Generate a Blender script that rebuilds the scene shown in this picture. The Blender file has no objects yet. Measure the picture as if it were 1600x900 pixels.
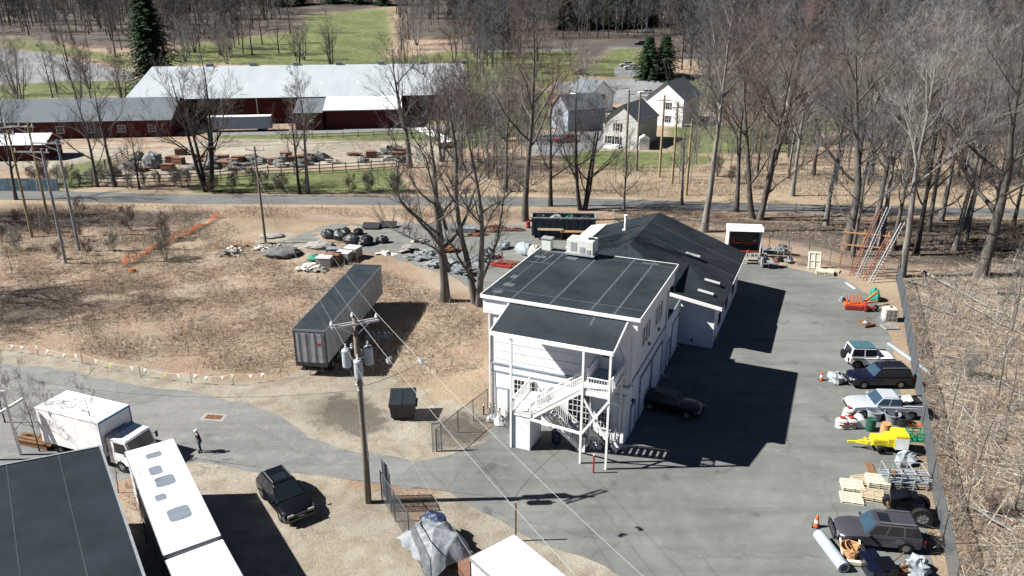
import bpy, bmesh, math, random
import numpy as np
from mathutils import Vector, Matrix
from math import sin, cos, pi, radians as rad
random.seed(7); rng = np.random.default_rng(7)
sc = bpy.context.scene
col = sc.collection

# ------------------------------------------------ camera, sky, sun, exposure
CAM_H, PITCH, FPX = 29.0, rad(20.7), 1220.0
cam_d = bpy.data.cameras.new('camera'); cam = bpy.data.objects.new('camera', cam_d); col.objects.link(cam)
cam_d.sensor_width = 36; cam_d.lens = 36 * FPX / 1600; cam_d.clip_start = .5; cam_d.clip_end = 4000
cam.location = (0, 0, CAM_H); cam.rotation_euler = (pi / 2 - PITCH, 0, 0); sc.camera = cam
SUN_AZ, SUN_EL = rad(2.5), rad(42)          # direction the shadows fall (from +x), elevation
world = bpy.data.worlds.new('World'); sc.world = world; world.use_nodes = True
wn = world.node_tree.nodes; bg = wn['Background']
sky = wn.new('ShaderNodeTexSky'); sky.sky_type = 'NISHITA'; sky.sun_disc = False
sky.sun_elevation = SUN_EL; sky.air_density = .25; sky.dust_density = .05; sky.ozone_density = 1.5
sdir = Vector((-cos(SUN_AZ) * cos(SUN_EL), -sin(SUN_AZ) * cos(SUN_EL), sin(SUN_EL)))
sky.sun_rotation = math.atan2(sdir.x, sdir.y)
world.node_tree.links.new(sky.outputs[0], bg.inputs[0]); bg.inputs[1].default_value = .05
sun_d = bpy.data.lights.new('sun', 'SUN'); sun_d.energy = 5.0; sun_d.angle = rad(.5); sun_d.color = (1, .965, .9)
sun = bpy.data.objects.new('sun', sun_d); col.objects.link(sun); sun.location = sdir * 100
sun.rotation_euler = (-sdir).to_track_quat('-Z', 'Y').to_euler()
sc.view_settings.view_transform = 'Standard'; sc.view_settings.look = 'None'
sc.view_settings.exposure = 1.15; sc.view_settings.gamma = 1
sc.cycles.max_bounces = 5; sc.cycles.diffuse_bounces = 1; sc.cycles.glossy_bounces = 2
sc.cycles.transparent_max_bounces = 8; sc.cycles.transmission_bounces = 3

# ------------------------------------------------ helpers
def terr(x, y):
    t = max(0., y - 238.); k = min(1., t / 40.)
    h = .1 * t * k * k * (3 - 2 * k) if k < 1 else .1 * t
    t2 = max(0., y - 470.)
    return h + .16 * min(t2, 500)
def at(u, v, z=None):
    """point of the ground (or of the level z) that the photograph shows at pixel u, v"""
    a = (u - 800) / FPX; b = (450 - v) / FPX
    d = Vector((a, cos(PITCH) + sin(PITCH) * b, -sin(PITCH) + cos(PITCH) * b))
    if z is not None:
        t = (z - CAM_H) / d.z; return Vector((d.x * t, d.y * t, z))
    if d.z < 0:
        t = -CAM_H / d.z
        if d.y * t < 238: return Vector((d.x * t, d.y * t, 0))
    t = 200.
    while t < 1500:
        p = Vector((d.x * t, d.y * t, CAM_H + d.z * t))
        if p.z <= terr(p.x, p.y): return Vector((p.x, p.y, terr(p.x, p.y)))
        t += 1.
    return p
def tag(o, label=None, cat=None, group=None, kind=None):
    if label: o['label'] = label
    if cat: o['category'] = cat
    if group: o['group'] = group
    if kind: o['kind'] = kind
    return o
def empty(name, loc=(0, 0, 0), rz=0, label=None, cat=None, group=None):
    o = bpy.data.objects.new(name, None); col.objects.link(o); o.location = loc; o.rotation_euler = (0, 0, rz)
    return tag(o, label, cat, group)
kids = {}
def children(o): return kids.get(o.name, [])
def copy_tree(o, parent=None, loc=None, rz=None, label=None, scale=None):
    c = o.copy(); col.objects.link(c)
    if parent: c.parent = parent; kids.setdefault(parent.name, []).append(c)
    if loc is not None: c.location = loc
    if rz is not None: c.rotation_euler = (0, 0, rz)
    if scale is not None: c.scale = (scale,) * 3 if not isinstance(scale, tuple) else scale
    if label: c['label'] = label
    for ch in list(children(o)): copy_tree(ch, c)
    return c

class MB:
    def __init__(s): s.v = []; s.f = []; s.m = []; s.mi = 0
    def add(s, vs, fs):
        n = len(s.v); s.v += [tuple(p) for p in vs]
        for f in fs: s.f.append(tuple(i + n for i in f)); s.m.append(s.mi)
        return s
    def box(s, c, d, rz=0, ry=0, rx=0):
        M = Matrix.Rotation(rz, 3, 'Z') @ Matrix.Rotation(ry, 3, 'Y') @ Matrix.Rotation(rx, 3, 'X'); c = Vector(c)
        vs = [c + M @ Vector((d[0] * i / 2, d[1] * j / 2, d[2] * k / 2)) for k in (-1, 1) for j in (-1, 1) for i in (-1, 1)]
        return s.add(vs, [(0, 2, 3, 1), (4, 5, 7, 6), (0, 1, 5, 4), (2, 6, 7, 3), (0, 4, 6, 2), (1, 3, 7, 5)])
    def b2(s, x0, x1, y0, y1, z0, z1): return s.box(((x0 + x1) / 2, (y0 + y1) / 2, (z0 + z1) / 2), (abs(x1 - x0), abs(y1 - y0), abs(z1 - z0)))
    def prism(s, poly, z0, z1):
        n = len(poly); vs = [(p[0], p[1], z0 if len(p) < 3 else p[2] + z0) for p in poly] + [(p[0], p[1], z1 if len(p) < 3 else p[2] + z1) for p in poly]
        a = sum(poly[i][0] * poly[(i + 1) % n][1] - poly[(i + 1) % n][0] * poly[i][1] for i in range(n))
        if a > 0: fs = [tuple(range(n))[::-1], tuple(range(n, 2 * n))] + [(i, (i + 1) % n, (i + 1) % n + n, i + n) for i in range(n)]
        else: fs = [tuple(range(n)), tuple(range(n, 2 * n))[::-1]] + [((i + 1) % n, i, i + n, (i + 1) % n + n) for i in range(n)]
        return s.add(vs, fs)
    def slab(s, pts, th):
        """closed slab: corner points of the top face (anticlockwise from above), thickness straight down"""
        n = len(pts); vs = [Vector(p) for p in pts] + [Vector(p) - Vector((0, 0, th)) for p in pts]
        return s.add(vs, [tuple(range(n)), tuple(range(2 * n - 1, n - 1, -1))] + [((i + 1) % n, i, i + n, (i + 1) % n + n) for i in range(n)])
    def tube(s, pts, rs, n=6, cap=True):
        pts = [Vector(p) for p in pts]
        if not isinstance(rs, (list, tuple)): rs = [rs] * len(pts)
        vs = []; k0 = len(pts)
        for i, p in enumerate(pts):
            d = (pts[min(i + 1, k0 - 1)] - pts[max(i - 1, 0)]); d = d.normalized() if d.length > 1e-9 else Vector((0, 0, 1))
            r = Vector((0, 0, 1)) if abs(d.z) < .9 else Vector((1, 0, 0))
            a = d.cross(r).normalized(); b = d.cross(a)
            for k in range(n):
                t = 2 * pi * k / n; vs.append(p + (a * cos(t) + b * sin(t)) * rs[i])
        fs = [(i * n + k, i * n + (k + 1) % n, (i + 1) * n + (k + 1) % n, (i + 1) * n + k) for i in range(k0 - 1) for k in range(n)]
        if cap: fs += [tuple(range(n))[::-1], tuple(range((k0 - 1) * n, k0 * n))]
        return s.add(vs, fs)
    def bar(s, a, b, w, h=None):
        """rectangular bar from a to b, width w, height h"""
        a = Vector(a); b = Vector(b); h = h or w; d = (b - a); L = d.length; d.normalize()
        r = Vector((0, 0, 1)) if abs(d.z) < .95 else Vector((1, 0, 0))
        x = d.cross(r).normalized() * w / 2; y = x.cross(d).normalized() * h / 2
        vs = [a - x - y, a + x - y, a + x + y, a - x + y, b - x - y, b + x - y, b + x + y, b - x + y]
        return s.add(vs, [(0, 1, 2, 3), (7, 6, 5, 4), (0, 4, 5, 1), (1, 5, 6, 2), (2, 6, 7, 3), (3, 7, 4, 0)])
    def cyl(s, c, r, h, n=16, r2=None):
        return s.tube([c, (c[0], c[1], c[2] + h)], [r, r if r2 is None else r2], n)
    def lathe(s, prof, n=16, M=None):
        """prof: (r, z) pairs"""
        vs = []; k0 = len(prof)
        for r, z in prof:
            for k in range(n):
                p = Vector((r * cos(2 * pi * k / n), r * sin(2 * pi * k / n), z)); vs.append(M @ p if M else p)
        return s.add(vs, [(i * n + k, i * n + (k + 1) % n, (i + 1) * n + (k + 1) % n, (i + 1) * n + k) for i in range(k0 - 1) for k in range(n)])
    def blob(s, c, d, n=10, m=6, rough=.12, flat=True):
        c = Vector(c); vs = []; 
        for i in range(m + 1):
            t = pi * i / m
            for k in range(n):
                a = 2 * pi * k / n; q = 1 + random.uniform(-rough, rough)
                z = cos(t) * q
                if flat: z = max(z, -.55)
                vs.append(c + Vector((d[0] / 2 * sin(t) * cos(a) * q, d[1] / 2 * sin(t) * sin(a) * q, d[2] / 2 * (z + (.55 if flat else 0)) / (1.55 if flat else 1) * (2 if flat else 1))))
        return s.add(vs, [(i * n + k, (i + 1) * n + k, (i + 1) * n + (k + 1) % n, i * n + (k + 1) % n) for i in range(m) for k in range(n)])
    def build(s, name, mats, parent=None, loc=None, smooth=False, bevel=0):
        me = bpy.data.meshes.new(name); me.from_pydata(s.v, [], s.f)
        if not isinstance(mats, (list, tuple)): mats = [mats]
        for m in mats: me.materials.append(M_(m))
        if len(mats) > 1: me.polygons.foreach_set('material_index', s.m)
        if smooth: me.polygons.foreach_set('use_smooth', [True] * len(me.polygons))
        if bevel:
            bm = bmesh.new(); bm.from_mesh(me); bmesh.ops.remove_doubles(bm, verts=bm.verts, dist=1e-5)
            bmesh.ops.bevel(bm, geom=[e for e in bm.edges if len(e.link_faces) == 2 and e.calc_face_angle(0) > .5], offset=bevel, segments=2, affect='EDGES', clamp_overlap=True)
            bm.to_mesh(me); bm.free()
        me.update()
        if bevel >= .03: me.polygons.foreach_set('use_smooth', [True] * len(me.polygons)); me.set_sharp_from_angle(angle=rad(38))
        o = bpy.data.objects.new(name, me); col.objects.link(o)
        if parent: o.parent = parent; kids.setdefault(parent.name, []).append(o)
        if loc is not None: o.location = loc
        return o

# ------------------------------------------------ materials
_m = {}
def M_(m): return mat_of(m) if isinstance(m, str) else m
SPEC = {}
def spec(name, c, r=.7, var=.25, sc_=3., metal=0, bump=0, c2=None, coat=0, detail=6, streak=None, alpha=1): SPEC[name] = (c, r, var, sc_, metal, bump, c2, coat, detail, streak)
def mat_of(name):
    if name in _m: return _m[name]
    c, r, var, s_, metal, bump, c2, coat, detail, streak = SPEC[name]
    m = bpy.data.materials.new(name); m.use_nodes = True; nt = m.node_tree; n = nt.nodes; L = nt.links
    b = n['Principled BSDF']; b.inputs['Roughness'].default_value = r; b.inputs['Metallic'].default_value = metal
    b.inputs['Coat Weight'].default_value = coat; b.inputs['Coat Roughness'].default_value = .05
    if r >= .55 and not metal and not coat: b.inputs['Specular IOR Level'].default_value = .15
    tc = n.new('ShaderNodeTexCoord'); mp = n.new('ShaderNodeMapping'); L.new(tc.outputs['Object'], mp.inputs[0])
    if streak: mp.inputs['Scale'].default_value = streak
    nz = n.new('ShaderNodeTexNoise'); nz.inputs['Scale'].default_value = s_; nz.inputs['Detail'].default_value = detail; nz.inputs['Roughness'].default_value = .65
    L.new(mp.outputs[0], nz.inputs[0])
    rp = n.new('ShaderNodeValToRGB'); rp.color_ramp.elements[0].position = .3; rp.color_ramp.elements[1].position = .7
    lo = [x * (1 - var) for x in c]; hi = c2 if c2 else [min(1, x * (1 + var * .6)) for x in c]
    rp.color_ramp.elements[0].color = (*lo, 1); rp.color_ramp.elements[1].color = (*hi, 1)
    L.new(nz.outputs[0], rp.inputs[0]); L.new(rp.outputs[0], b.inputs['Base Color'])
    if bump:
        bp = n.new('ShaderNodeBump'); bp.inputs['Strength'].default_value = bump; bp.inputs['Distance'].default_value = .05
        nb = n.new('ShaderNodeTexNoise'); nb.inputs['Scale'].default_value = s_ * 6; nb.inputs['Detail'].default_value = 4
        L.new(tc.outputs['Object'], nb.inputs[0]); L.new(nb.outputs[0], bp.inputs['Height']); L.new(bp.outputs[0], b.inputs['Normal'])
    _m[name] = m; return m
spec('white_siding', (.79, .8, .81), .55, .12, 1.4, streak=(1, 1, .3)); spec('white_trim', (.8, .8, .79), .5, .08, 2)
spec('blue_trim', (.3, .37, .46), .6, .2, 2)
spec('roof_membrane', (.023, .031, .039), .6, .35, .3, c2=(.036, .047, .057), detail=10); spec('roof_low', (.013, .02, .029), .65, .35, .3, c2=(.02, .029, .039), detail=10); spec('roof_seam', (.085, .1, .11), .5, .35, 2.5)
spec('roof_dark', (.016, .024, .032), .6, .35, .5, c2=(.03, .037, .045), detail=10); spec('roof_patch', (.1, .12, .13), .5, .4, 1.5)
spec('glass_dark', (.012, .016, .022), .08, .1, 1); spec('glass_sky_sheen', (.03, .06, .09), .06, .2, 1)  # the bluer glass has the sky's reflection put into its colour
spec('frame_white', (.75, .75, .74), .4, .05, 2)
spec('cream_metal', (.66, .68, .62), .45, .12, 3); spec('galv', (.42, .44, .46), .4, .25, 6, metal=.3); spec('steel_grey', (.22, .24, .26), .5, .25, 5)
spec('dark_metal', (.03, .032, .036), .5, .4, 4); spec('black_rubber', (.015, .015, .016), .75, .3, 6); spec('rim', (.4, .41, .42), .3, .15, 6, metal=.7)
spec('wood_pole', (.2, .17, .14), .85, .3, 6, streak=(3, 3, .25), bump=.4); spec('wood_pole_yellow', (.29, .24, .14), .85, .3, 6, streak=(3, 3, .25))
spec('trailer_side', (.3, .31, .32), .6, .3, 1.5, streak=(1, 1, .2)); spec('trailer_roof', (.03, .039, .048), .6, .35, .8); spec('trailer_door', (.33, .35, .37), .6, .3, 1.5); spec('container_blue', (.03, .05, .085), .6, .4, 1.5)
spec('white_box', (.8, .81, .82), .55, .14, 1.3, c2=(.87, .87, .87), detail=9); spec('white_side', (.6, .64, .68), .5, .12, 1)
spec('patch_grey', (.16, .19, .23), .6, .15, 3)
spec('car_black', (.004, .0045, .006), .25, .2, 2, coat=.5); spec('car_navy', (.004, .006, .018), .25, .2, 2, coat=.5)
spec('car_silver', (.5, .54, .6), .3, .08, 2, metal=.2, coat=.8); spec('car_purple', (.085, .082, .1), .28, .12, 2, metal=.4, coat=.8)
spec('car_white', (.75, .75, .75), .3, .05, 2, coat=.6); spec('teal_top', (.05, .12, .15), .6, .3, 5); spec('car_red', (.3, .02, .02), .25, .1, 2, coat=1)
spec('lamp_clear', (.25, .26, .27), .15, .05, 3); spec('lamp_red', (.35, .02, .02), .2, .1, 3)
spec('truck_blue', (.1, .2, .4), .35, .1, 2)
spec('orange', (.6, .12, .025), .5, .2, 4); spec('red_paint', (.3, .035, .03), .5, .25, 4); spec('yellow_paint', (.65, .55, .02), .5, .25, 5)
spec('green_paint', (.02, .2, .11), .55, .3, 4); spec('green_tarp', (.03, .22, .16), .6, .3, 3, bump=.6); spec('green_dark', (.02, .08, .05), .6, .3, 3)
spec('pale_wood', (.45, .38, .27), .8, .3, 5, streak=(1, 4, 4)); spec('cream_board', (.65, .6, .47), .7, .12, 3); spec('brown_wood', (.2, .11, .06), .8, .3, 5)
spec('stone', (.33, .315, .29), .9, .35, 5, bump=.8); spec('slate', (.16, .18, .2), .7, .5, 2.5, c2=(.34, .36, .38), bump=.6); spec('bag_black', (.02, .025, .032), .35, .4, 5, bump=.5)
spec('bag_white', (.6, .58, .54), .8, .2, 5, bump=.5); spec('brick_red', (.2, .11, .08), .9, .3, 8); spec('gravel_grey', (.17, .18, .18), .95, .35, 14, bump=1)
spec('tarp_blue', (.15, .175, .205), .5, .3, 1.6, c2=(.3, .325, .35), bump=.3); spec('tarp_grey', (.3, .34, .37), .6, .3, 3, bump=.7); spec('pipe_grey', (.3, .36, .4), .5, .15, 4)
spec('barn_red', (.085, .02, .018), .8, .3, 2, streak=(3, 3, .3)); spec('barn_roof', (.38, .42, .45), .5, .1, .3, streak=(1, .1, 1)); spec('roof_white', (.75, .77, .8), .5, .06, .5)
spec('shingle_grey', (.13, .15, .17), .85, .25, 3, detail=8); spec('house_grey', (.5, .5, .48), .7, .06, 2); spec('house_white', (.8, .8, .81), .7, .05, 2); spec('house_blue', (.3, .34, .4), .75, .15, 2)
spec('fence_grey', (.3, .3, .3), .85, .3, 3); spec('wire', (.16, .17, .18), .5, .1, 1); spec('wire_dark', (.05, .05, .05), .6, .1, 1); spec('link', (.075, .085, .095), .9, .2, 2)
spec('slat', (.04, .055, .065), .7, .4, .8, c2=(.09, .11, .12)); spec('banner_teal', (.12, .26, .3), .6, .5, .9, c2=(.3, .4, .46))
spec('bark', (.07, .062, .054), .9, .5, 1.6, c2=(.17, .155, .14), streak=(3, 3, .4), bump=1); spec('bark_light', (.13, .122, .112), .9, .45, 1.6, c2=(.29, .275, .255), streak=(3, 3, .4), bump=1); spec('bark_dark', (.045, .04, .036), .9, .3, 1.5, bump=.5)
spec('twig', (.13, .12, .112), .9, .25, .3); spec('twig_light', (.22, .215, .205), .9, .25, .3); spec('twig_red', (.15, .105, .097), .9, .25, .3); spec('twig_grey', (.12, .124, .132), .9, .25, .3)
spec('needle', (.018, .04, .02), .8, .4, .7, c2=(.04, .08, .03)); spec('leaf_green', (.07, .14, .03), .7, .4, .7)
spec('reed', (.38, .3, .225), .95, .3, .5); spec('roof_seam_faint', (.035, .045, .055), .7, .35, 2.5); spec('reed_dark', (.15, .105, .08), .95, .3, .5); spec('reed_pale', (.48, .43, .36), .95, .2, .5)
spec('jeans', (.03, .05, .09), .9, .2, 20); spec('cloth_black', (.012, .012, .014), .9, .3, 20); spec('skin', (.45, .26, .18), .6, .1, 20); spec('cap_white', (.7, .7, .7), .8, .05, 20)
spec('net_orange', (.55, .13, .05), .8, .2, 3); spec('bluebin', (.015, .028, .075), .5, .2, 3); spec('roof_lawn', (.1, .1, .1)); spec('rust', (.15, .075, .045), .85, .4, 6)
spec('ceramic', (.5, .52, .53), .3, .1, 4); spec('transformer', (.36, .4, .43), .45, .12, 3); spec('flag_white', (.7, .7, .62), .8, .1, 3); spec('flag_yellow', (.6, .55, .1), .8, .1, 3)
spec('tan_rope', (.45, .25, .12), .9, .3, 6)
# ------------------------------------------------ ground
def axis(segs):
    out = [segs[0][0]]
    for a, b, d in segs:
        n = max(1, round((b - a) / d)); out += [a + (b - a) * (i + 1) / n for i in range(n)]
    return np.array(out)
gx = axis([(-900, -300, 60), (-300, -130, 6), (-130, -60, 1.6), (-60, 60, .8), (60, 130, 1.6), (130, 300, 6), (300, 900, 60)])
gy = axis([(-120, 20, 20), (20, 130, .7), (130, 200, 1.4), (200, 330, 2.5), (330, 520, 6), (520, 1400, 60)])
X, Y = np.meshgrid(gx, gy); PX = X.ravel(); PY = Y.ravel()
def poly_w(pix): return np.array([at(u, v)[:2] for u, v in pix])
def mask(polys, soft=1.0):
    out = np.zeros(len(PX))
    for P in polys:
        inside = np.zeros(len(PX), bool); dist = np.full(len(PX), 1e9); n = len(P)
        for i in range(n):
            x0, y0 = P[i]; x1, y1 = P[(i + 1) % n]
            c = ((y0 > PY) != (y1 > PY)) & (PX < (x1 - x0) * (PY - y0) / (y1 - y0 + 1e-12) + x0); inside ^= c
            dx, dy = x1 - x0, y1 - y0; t = np.clip(((PX - x0) * dx + (PY - y0) * dy) / (dx * dx + dy * dy + 1e-9), 0, 1)
            dist = np.minimum(dist, np.hypot(PX - x0 - t * dx, PY - y0 - t * dy))
        s = soft * (1 + np.maximum(0, PY - 100) / 60); sd = np.where(inside, dist, -dist)
        out = np.maximum(out, np.clip(.5 + sd / (2 * s), 0, 1))
    return out
Z_DIRT = [poly_w(p) for p in (
    [(-200, 530), (0, 545), (130, 560), (280, 585), (420, 598), (480, 578), (590, 585), (670, 610), (690, 660), (760, 650), (765, 680), (800, 700), (700, 725), (560, 735), (520, 760), (600, 770), (640, 840), (680, 930), (200, 930), (230, 740), (-200, 700)],
    [(690, 760), (790, 800), (830, 845), (905, 848), (1000, 905), (1010, 930), (640, 930)],
    [(150, 285), (200, 245), (330, 216), (700, 222), (720, 250), (600, 256), (430, 262), (300, 272)],
    [(95, 232), (230, 225), (180, 245), (110, 262), (0, 265), (0, 245)],
    [(400, 375), (450, 362), (500, 380), (480, 400), (420, 402)],
    [(640, 640), (700, 625), (765, 640), (765, 690), (660, 710)],
    [(930, 250), (880, 215), (960, 205), (1000, 240)])]
Z_GRASS = [poly_w(p) for p in (
    [(440, 100), (455, 60), (480, 22), (612, 14), (614, 60), (600, 95), (700, 80), (900, 95), (900, 100), (430, 104)],
    [(0, 75), (0, 55), (80, 68), (210, 92), (212, 112), (150, 95), (60, 82)],
    [(-50, 128), (100, 126), (216, 126), (216, 150), (-50, 158)],
    [(330, 210), (700, 200), (720, 222), (330, 216)],
    [(95, 300), (85, 262), (180, 246), (150, 290)],
    [(300, 274), (620, 262), (640, 300), (300, 302)],
    [(300, 70), (470, 48), (470, 102), (215, 102)], [(690, 82), (910, 75), (910, 132), (740, 140)], [(1060, 120), (1500, 110), (1600, 150), (1100, 165)],
    [(870, 235), (1060, 238), (1150, 250), (1000, 268), (880, 262)],
    [(700, 180), (740, 150), (860, 140), (860, 200), (700, 240)],
    [(960, 75), (1005, 75), (1000, 125), (900, 118)], [(1040, 200), (1200, 190), (1290, 215), (1250, 240), (1060, 240)],
    [(1200, 180), (1420, 160), (1440, 190), (1250, 210)])]
Z_STRAW = [poly_w(p) for p in (
    [(-300, 290), (300, 296), (640, 298), (800, 285), (870, 262), (1250, 262), (1600, 290), (1900, 310), (1900, 355), (1600, 348), (1200, 330), (620, 326), (-300, 325)],
    [(350, 338), (520, 345), (600, 352), (560, 362), (430, 362), (340, 380), (200, 440), (180, 400)],
    [(300, 540), (440, 520), (560, 560), (660, 580), (755, 560), (760, 640), (640, 640), (470, 600), (380, 590)],
    [(600, 470), (750, 480), (755, 520), (640, 560)],
    [(1330, 425), (1400, 440), (1425, 560), (1465, 740), (1500, 920), (1470, 920), (1440, 740), (1408, 560), (1385, 500), (1340, 450)])]
Z_PAVE = [poly_w(p) for p in (
    [(-200, 78), (0, 76), (80, 84), (160, 104), (212, 114), (212, 128), (100, 127), (0, 132), (-200, 130)],
    [(860, 128), (1060, 122), (1060, 158), (900, 165)], [(740, 72), (1010, 66), (1010, 76), (740, 82)],
    [(330, 206), (700, 197), (700, 204), (330, 212)], [(830, 215), (960, 175), (1000, 165), (990, 190), (940, 232), (880, 245), (830, 240)],
    [(960, 105), (1020, 100), (1060, 118), (960, 122)])]
Z_GRASS.append(np.array([(-60, 210), (-10, 235), (-5, 300), (-60, 300)]))
mk = [mask(Z_DIRT, .9), mask(Z_GRASS, 1.2), mask(Z_STRAW, 1.6), mask(Z_PAVE, .5)]
PZ = np.array([terr(x, y) for x, y in zip(PX, PY)])
PZ += np.where(PY < 235, 0, .3 * np.sin(PX * .11) * np.sin(PY * .07))
# pits and humps of the woodland floor at the right and of the brush at the left, all outside the pavings
rough = np.clip((PX - (27 + (PY - 35) * .28)) / 6 - 1.2, 0, 1) * np.clip((PY - 15) / 10, 0, 1) * (PY < 100) + np.clip((-18 - PX) / 10, 0, 1) * (PY > 66) * (PY < 104) * .5
PZ += rough * (.2 * np.sin(PX * .9 + 1.3 * np.sin(PY * .4)) * np.sin(PY * .7 + PX * .2) + .12 * np.sin(PX * 2.3) * np.sin(PY * 2.9))
nx, ny = len(gx), len(gy)
idx = np.arange(nx * ny).reshape(ny, nx)
F = np.stack([idx[:-1, :-1], idx[:-1, 1:], idx[1:, 1:], idx[1:, :-1]], -1).reshape(-1, 4)
def np_mesh(name, V, F, mats, mi=None, attr=None, smooth=False):
    me = bpy.data.meshes.new(name); me.vertices.add(len(V)); me.vertices.foreach_set('co', np.asarray(V, np.float32).ravel())
    k = F.shape[1]; me.loops.add(len(F) * k); me.loops.foreach_set('vertex_index', F.astype(np.int32).ravel())
    me.polygons.add(len(F)); me.polygons.foreach_set('loop_start', np.arange(0, len(F) * k, k, dtype=np.int32))
    for m in mats: me.materials.append(M_(m))
    if mi is not None: me.polygons.foreach_set('material_index', np.asarray(mi, np.int32))
    me.polygons.foreach_set('use_smooth', np.full(len(F), smooth))
    if attr is not None:
        a = me.color_attributes.new('zones', 'FLOAT_COLOR', 'POINT'); a.data.foreach_set('color', np.asarray(attr, np.float32).ravel())
    me.update(calc_edges=True); o = bpy.data.objects.new(name, me); col.objects.link(o); return o

def nodes_mat(name):
    m = bpy.data.materials.new(name); m.use_nodes = True; return m, m.node_tree.nodes, m.node_tree.links
def ramp(n, stops):
    r = n.new('ShaderNodeValToRGB'); e = r.color_ramp.elements
    while len(e) < len(stops): e.new(.5)
    for el, (p, c) in zip(e, stops): el.position = p; el.color = (*c, 1) if len(c) == 3 else c
    return r
def noise(n, L, src, s, d=6, rgh=.6, dist=0):
    z = n.new('ShaderNodeTexNoise'); z.inputs['Scale'].default_value = s; z.inputs['Detail'].default_value = d
    z.inputs['Roughness'].default_value = rgh; z.inputs['Distortion'].default_value = dist; L.new(src, z.inputs[0]); return z
def mixc(n, L, f, a, b):
    x = n.new('ShaderNodeMix'); x.data_type = 'RGBA'
    for s, v in ((x.inputs[0], f), (x.inputs[6], a), (x.inputs[7], b)):
        if hasattr(v, 'is_output'): L.new(v, s)
        elif isinstance(v, (int, float)): s.default_value = v
        else: s.default_value = (*v, 1)
    return x.outputs[2]
def math_(n, L, op, a, b=None, clamp=False):
    x = n.new('ShaderNodeMath'); x.operation = op; x.use_clamp = clamp
    for s, v in ((x.inputs[0], a), (x.inputs[1], b)):
        if v is None: continue
        if hasattr(v, 'is_output'): L.new(v, s)
        else: s.default_value = v
    return x.outputs[0]
def ground_mat():
    m, n, L = nodes_mat('ground'); b = n['Principled BSDF']; b.inputs['Roughness'].default_value = .95
    tc = n.new('ShaderNodeTexCoord'); P = tc.outputs['Object']
    big = noise(n, L, P, .08, 6); mid = noise(n, L, P, .6, 8, .7, .4); fine = noise(n, L, P, 5, 8, .8); vfine = noise(n, L, P, 14, 4, .9, 1.5)
    litter = ramp(n, [(.3, (.065, .046, .034)), (.43, (.21, .152, .112)), (.54, (.32, .245, .18)), (.72, (.46, .39, .31))]); L.new(fine.outputs[0], litter.inputs[0])
    straw = ramp(n, [(.3, (.13, .1, .07)), (.5, (.28, .22, .15)), (.7, (.42, .35, .26))]); L.new(fine.outputs[0], straw.inputs[0])
    dirt = ramp(n, [(.28, (.17, .145, .11)), (.5, (.275, .245, .2)), (.72, (.36, .335, .29))]); L.new(mid.outputs[0], dirt.inputs[0])
    grass = ramp(n, [(.3, (.05, .07, .022)), (.5, (.09, .115, .035)), (.7, (.2, .185, .085))]); L.new(mid.outputs[0], grass.inputs[0])
    pave = ramp(n, [(.3, (.14, .15, .16)), (.7, (.22, .23, .24))]); L.new(mid.outputs[0], pave.inputs[0])
    at_ = n.new('ShaderNodeVertexColor'); at_.layer_name = 'zones'; sp = n.new('ShaderNodeSeparateColor'); L.new(at_.outputs[0], sp.inputs[0])
    def edge(ch, k=.8, hard=5):
        a = math_(n, L, 'SUBTRACT', mid.outputs[0], .5); a = math_(n, L, 'MULTIPLY', a, k * 2); a = math_(n, L, 'ADD', ch, a)
        a = math_(n, L, 'SUBTRACT', a, .5); a = math_(n, L, 'MULTIPLY', a, hard); return math_(n, L, 'ADD', a, .5, True)
    # brown base that drifts between darker leaf litter and pale dead grass
    pm = ramp(n, [(.44, (0, 0, 0)), (.62, (1, 1, 1))]); L.new(mid.outputs[0], pm.inputs[0])
    base = mixc(n, L, math_(n, L, 'MULTIPLY', pm.outputs[0], .55), litter.outputs[0], straw.outputs[0])
    rd = noise(n, L, P, .22, 5, .65, .8); rr_ = ramp(n, [(.42, (0, 0, 0)), (.6, (1, 1, 1))]); L.new(rd.outputs[0], rr_.inputs[0])
    base = mixc(n, L, math_(n, L, 'MULTIPLY', rr_.outputs[0], .36), base, (.23, .125, .08))
    gp = noise(n, L, P, .17, 5, .6, .5); gr = ramp(n, [(.5, (0, 0, 0)), (.64, (1, 1, 1))]); L.new(gp.outputs[0], gr.inputs[0]); base = mixc(n, L, math_(n, L, 'MULTIPLY', gr.outputs[0], .55), base, (.33, .3, .25))
    c = mixc(n, L, edge(sp.outputs[2], 1.6, 1.6), base, straw.outputs[0])
    c = mixc(n, L, edge(sp.outputs[0], 1.0, 3), c, dirt.outputs[0])
    c = mixc(n, L, edge(sp.outputs[1], .9, 2.5), c, grass.outputs[0])
    c = mixc(n, L, edge(at_.outputs[1], .2, 6), c, pave.outputs[0])
    a2 = n.new('ShaderNodeVertexColor'); a2.layer_name = 'mud_shade'; s2 = n.new('ShaderNodeSeparateColor'); L.new(a2.outputs[0], s2.inputs[0])  # darkened ground: mud, and tree shade painted in
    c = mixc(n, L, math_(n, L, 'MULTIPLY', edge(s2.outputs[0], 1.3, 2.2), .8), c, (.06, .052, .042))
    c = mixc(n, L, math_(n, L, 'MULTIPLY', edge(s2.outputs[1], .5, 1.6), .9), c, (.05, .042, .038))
    # small dark and light specks everywhere
    sk = ramp(n, [(.34, (.45, .45, .45)), (.44, (1, 1, 1)), (.6, (1, 1, 1)), (.72, (1.35, 1.3, 1.25))]); L.new(vfine.outputs[0], sk.inputs[0])
    mu = n.new('ShaderNodeMix'); mu.data_type = 'RGBA'; mu.blend_type = 'MULTIPLY'; mu.inputs[0].default_value = .8
    L.new(c, mu.inputs[6]); L.new(sk.outputs[0], mu.inputs[7])
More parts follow.
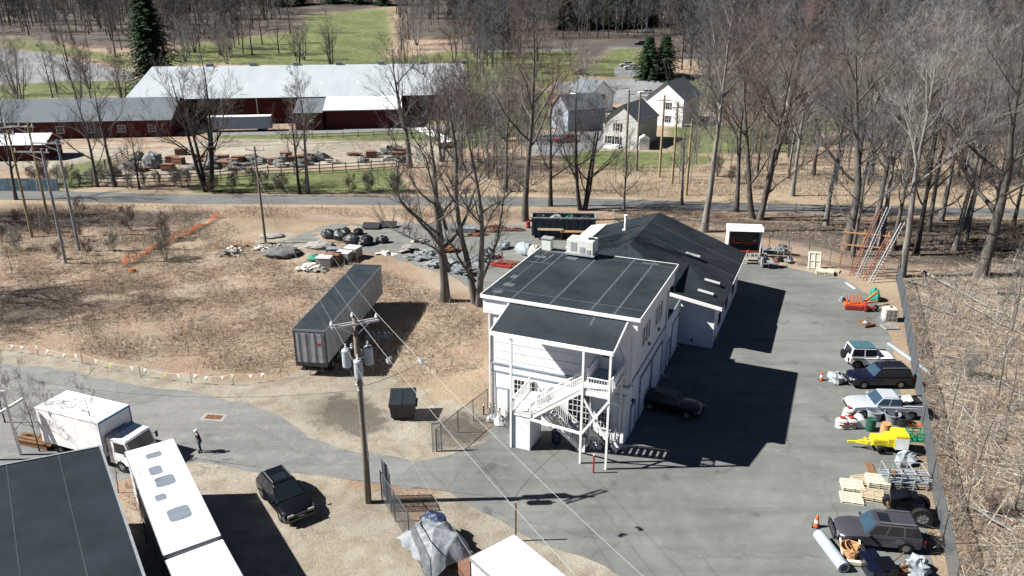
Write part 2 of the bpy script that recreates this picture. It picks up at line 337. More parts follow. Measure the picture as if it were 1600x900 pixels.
    bl = ramp(n, [(.36, (.8, .78, .76)), (.5, (1.03, 1.02, 1.0)), (.64, (1.22, 1.22, 1.22))]); L.new(big.outputs[0], bl.inputs[0])
    m2 = n.new('ShaderNodeMix'); m2.data_type = 'RGBA'; m2.blend_type = 'MULTIPLY'; m2.inputs[0].default_value = 1
    L.new(mu.outputs[2], m2.inputs[6]); L.new(bl.outputs[0], m2.inputs[7]); L.new(m2.outputs[2], b.inputs['Base Color'])
    bp = n.new('ShaderNodeBump'); bp.inputs['Strength'].default_value = .9; bp.inputs['Distance'].default_value = .12
    L.new(fine.outputs[0], bp.inputs['Height']); L.new(bp.outputs[0], b.inputs['Normal'])
    return m
def asphalt_mat(name, lo, hi, dusty=.3):
    m, n, L = nodes_mat(name); b = n['Principled BSDF']; b.inputs['Roughness'].default_value = .85
    tc = n.new('ShaderNodeTexCoord'); P = tc.outputs['Object']
    big = noise(n, L, P, .12, 6, .65, .6); mid = noise(n, L, P, 1.1, 8, .7); fine = noise(n, L, P, 25, 3, .8)
    c0 = ramp(n, [(.36, lo), (.64, hi)]); L.new(big.outputs[0], c0.inputs[0])
    dm = ramp(n, [(.5, (0, 0, 0)), (.72, (1, 1, 1))]); L.new(mid.outputs[0], dm.inputs[0])
    c1 = mixc(n, L, math_(n, L, 'MULTIPLY', dm.outputs[0], dusty), c0.outputs[0], (.27, .245, .2))
    # stretched wear from tyres
    mp = n.new('ShaderNodeMapping'); mp.inputs['Rotation'].default_value = (0, 0, rad(20)); mp.inputs['Scale'].default_value = (.05, .6, 1); L.new(P, mp.inputs[0])
    st = noise(n, L, mp.outputs[0], 1.5, 5); sr = ramp(n, [(.34, (.84, .84, .85)), (.5, (1, 1, 1)), (.66, (1.1, 1.1, 1.1))]); L.new(st.outputs[0], sr.inputs[0])
    # cracks
    vo = n.new('ShaderNodeTexVoronoi'); vo.feature = 'DISTANCE_TO_EDGE'; vo.inputs['Scale'].default_value = .1
    wv = noise(n, L, P, .7, 5); va = n.new('ShaderNodeVectorMath'); va.operation = 'MULTIPLY_ADD'; L.new(wv.outputs[1], va.inputs[0]); va.inputs[1].default_value = (1.6, 1.6, 0); L.new(P, va.inputs[2]); L.new(va.outputs[0], vo.inputs[0])
    cr = ramp(n, [(.0, (.74, .74, .75)), (.0025, (.88, .88, .88)), (.005, (1, 1, 1))]); L.new(vo.outputs[0], cr.inputs[0])
    fr = ramp(n, [(.3, (.85, .85, .85)), (.7, (1.12, 1.12, 1.12))]); L.new(fine.outputs[0], fr.inputs[0])
    oil = noise(n, L, P, .45, 3, .5, .3); orr = ramp(n, [(.27, (.62, .62, .62)), (.36, (1, 1, 1))]); L.new(oil.outputs[0], orr.inputs[0])
    c = c1
    for r in (sr, cr, fr, orr):
        x = n.new('ShaderNodeMix'); x.data_type = 'RGBA'; x.blend_type = 'MULTIPLY'; x.inputs[0].default_value = 1; L.new(c, x.inputs[6]); L.new(r.outputs[0], x.inputs[7]); c = x.outputs[2]
    L.new(c, b.inputs['Base Color'])
    bp = n.new('ShaderNodeBump'); bp.inputs['Strength'].default_value = .25; bp.inputs['Distance'].default_value = .02
    L.new(fine.outputs[0], bp.inputs['Height']); L.new(bp.outputs[0], b.inputs['Normal']); return m
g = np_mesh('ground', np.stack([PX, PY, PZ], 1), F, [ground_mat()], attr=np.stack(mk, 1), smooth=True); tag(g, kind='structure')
mud_shade = [mask([poly_w(p) for p in ([(485, 645), (515, 618), (560, 622), (600, 640), (610, 668), (560, 680), (505, 668)], [(660, 655), (760, 650), (780, 690), (690, 700)], [(-60, 455), (60, 448), (130, 470), (90, 500), (-60, 510)])], 1.2),  # mud beside the driveway; the last patch paints tree shade on the field
        mask([poly_w(p) for p in ([(-400, 326), (330, 330), (300, 352), (-400, 372)], [(1100, 345), (1700, 350), (1700, 420), (1420, 415), (1200, 372)], [(-600, 40), (440, 22), (470, -5), (-600, -6)], [(620, 60), (2300, 70), (2300, -8), (620, -8)])] + [np.array([(-500, 300), (-70, 330), (-80, 900), (-900, 900)]), np.array([(-20, 300), (900, 250), (1200, 900), (-60, 900)])], 2)]  # painted shade under the path trees and the dense far woods
mud_shade[1] = mud_shade[1] * (1 - mk[1])
a_ = g.data.color_attributes.new('mud_shade', 'FLOAT_COLOR', 'POINT'); a_.data.foreach_set('color', np.stack([mud_shade[0], mud_shade[1], mud_shade[0] * 0, mud_shade[0] * 0 + 1], 1).astype(np.float32).ravel())

def sheet(name, pts, z, mat_, jit=.25, step=1.2, wdt=None):
    out = []; n = len(pts)
    for i in range(n):
        a = Vector(pts[i][:2]); b = Vector(pts[(i + 1) % n][:2]); k = max(1, int((b - a).length / step)); d = (b - a).normalized(); nn = Vector((-d.y, d.x))
        for j in range(k):
            p = a.lerp(b, j / k); w = math.sin(p.x * .9 + p.y * 1.7) * .5 + math.sin(p.x * 2.9 - p.y * 2.1) * .3 + random.uniform(-.4, .4)
            out.append(p + nn * w * (jit if j else 0))
    bm = bmesh.new(); vs = [bm.verts.new((p.x, p.y, z)) for p in out]; f = bm.faces.new(vs); f.normal_update()
    if f.normal.z < 0: f.normal_flip()
    bmesh.ops.triangulate(bm, faces=bm.faces[:], quad_method='BEAUTY', ngon_method='EAR_CLIP')
    me = bpy.data.meshes.new(name); bm.to_mesh(me); bm.free(); me.materials.append(mat_)
    o = bpy.data.objects.new(name, me); col.objects.link(o); return tag(o, kind='structure')
A_LOT = asphalt_mat('asphalt_lot', (.104, .111, .108), (.16, .168, .164), .28); A_ROAD = asphalt_mat('asphalt_road', (.125, .133, .137), (.18, .183, .183), .6)
A_PATH = asphalt_mat('asphalt_path', (.088, .092, .096), (.125, .13, .132), .3)
px = lambda L: [at(u, v) for u, v in L]
sheet('parking_lot', px([(648, 722), (700, 712), (760, 690), (775, 655), (765, 560), (900, 500), (1010, 420), (1130, 412), (1200, 412), (1262, 424), (1320, 436), (1372, 470), (1388, 520), (1404, 600), (1422, 680), (1440, 780), (1458, 880), (1466, 960), (1030, 960), (975, 905), (905, 868), (840, 848), (780, 812), (700, 768), (610, 758)]), .008, A_LOT, .22)
sheet('road', px([(-400, 540), (-100, 552), (0, 566), (130, 586), (300, 612), (400, 636), (455, 662), (530, 700), (610, 712), (652, 722), (640, 765), (600, 755), (540, 748), (380, 735), (270, 712), (240, 735), (150, 760), (-300, 700)]), .004, A_ROAD, .5)
sheet('yard_paving', px([(415, 385), (470, 366), (520, 350), (640, 348), (830, 352), (960, 352), (1010, 400), (860, 480), (770, 470), (720, 440), (640, 410), (590, 396), (530, 388), (470, 398)]), .004, asphalt_mat('asphalt_yard', (.12, .128, .124), (.17, .175, .165), .5), .5)
sheet('bike_path', px([(-500, 292), (0, 296), (250, 303), (520, 306), (800, 307), (1200, 318), (1600, 326), (2100, 335), (2100, 352), (1600, 340), (1200, 332), (800, 322), (520, 320), (250, 318), (0, 312), (-500, 306)]), .004, A_PATH, .12, 4)
# small dark stain sheet of churned mud beside the pole and the rusty plate in the road
#sheet('mud_patch', px([(490, 640), (520, 612), (565, 628), (600, 650), (560, 672), (500, 660)]), .012, _m.setdefault('mud', asphalt_mat('mud', (.08, .075, .065), (.14, .13, .11), .2)), .4, .5)
# ------------------------------------------------ the white two-storey building
B = empty('commercial_building', (-1.43, 50.37, 0), rad(-23), 'white two-storey building with flat dark roof and covered outside stair, lower gabled wing behind', 'building')
def siding(mb, x0, x1, y, z0, z1, step=.45, out=-1):
    z = z0
    while z < z1 - .05:
        mb.b2(x0, x1, y, y + out * .02, z, z + .03); z += step
w = MB(); w.b2(0, 9.95, 0, 11.6, 0, 4.3); w.b2(-.05, 10.0, -.05, 11.2, 4.3, 9.3)
w.b2(-.55, 10.42, -.2, 11.25, 8.15, 9.37)
for z in (4.75, 5.4, 6.05, 6.7, 7.35): w.b2(0, 9.9, -.075, -.05, z, z + .02)
w.b2(9.9, 9.98, 11.6, 17.5, 0, 4.5); w.b2(0, 9.9, 11.66, 17.5, 0, 4.35)
w.build('wall', 'white_siding', B)
for (x, y, z0_, z1_) in ((10.12, 11.05, .1, 9.2), (10.12, .15, 4.45, 9.2), (9.98, 17.2, .1, 4.4), (-.12, -.12, .1, 9.2)):
    dp = MB(); dp.bar((x, y, z0_), (x, y, z1_), .09); dp.bar((x, y, z0_), (x + .25, y - .15, z0_ - .02), .08); dp.build('downpipe', 'white_trim', B)
for (t0_, z_) in ((1.2, 2.6), (5.2, 5.2), (8.3, 5.1)):
    lm = MB(); lm.b2(10.0, 10.14, t0_, t0_ + .18, z_, z_ + .22); lm.build('wall_lamp', 'dark_metal', B)
# gabled rear wing walls
w = MB(); k = (7.45 - 4.2) / 9.2
prof = [(-1.0, 0), (12.85, 0), (12.85, 4.0), (9.4, 5.3), (4.2, 7.2), (-1.0, 5.2)]
w.add([(-1, 17.9, 0), (12.85, 17.9, 0), (12.85, 17.9, 3.95), (9.4, 17.9, 4.7), (-1, 17.9, 4.7), (-1, 18.1, 0), (12.85, 18.1, 0), (12.85, 18.1, 3.95), (9.4, 18.1, 4.7), (-1, 18.1, 4.7)], [(0, 1, 2, 3, 4), (9, 8, 7, 6, 5), (1, 6, 7, 2), (2, 7, 8, 3), (3, 8, 9, 4), (0, 4, 9, 5)])
w.b2(12.75, 12.85, 18.1, 23.6, 0, 4.0); w.b2(-1, -.9, 18.1, 23.6, 0, 5.0)
n = len(prof); vs = [(x, 23.6, z) for x, z in prof] + [(x, 33, z) for x, z in prof]
w.add(vs, [tuple(range(n)), tuple(range(2 * n - 1, n - 1, -1))] + [((i + 1) % n, i, i + n, (i + 1) % n + n) for i in range(n)])
w.build('wing_wall', 'white_siding', B)
r = MB(); r.b2(-.65, 10.58, -.3, 11.35, 9.37, 9.51); r.build('roof', 'roof_membrane', B)
r = MB()
for s in (1.55, 4.3, 7.15, 8.75): r.b2(s, s + .14, -.2, 11.2, 9.513, 9.52)
r.b2(-.5, 10.4, 1.1, 1.19, 9.514, 9.522); r.b2(-.5, 10.4, 10.4, 10.48, 9.514, 9.522); r.b2(.2, .28, -.2, 11.2, 9.513, 9.52)
r.build('roof_seams', 'roof_seam', B)
r = MB()
for (x, y, a, b) in ((.2, .6, .7, .5), (.4, 2.2, .8, .6), (.1, 3.9, .5, .7), (.6, 7.6, 1.6, .12), (.9, 8.9, .14, 2.2), (.9, 10.6, 2.0, .4), (.2, 8.9, .9, .5), (2.6, 9.6, .9, .7), (8.6, 10.7, 1.3, .25)): r = MB(); r.box((x, y, 9.525), (a, b, .016), random.uniform(-.1, .1)); r.build('roof_patch', 'roof_patch', B)
t = MB(); t.b2(-.7, 10.62, -.36, -.3, 9.28, 9.53); t.b2(-.71, -.65, -.3, 11.35, 9.25, 9.54); t.b2(10.58, 10.63, -.3, 11.35, 9.28, 9.53); t.b2(-.65, 10.58, 11.35, 11.4, 9.3, 9.54)
t.build('roof_edge', 'white_trim', B)
t = MB(); t.b2(-.07, 10.06, -.13, -.05, 4.3, 4.42); t.b2(-.02, 9.97, -.06, 0, 3.66, 3.76); t.b2(10.0, 10.07, -.13, 11.6, 4.3, 4.42); t.b2(9.98, 10.05, 11.7, 17.5, 4.5, 4.6)
t.build('wall_band', 'blue_trim', B)
t = MB(); t.b2(.02, .22, -.04, 0, 0, 3.66); t.b2(9.72, 9.93, -.04, 0, 0, 3.66); t.b2(0, 9.95, -.05, 0, 3.76, 4.28); t.build('corner_trim', 'white_trim', B)
a = MB(); a.b2(0, 10.0, 11.8, 17.4, 4.5, 4.58); a.build('annex_roof', 'roof_membrane', B)
# wing roof: two slopes, a hip at the front, one raised strip with the skylights
zr, zl, ze = 7.5, 5.55, 4.15
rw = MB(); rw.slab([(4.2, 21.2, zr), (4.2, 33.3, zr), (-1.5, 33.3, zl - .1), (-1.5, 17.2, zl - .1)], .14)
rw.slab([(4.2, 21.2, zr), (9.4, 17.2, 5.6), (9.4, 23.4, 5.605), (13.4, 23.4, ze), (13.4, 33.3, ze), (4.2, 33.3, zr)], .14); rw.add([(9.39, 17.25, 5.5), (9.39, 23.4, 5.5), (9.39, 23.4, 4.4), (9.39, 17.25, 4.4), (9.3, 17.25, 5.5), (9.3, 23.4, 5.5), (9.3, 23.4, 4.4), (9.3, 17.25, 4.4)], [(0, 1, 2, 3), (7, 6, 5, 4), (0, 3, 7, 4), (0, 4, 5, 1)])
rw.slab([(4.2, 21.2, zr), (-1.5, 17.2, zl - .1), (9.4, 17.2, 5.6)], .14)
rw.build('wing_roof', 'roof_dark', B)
rr = MB()
def zs(s): return zr - (s - 4.2) * (zr - ze) / 9.2
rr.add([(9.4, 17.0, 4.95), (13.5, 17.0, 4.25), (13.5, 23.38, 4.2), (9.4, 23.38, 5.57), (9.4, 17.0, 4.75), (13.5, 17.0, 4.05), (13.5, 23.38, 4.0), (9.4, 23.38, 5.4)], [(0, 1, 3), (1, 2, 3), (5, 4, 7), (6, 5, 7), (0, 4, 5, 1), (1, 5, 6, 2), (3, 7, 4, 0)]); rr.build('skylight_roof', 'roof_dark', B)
rs = MB()
for tt in (25.5, 29.4): rs.slab([(4.4, tt, zs(4.4) + .008), (13.3, tt, zs(13.3) + .008), (13.3, tt + .07, zs(13.3) + .008), (4.4, tt + .07, zs(4.4) + .008)], .006)
rs.build('wing_roof_seams', 'roof_seam', B)
wt = MB(); wt.slab([(9.0, 16.9, 5.0), (13.52, 16.9, 4.27), (13.52, 16.99, 4.27), (9.0, 16.99, 5.0)], .3)
wt.slab([(13.4, 17.0, ze - .02), (13.46, 17.0, ze - .02), (13.46, 33.3, ze - .02), (13.4, 33.3, ze - .02)], .2); wt.b2(12.72, 12.88, 17.86, 17.9, 0, 3.9)
wt.build('wing_trim', 'white_trim', B)
for (s, t_) in ((11.9, 21.4), (11.8, 18.7), (9.35, 25.4)):
    z = zs(s) + .06 if t_ > 23 else (4.95 - (s - 9.4) * .17 + max(0, (t_ - 17) / 6.4) * .62 * (13.5 - s) / 4.1 + .03); f = MB(); f.slab([(s - .75, t_ - .28, z + .3), (s + .75, t_ - .28, z + .06), (s + .75, t_ + .28, z + .06), (s - .75, t_ + .28, z + .3)], .1)
    sk = f.build('skylight', 'dark_metal', B); f = MB(); f.slab([(s - .68, t_ - .22, z + .34), (s + .68, t_ - .22, z + .12), (s + .68, t_ + .22, z + .12), (s - .68, t_ + .22, z + .34)], .06); f.build('skylight_dome', 'ceramic', sk)
l = MB(); l.slab([(-1.4, 24.5, 5.62), (-1.4, 33.2, 5.62), (-3.1, 33.2, 5.3), (-3.1, 24.5, 5.3)], .12); l.build('side_roof', 'roof_white', B)
l = MB(); l.b2(-2.9, -1.0, 24.8, 33, 0, 5.2); l.build('side_wall', 'white_siding', B)
# rear-wing side openings
for y in (20.5, 24.5, 28.8):
    d = MB(); d.b2(12.85, 12.9, y, y + 1.3, 1.1, 2.3); d.build('window', 'glass_dark', B)
# awning roof over the stair
aw = MB(); aw.slab([(1.5, -3.5, 8.42), (9.75, -3.5, 8.42), (9.75, -.21, 9.2), (1.5, -.21, 9.2)], .12); A = aw.build('awning_roof', 'roof_membrane', B)
s_ = MB(); s_.slab([(7.5, -3.45, 8.405), (7.63, -3.45, 8.405), (7.63, -.3, 9.19), (7.5, -.3, 9.19)], .012); s_.build('awning_seam', 'roof_seam', A)
t = MB(); t.b2(1.45, 9.8, -3.58, -3.5, 8.16, 8.44)
for s in (1.46, 9.79): t.slab([(s - .04, -3.5, 8.4), (s + .04, -3.5, 8.4), (s + .04, -.21, 9.22), (s - .04, -.21, 9.22)], .24)
t.build('awning_edge', 'white_trim', B)
# openings: (s0, s1, z0, z1, panes x, panes z)
def window(parent, s0, s1, z0, z1, nx_, nz_, y=0, axis='x', out=-1, mat_='glass_dark', thick=.05):
    f = MB(); g_ = MB()
    def bb(m, a0, a1, d0, d1, c0, c1):
        if axis == 'x': m.b2(a0, a1, y + out * d0, y + out * d1, c0, c1)
        else: m.b2(y + out * d0, y + out * d1, a0, a1, c0, c1)
    bb(f, s0 - .08, s1 + .08, .003, .06, z1, z1 + .1); bb(f, s0 - .08, s1 + .08, .003, .09, z0 - .1, z0); bb(f, s0 - .08, s0, .003, .06, z0, z1); bb(f, s1, s1 + .08, .003, .06, z0, z1)
    for i in range(1, nx_): q = s0 + (s1 - s0) * i / nx_; bb(f, q - .02, q + .02, .03, thick, z0, z1)
    for i in range(1, nz_): q = z0 + (z1 - z0) * i / nz_; bb(f, s0, s1, .032, thick - .002, q - .02, q + .02)
    bb(g_, s0, s1, .005, .028, z0, z1)
    W_ = f.build('window', 'frame_white', parent); g_.build('pane', mat_, W_); return W_
window(B, 1.75, 3.3, 2.2, 3.3, 6, 3); window(B, 5.85, 7.45, .9, 3.1, 5, 5); window(B, 8.0, 8.9, .9, 2.1, 4, 3)
for (t0, z0, z1) in ((3.3, 6.0, 7.3), (4.1, 6.0, 7.3), (4.9, 6.05, 7.3), (7.2, 6.0, 7.3), (8.0, 6.0, 7.3), (8.8, 6.0, 7.3)):
    window(B, t0, t0 + .42, z0, z1, 1, 1, y=10.0, axis='y', out=1)
for (t0, t1, z1) in ((1.2, 2.2, 2.2), (3.6, 6.6, 3.3), (7.2, 10.4, 3.3), (12.4, 13.4, 2.3), (14.2, 16.9, 3.2)):
    d = MB(); d.b2(9.95, 10.0, t0, t1, .02, z1); D_ = d.build('door', 'white_siding', B); f = MB()
    f.b2(9.97, 10.06, t0 - .12, t0, 0, z1 + .12); f.b2(9.97, 10.06, t1, t1 + .12, 0, z1 + .12); f.b2(9.97, 10.06, t0, t1, z1, z1 + .12); f.build('door_frame', 'blue_trim', D_)
for s0, s1 in ((.35, 1.2), (3.5, 4.4)):
    d = MB(); d.b2(s0, s1, -.05, -.005, .05, 2.35); D_ = d.build('door', 'white_trim', B); f = MB(); f.b2(s0 - .1, s0, -.07, -.002, 0, 2.45); f.b2(s1, s1 + .1, -.07, -.002, 0, 2.45); f.b2(s0, s1, -.07, -.002, 2.35, 2.45); f.build('door_frame', 'blue_trim', D_)
d = MB(); d.b2(8.0, 8.95, -.11, -.06, 5.42, 7.5); D_ = d.build('door', 'white_trim', B); d = MB(); d.b2(8.15, 8.8, -.125, -.112, 6.3, 7.3); d.build('door_glass', 'glass_dark', D_)
# outside stair: closet under the landing, landing, two flights, deck, posts, rails
st = MB(); st.b2(2.9, 4.3, -3.4, -1.3, 0, 2.55); st.build('stair_closet', 'white_siding', B)
dk = MB(); dk.b2(2.85, 4.35, -3.45, -.05, 2.55, 2.7); dk.build('landing', 'white_trim', B); dk = MB(); dk.b2(7.85, 9.7, -3.45, -.1, 5.22, 5.4); dk.b2(7.83, 9.72, -3.5, -3.45, 5.1, 5.42); dk.b2(9.7, 9.75, -3.45, -.1, 5.1, 5.42)
dk.build('deck', 'white_trim', B)
for (s, t_, z1) in ((2.95, -3.45, 8.3), (7.9, -3.5, 8.25), (9.65, -3.5, 8.25), (7.75, -1.2, 5.2), (9.6, -.25, 5.2)):
    ps = MB(); ps.bar((s, t_, 0), (s, t_, z1), .14 if z1 > 6 else .12); ps.build('post', 'white_trim', B)
br = MB(); br.bar((7.95, -3.5, 4.9), (9.6, -3.5, 2.2), .09, .14); br.bar((9.6, -3.56, 4.9), (7.95, -3.56, 2.3), .09, .14); br.bar((4.3, -3.42, 2.45), (7.85, -3.42, 2.2), .1, .16); br.bar((9.68, -3.4, 4.9), (9.68, -.3, 3.0), .09, .12)
br.build('brace', 'white_trim', B)
def flight(x0, z0, x1, z1, y0, y1, name):
    m = MB(); n = max(3, int(abs(z1 - z0) / .19))
    for y in (y0, y1): m.bar((x0, y, z0 - .1), (x1, y, z1 - .1), .05, .28)
    for i in range(n):
        f = (i + .5) / n; m.box((x0 + (x1 - x0) * f, (y0 + y1) / 2, z0 + (z1 - z0) * f), (abs(x1 - x0) / n + .03, abs(y1 - y0) - .06, .04))
    F_ = m.build(name, 'white_trim', B); return F_
flight(4.35, 2.7, 7.85, 5.4, -3.38, -2.35, 'upper_flight'); flight(4.35, 2.66, 7.75, .05, -2.15, -1.15, 'lower_flight')
rl = MB()
def rail(m, a, b, h=.95, gap=.16, post=True):
    a = Vector(a); b = Vector(b); u = Vector((0, 0, h)); m.bar(a + u, b + u, .07, .06); m.bar(a + Vector((0, 0, .1)), b + Vector((0, 0, .1)), .05, .05)
    n = int((b - a).length / gap)
    for i in range(n + 1):
        p = a.lerp(b, i / n); m.bar(p + Vector((0, 0, .1)), p + u, .035)
    if post:
        for p in (a, b): m.bar(p, p + u * 1.08, .1)
rail(rl, (2.95, -3.4, 2.7), (4.3, -3.4, 2.7)); rail(rl, (2.95, -3.4, 2.7), (2.95, -.2, 2.7)); rail(rl, (4.35, -3.4, 2.7), (7.85, -3.4, 5.4), .95); rail(rl, (4.35, -2.3, 2.7), (7.85, -2.3, 5.4), .95)
rail(rl, (7.9, -3.45, 5.4), (9.65, -3.45, 5.4)); rail(rl, (9.68, -3.4, 5.4), (9.68, -.2, 5.4)); rail(rl, (4.35, -2.15, 2.7), (7.75, -2.15, .05)); rail(rl, (4.35, -1.15, 2.7), (7.75, -1.15, .05)); rail(rl, (7.85, -2.2, 5.4), (7.85, -.2, 5.4))
rl.build('stair_railing', 'white_trim', B)
# tall side frame with rails on the right of the deck
sr = MB(); sr.bar((9.7, -2.9, 6.2), (9.7, -.2, 6.2), .06); sr.bar((9.7, -1.6, 7.9), (9.7, -.2, 6.3), .06); sr.build('side_brace', 'blue_trim', B)

def bl(s, t_, z=0): return Vector((-1.43, 50.37, 0)) + Matrix.Rotation(rad(-23), 3, 'Z') @ Vector((s, t_, z))
ru = empty('rooftop_unit', bl(3.1, 10.6, 9.53), rad(-23), 'pale boxy air conditioning unit at the back edge of the flat dark roof', 'air conditioner'); ru.scale = (.84, .84, .8)
m = MB(); m.b2(-1.3, 1.3, -.8, .8, .35, 1.75); m.build('casing', 'cream_metal', ru, bevel=.05)
m = MB(); m.b2(-1.45, 1.45, -.95, .95, .22, .35); m.build('base_tray', 'galv', ru); m = MB(); m.b2(-1.2, 1.2, -.7, .7, 0, .22); m.build('curb', 'dark_metal', ru)
m = MB(); m.cyl((.85, .1, 1.75), .38, .05, 18); m.build('fan_grille', 'dark_metal', ru)
m = MB(); m.b2(-.9, -.3, -.82, -.8, .6, 1.5); m.b2(0, .5, -.83, -.8, .5, 1.1); m.b2(.65, 1.05, -.84, -.8, .5, .9); m.build('service_panel', 'galv', ru)
v = empty('roof_vent_box', bl(.05, 10.9, 9.53), rad(-23), 'small white square vent box on the far left corner of the flat roof', 'roof vent'); m = MB(); m.b2(-.4, .4, -.3, .3, 0, .95); m.build('casing', 'cream_metal', v, bevel=.03); m = MB(); m.b2(-.46, .46, -.36, .36, .95, 1.03); m.build('cap', 'galv', v)
m = MB(); m.cyl((0, 0, 0), .28, .12, 14); m.cyl((0, 0, .1), .13, 1.5, 12); m.cyl((0, 0, 1.5), .2, .14, 12); o = m.build('vent_pipe', 'white_trim', loc=bl(1.9, 28.4, zr - (4.2 - 1.9) * .36 - .1)); tag(o, 'short white metal vent pipe standing on the dark gabled roof', 'vent pipe')
m = MB(); m.slab([(-1.5, -.6, .35), (1.3, -.6, .55), (1.5, .8, .95), (-1.2, .8, .75)], .06); m.bar((-1.3, .6, -.3), (-1.3, .6, .7), .05); m.bar((1.2, .6, -.3), (1.2, .6, .85), .05); o = m.build('sheet_metal', 'cream_metal', loc=bl(5.2, 14.2, 6.0), bevel=0); o.rotation_euler = (0, 0, rad(-20)); tag(o, 'tilted white sheet metal panel lying between the air conditioner and the gabled roof', 'metal panel')
m = MB(); m.bar((0, 0, -1.5), (0, 0, .4), .06)
# ------------------------------------------------ low dark-roofed building at the bottom left
c0 = Vector((-23.27, 38.13)); e1 = (Vector((-27.77, 36.21)) - c0).normalized(); e2 = (Vector((-16.19, 27.66)) - c0).normalized()
q = [c0, c0 + e1 * 14, c0 + e1 * 14 + e2 * 26, c0 + e2 * 26]; 
Bl = empty('low_building', (0, 0, 0), 0, 'low building with a wide flat blue-grey membrane roof in the bottom left corner', 'building')
m = MB(); m.prism([(p - e2 * -.2).to_tuple() for p in [c0 + e1 * .3 + e2 * .1, c0 + e1 * 13.7 + e2 * .1, c0 + e1 * 13.7 + e2 * 25, c0 + e1 * .3 + e2 * 25]], 0, 4.8); m.build('wall', 'steel_grey', Bl)
m = MB(); m.prism([tuple(p) for p in q], 4.8, 5.0); m.build('roof', 'roof_low', Bl)
m = MB()
for d in (2.1, 4.6, 7.5): a = c0 + e1 * d; b = a + e2 * 25.8; m.bar((a.x, a.y, 5.004), (b.x, b.y, 5.004), .07, .012)
m.build('roof_seams', 'roof_seam_faint', Bl)
m = MB(); m.bar((c0.x, c0.y, 4.95), (*(c0 + e1 * 14), 4.95), .12, .22); m.bar((c0.x, c0.y, 4.95), (*(c0 + e2 * 26), 4.95), .12, .22); m.build('roof_edge', 'steel_grey', Bl)

# ------------------------------------------------ far buildings
def gable(name, label, c, rz, L_, W_, he, hr, wallm, roofm, cat='house', over=.35, wins=(), parent=None):
    """ridge along local x"""
    b = empty(name, c, rz, label, cat); m = MB(); y = W_ / 2; x = L_ / 2
    vs = [(-x, -y, -1), (-x, y, -1), (-x, y, he), (-x, 0, hr), (-x, -y, he), (x, -y, -1), (x, y, -1), (x, y, he), (x, 0, hr), (x, -y, he)]
    m.add(vs, [(0, 4, 3, 2, 1), (5, 6, 7, 8, 9), (0, 5, 9, 4), (1, 2, 7, 6), (0, 1, 6, 5)]); m.build('wall', wallm, b)
    s = (hr - he) / y; m = MB(); zo = he - over * s
    m.slab([(-x - over, -y - over, zo + .1), (x + over, -y - over, zo + .1), (x + over, 0, hr + .1), (-x - over, 0, hr + .1)], .1)
    m.slab([(-x - over, 0, hr + .1), (x + over, 0, hr + .1), (x + over, y + over, zo + .1), (-x - over, y + over, zo + .1)], .1); m.build('roof', roofm, b)
    return b
# big red barn-like hall
pa = at(218, 196); pb = at(722, 186)
ax = (pb - pa); Lh = ax.length; rzb = math.atan2(ax.y, ax.x)
nrm = Vector((-ax.y, ax.x, 0)).normalized(); ctr = (pa + pb) / 2 + nrm * 24
H = gable('riding_hall', 'long red barn with a huge pale grey metal roof in the distance', (ctr.x, ctr.y, 0), rzb, Lh + 2, 48, 6.2, 11.2, 'barn_red', 'barn_roof', 'barn', 1.2)
m = MB()
for i in range(7): m.box((-Lh / 2 + 12 + i * 11, 0, 11.5), (1.6, 1.2, .9))
m.build('ridge_vent', 'steel_grey', H)
m = MB()
for i in range(16): m.box((-Lh / 2 + 6 + i * Lh / 17, -15 + (i % 2) * .4, 8.15), (.5, 1.6, .12), 0, 0, .21)
m.build('roof_lights', 'roof_white', H)
m = MB()
for i in range(14): m.b2(-Lh / 2 + 3 + i * 8, -Lh / 2 + 3.2 + i * 8, -24.06, -24.0, 0, 6)
m.build('wall_posts', 'house_white', H)
# additions in front, in hall coordinates
def hx(u, v, z):
    p = at(u, v, z); d = p - Vector((ctr.x, ctr.y, z)); c, s = cos(-rzb), sin(-rzb); return (d.x * c - d.y * s, d.x * s + d.y * c)
x0 = hx(512, 165, 4.2)[0]; x1 = hx(626, 160, 4.2)[0]; x2 = hx(465, 168, 4.2)[0]
m = MB(); m.b2(x0, x1, -35, -23.9, 0, 4.1); m.build('front_annex', 'barn_red', H); m = MB(); m.slab([(x0 - .3, -35.6, 4.3), (x1 + .3, -35.6, 4.3), (x1 + .3, -23.6, 6.3), (x0 - .3, -23.6, 6.3)], .2); m.build('annex_roof', 'roof_white', H)
m = MB(); m.b2(x2, x0 - .4, -36, -23.9, 0, 3.6); m.build('front_annex', 'barn_red', H); m = MB(); m.slab([(x2 - .3, -36.4, 3.9), (x0 - .35, -36.4, 3.9), (x0 - .35, -23.7, 6.0), (x2 - .3, -23.7, 6.0)], .2); m.build('annex_roof', 'shingle_grey', H)
# long low stable at the left
pc = at(270, 213); pd = at(-160, 222); ax2 = pc - pd; c2 = (pc + pd) / 2 + Vector((-ax2.y, ax2.x, 0)).normalized() * 9
S = gable('stable', 'long low dark red stable with a dull grey shingle roof, left of the barn', (c2.x, c2.y, 0), math.atan2(ax2.y, ax2.x), ax2.length, 18, 3.6, 7.2, 'barn_red', 'shingle_grey', 'stable')
Ls = ax2.length
for i in range(9):
    x = Ls / 2 - 4 - i * 6.2
    window(S, x - .7, x + .7, 1.2, 2.5, 2, 2, y=-9.0, axis='x')
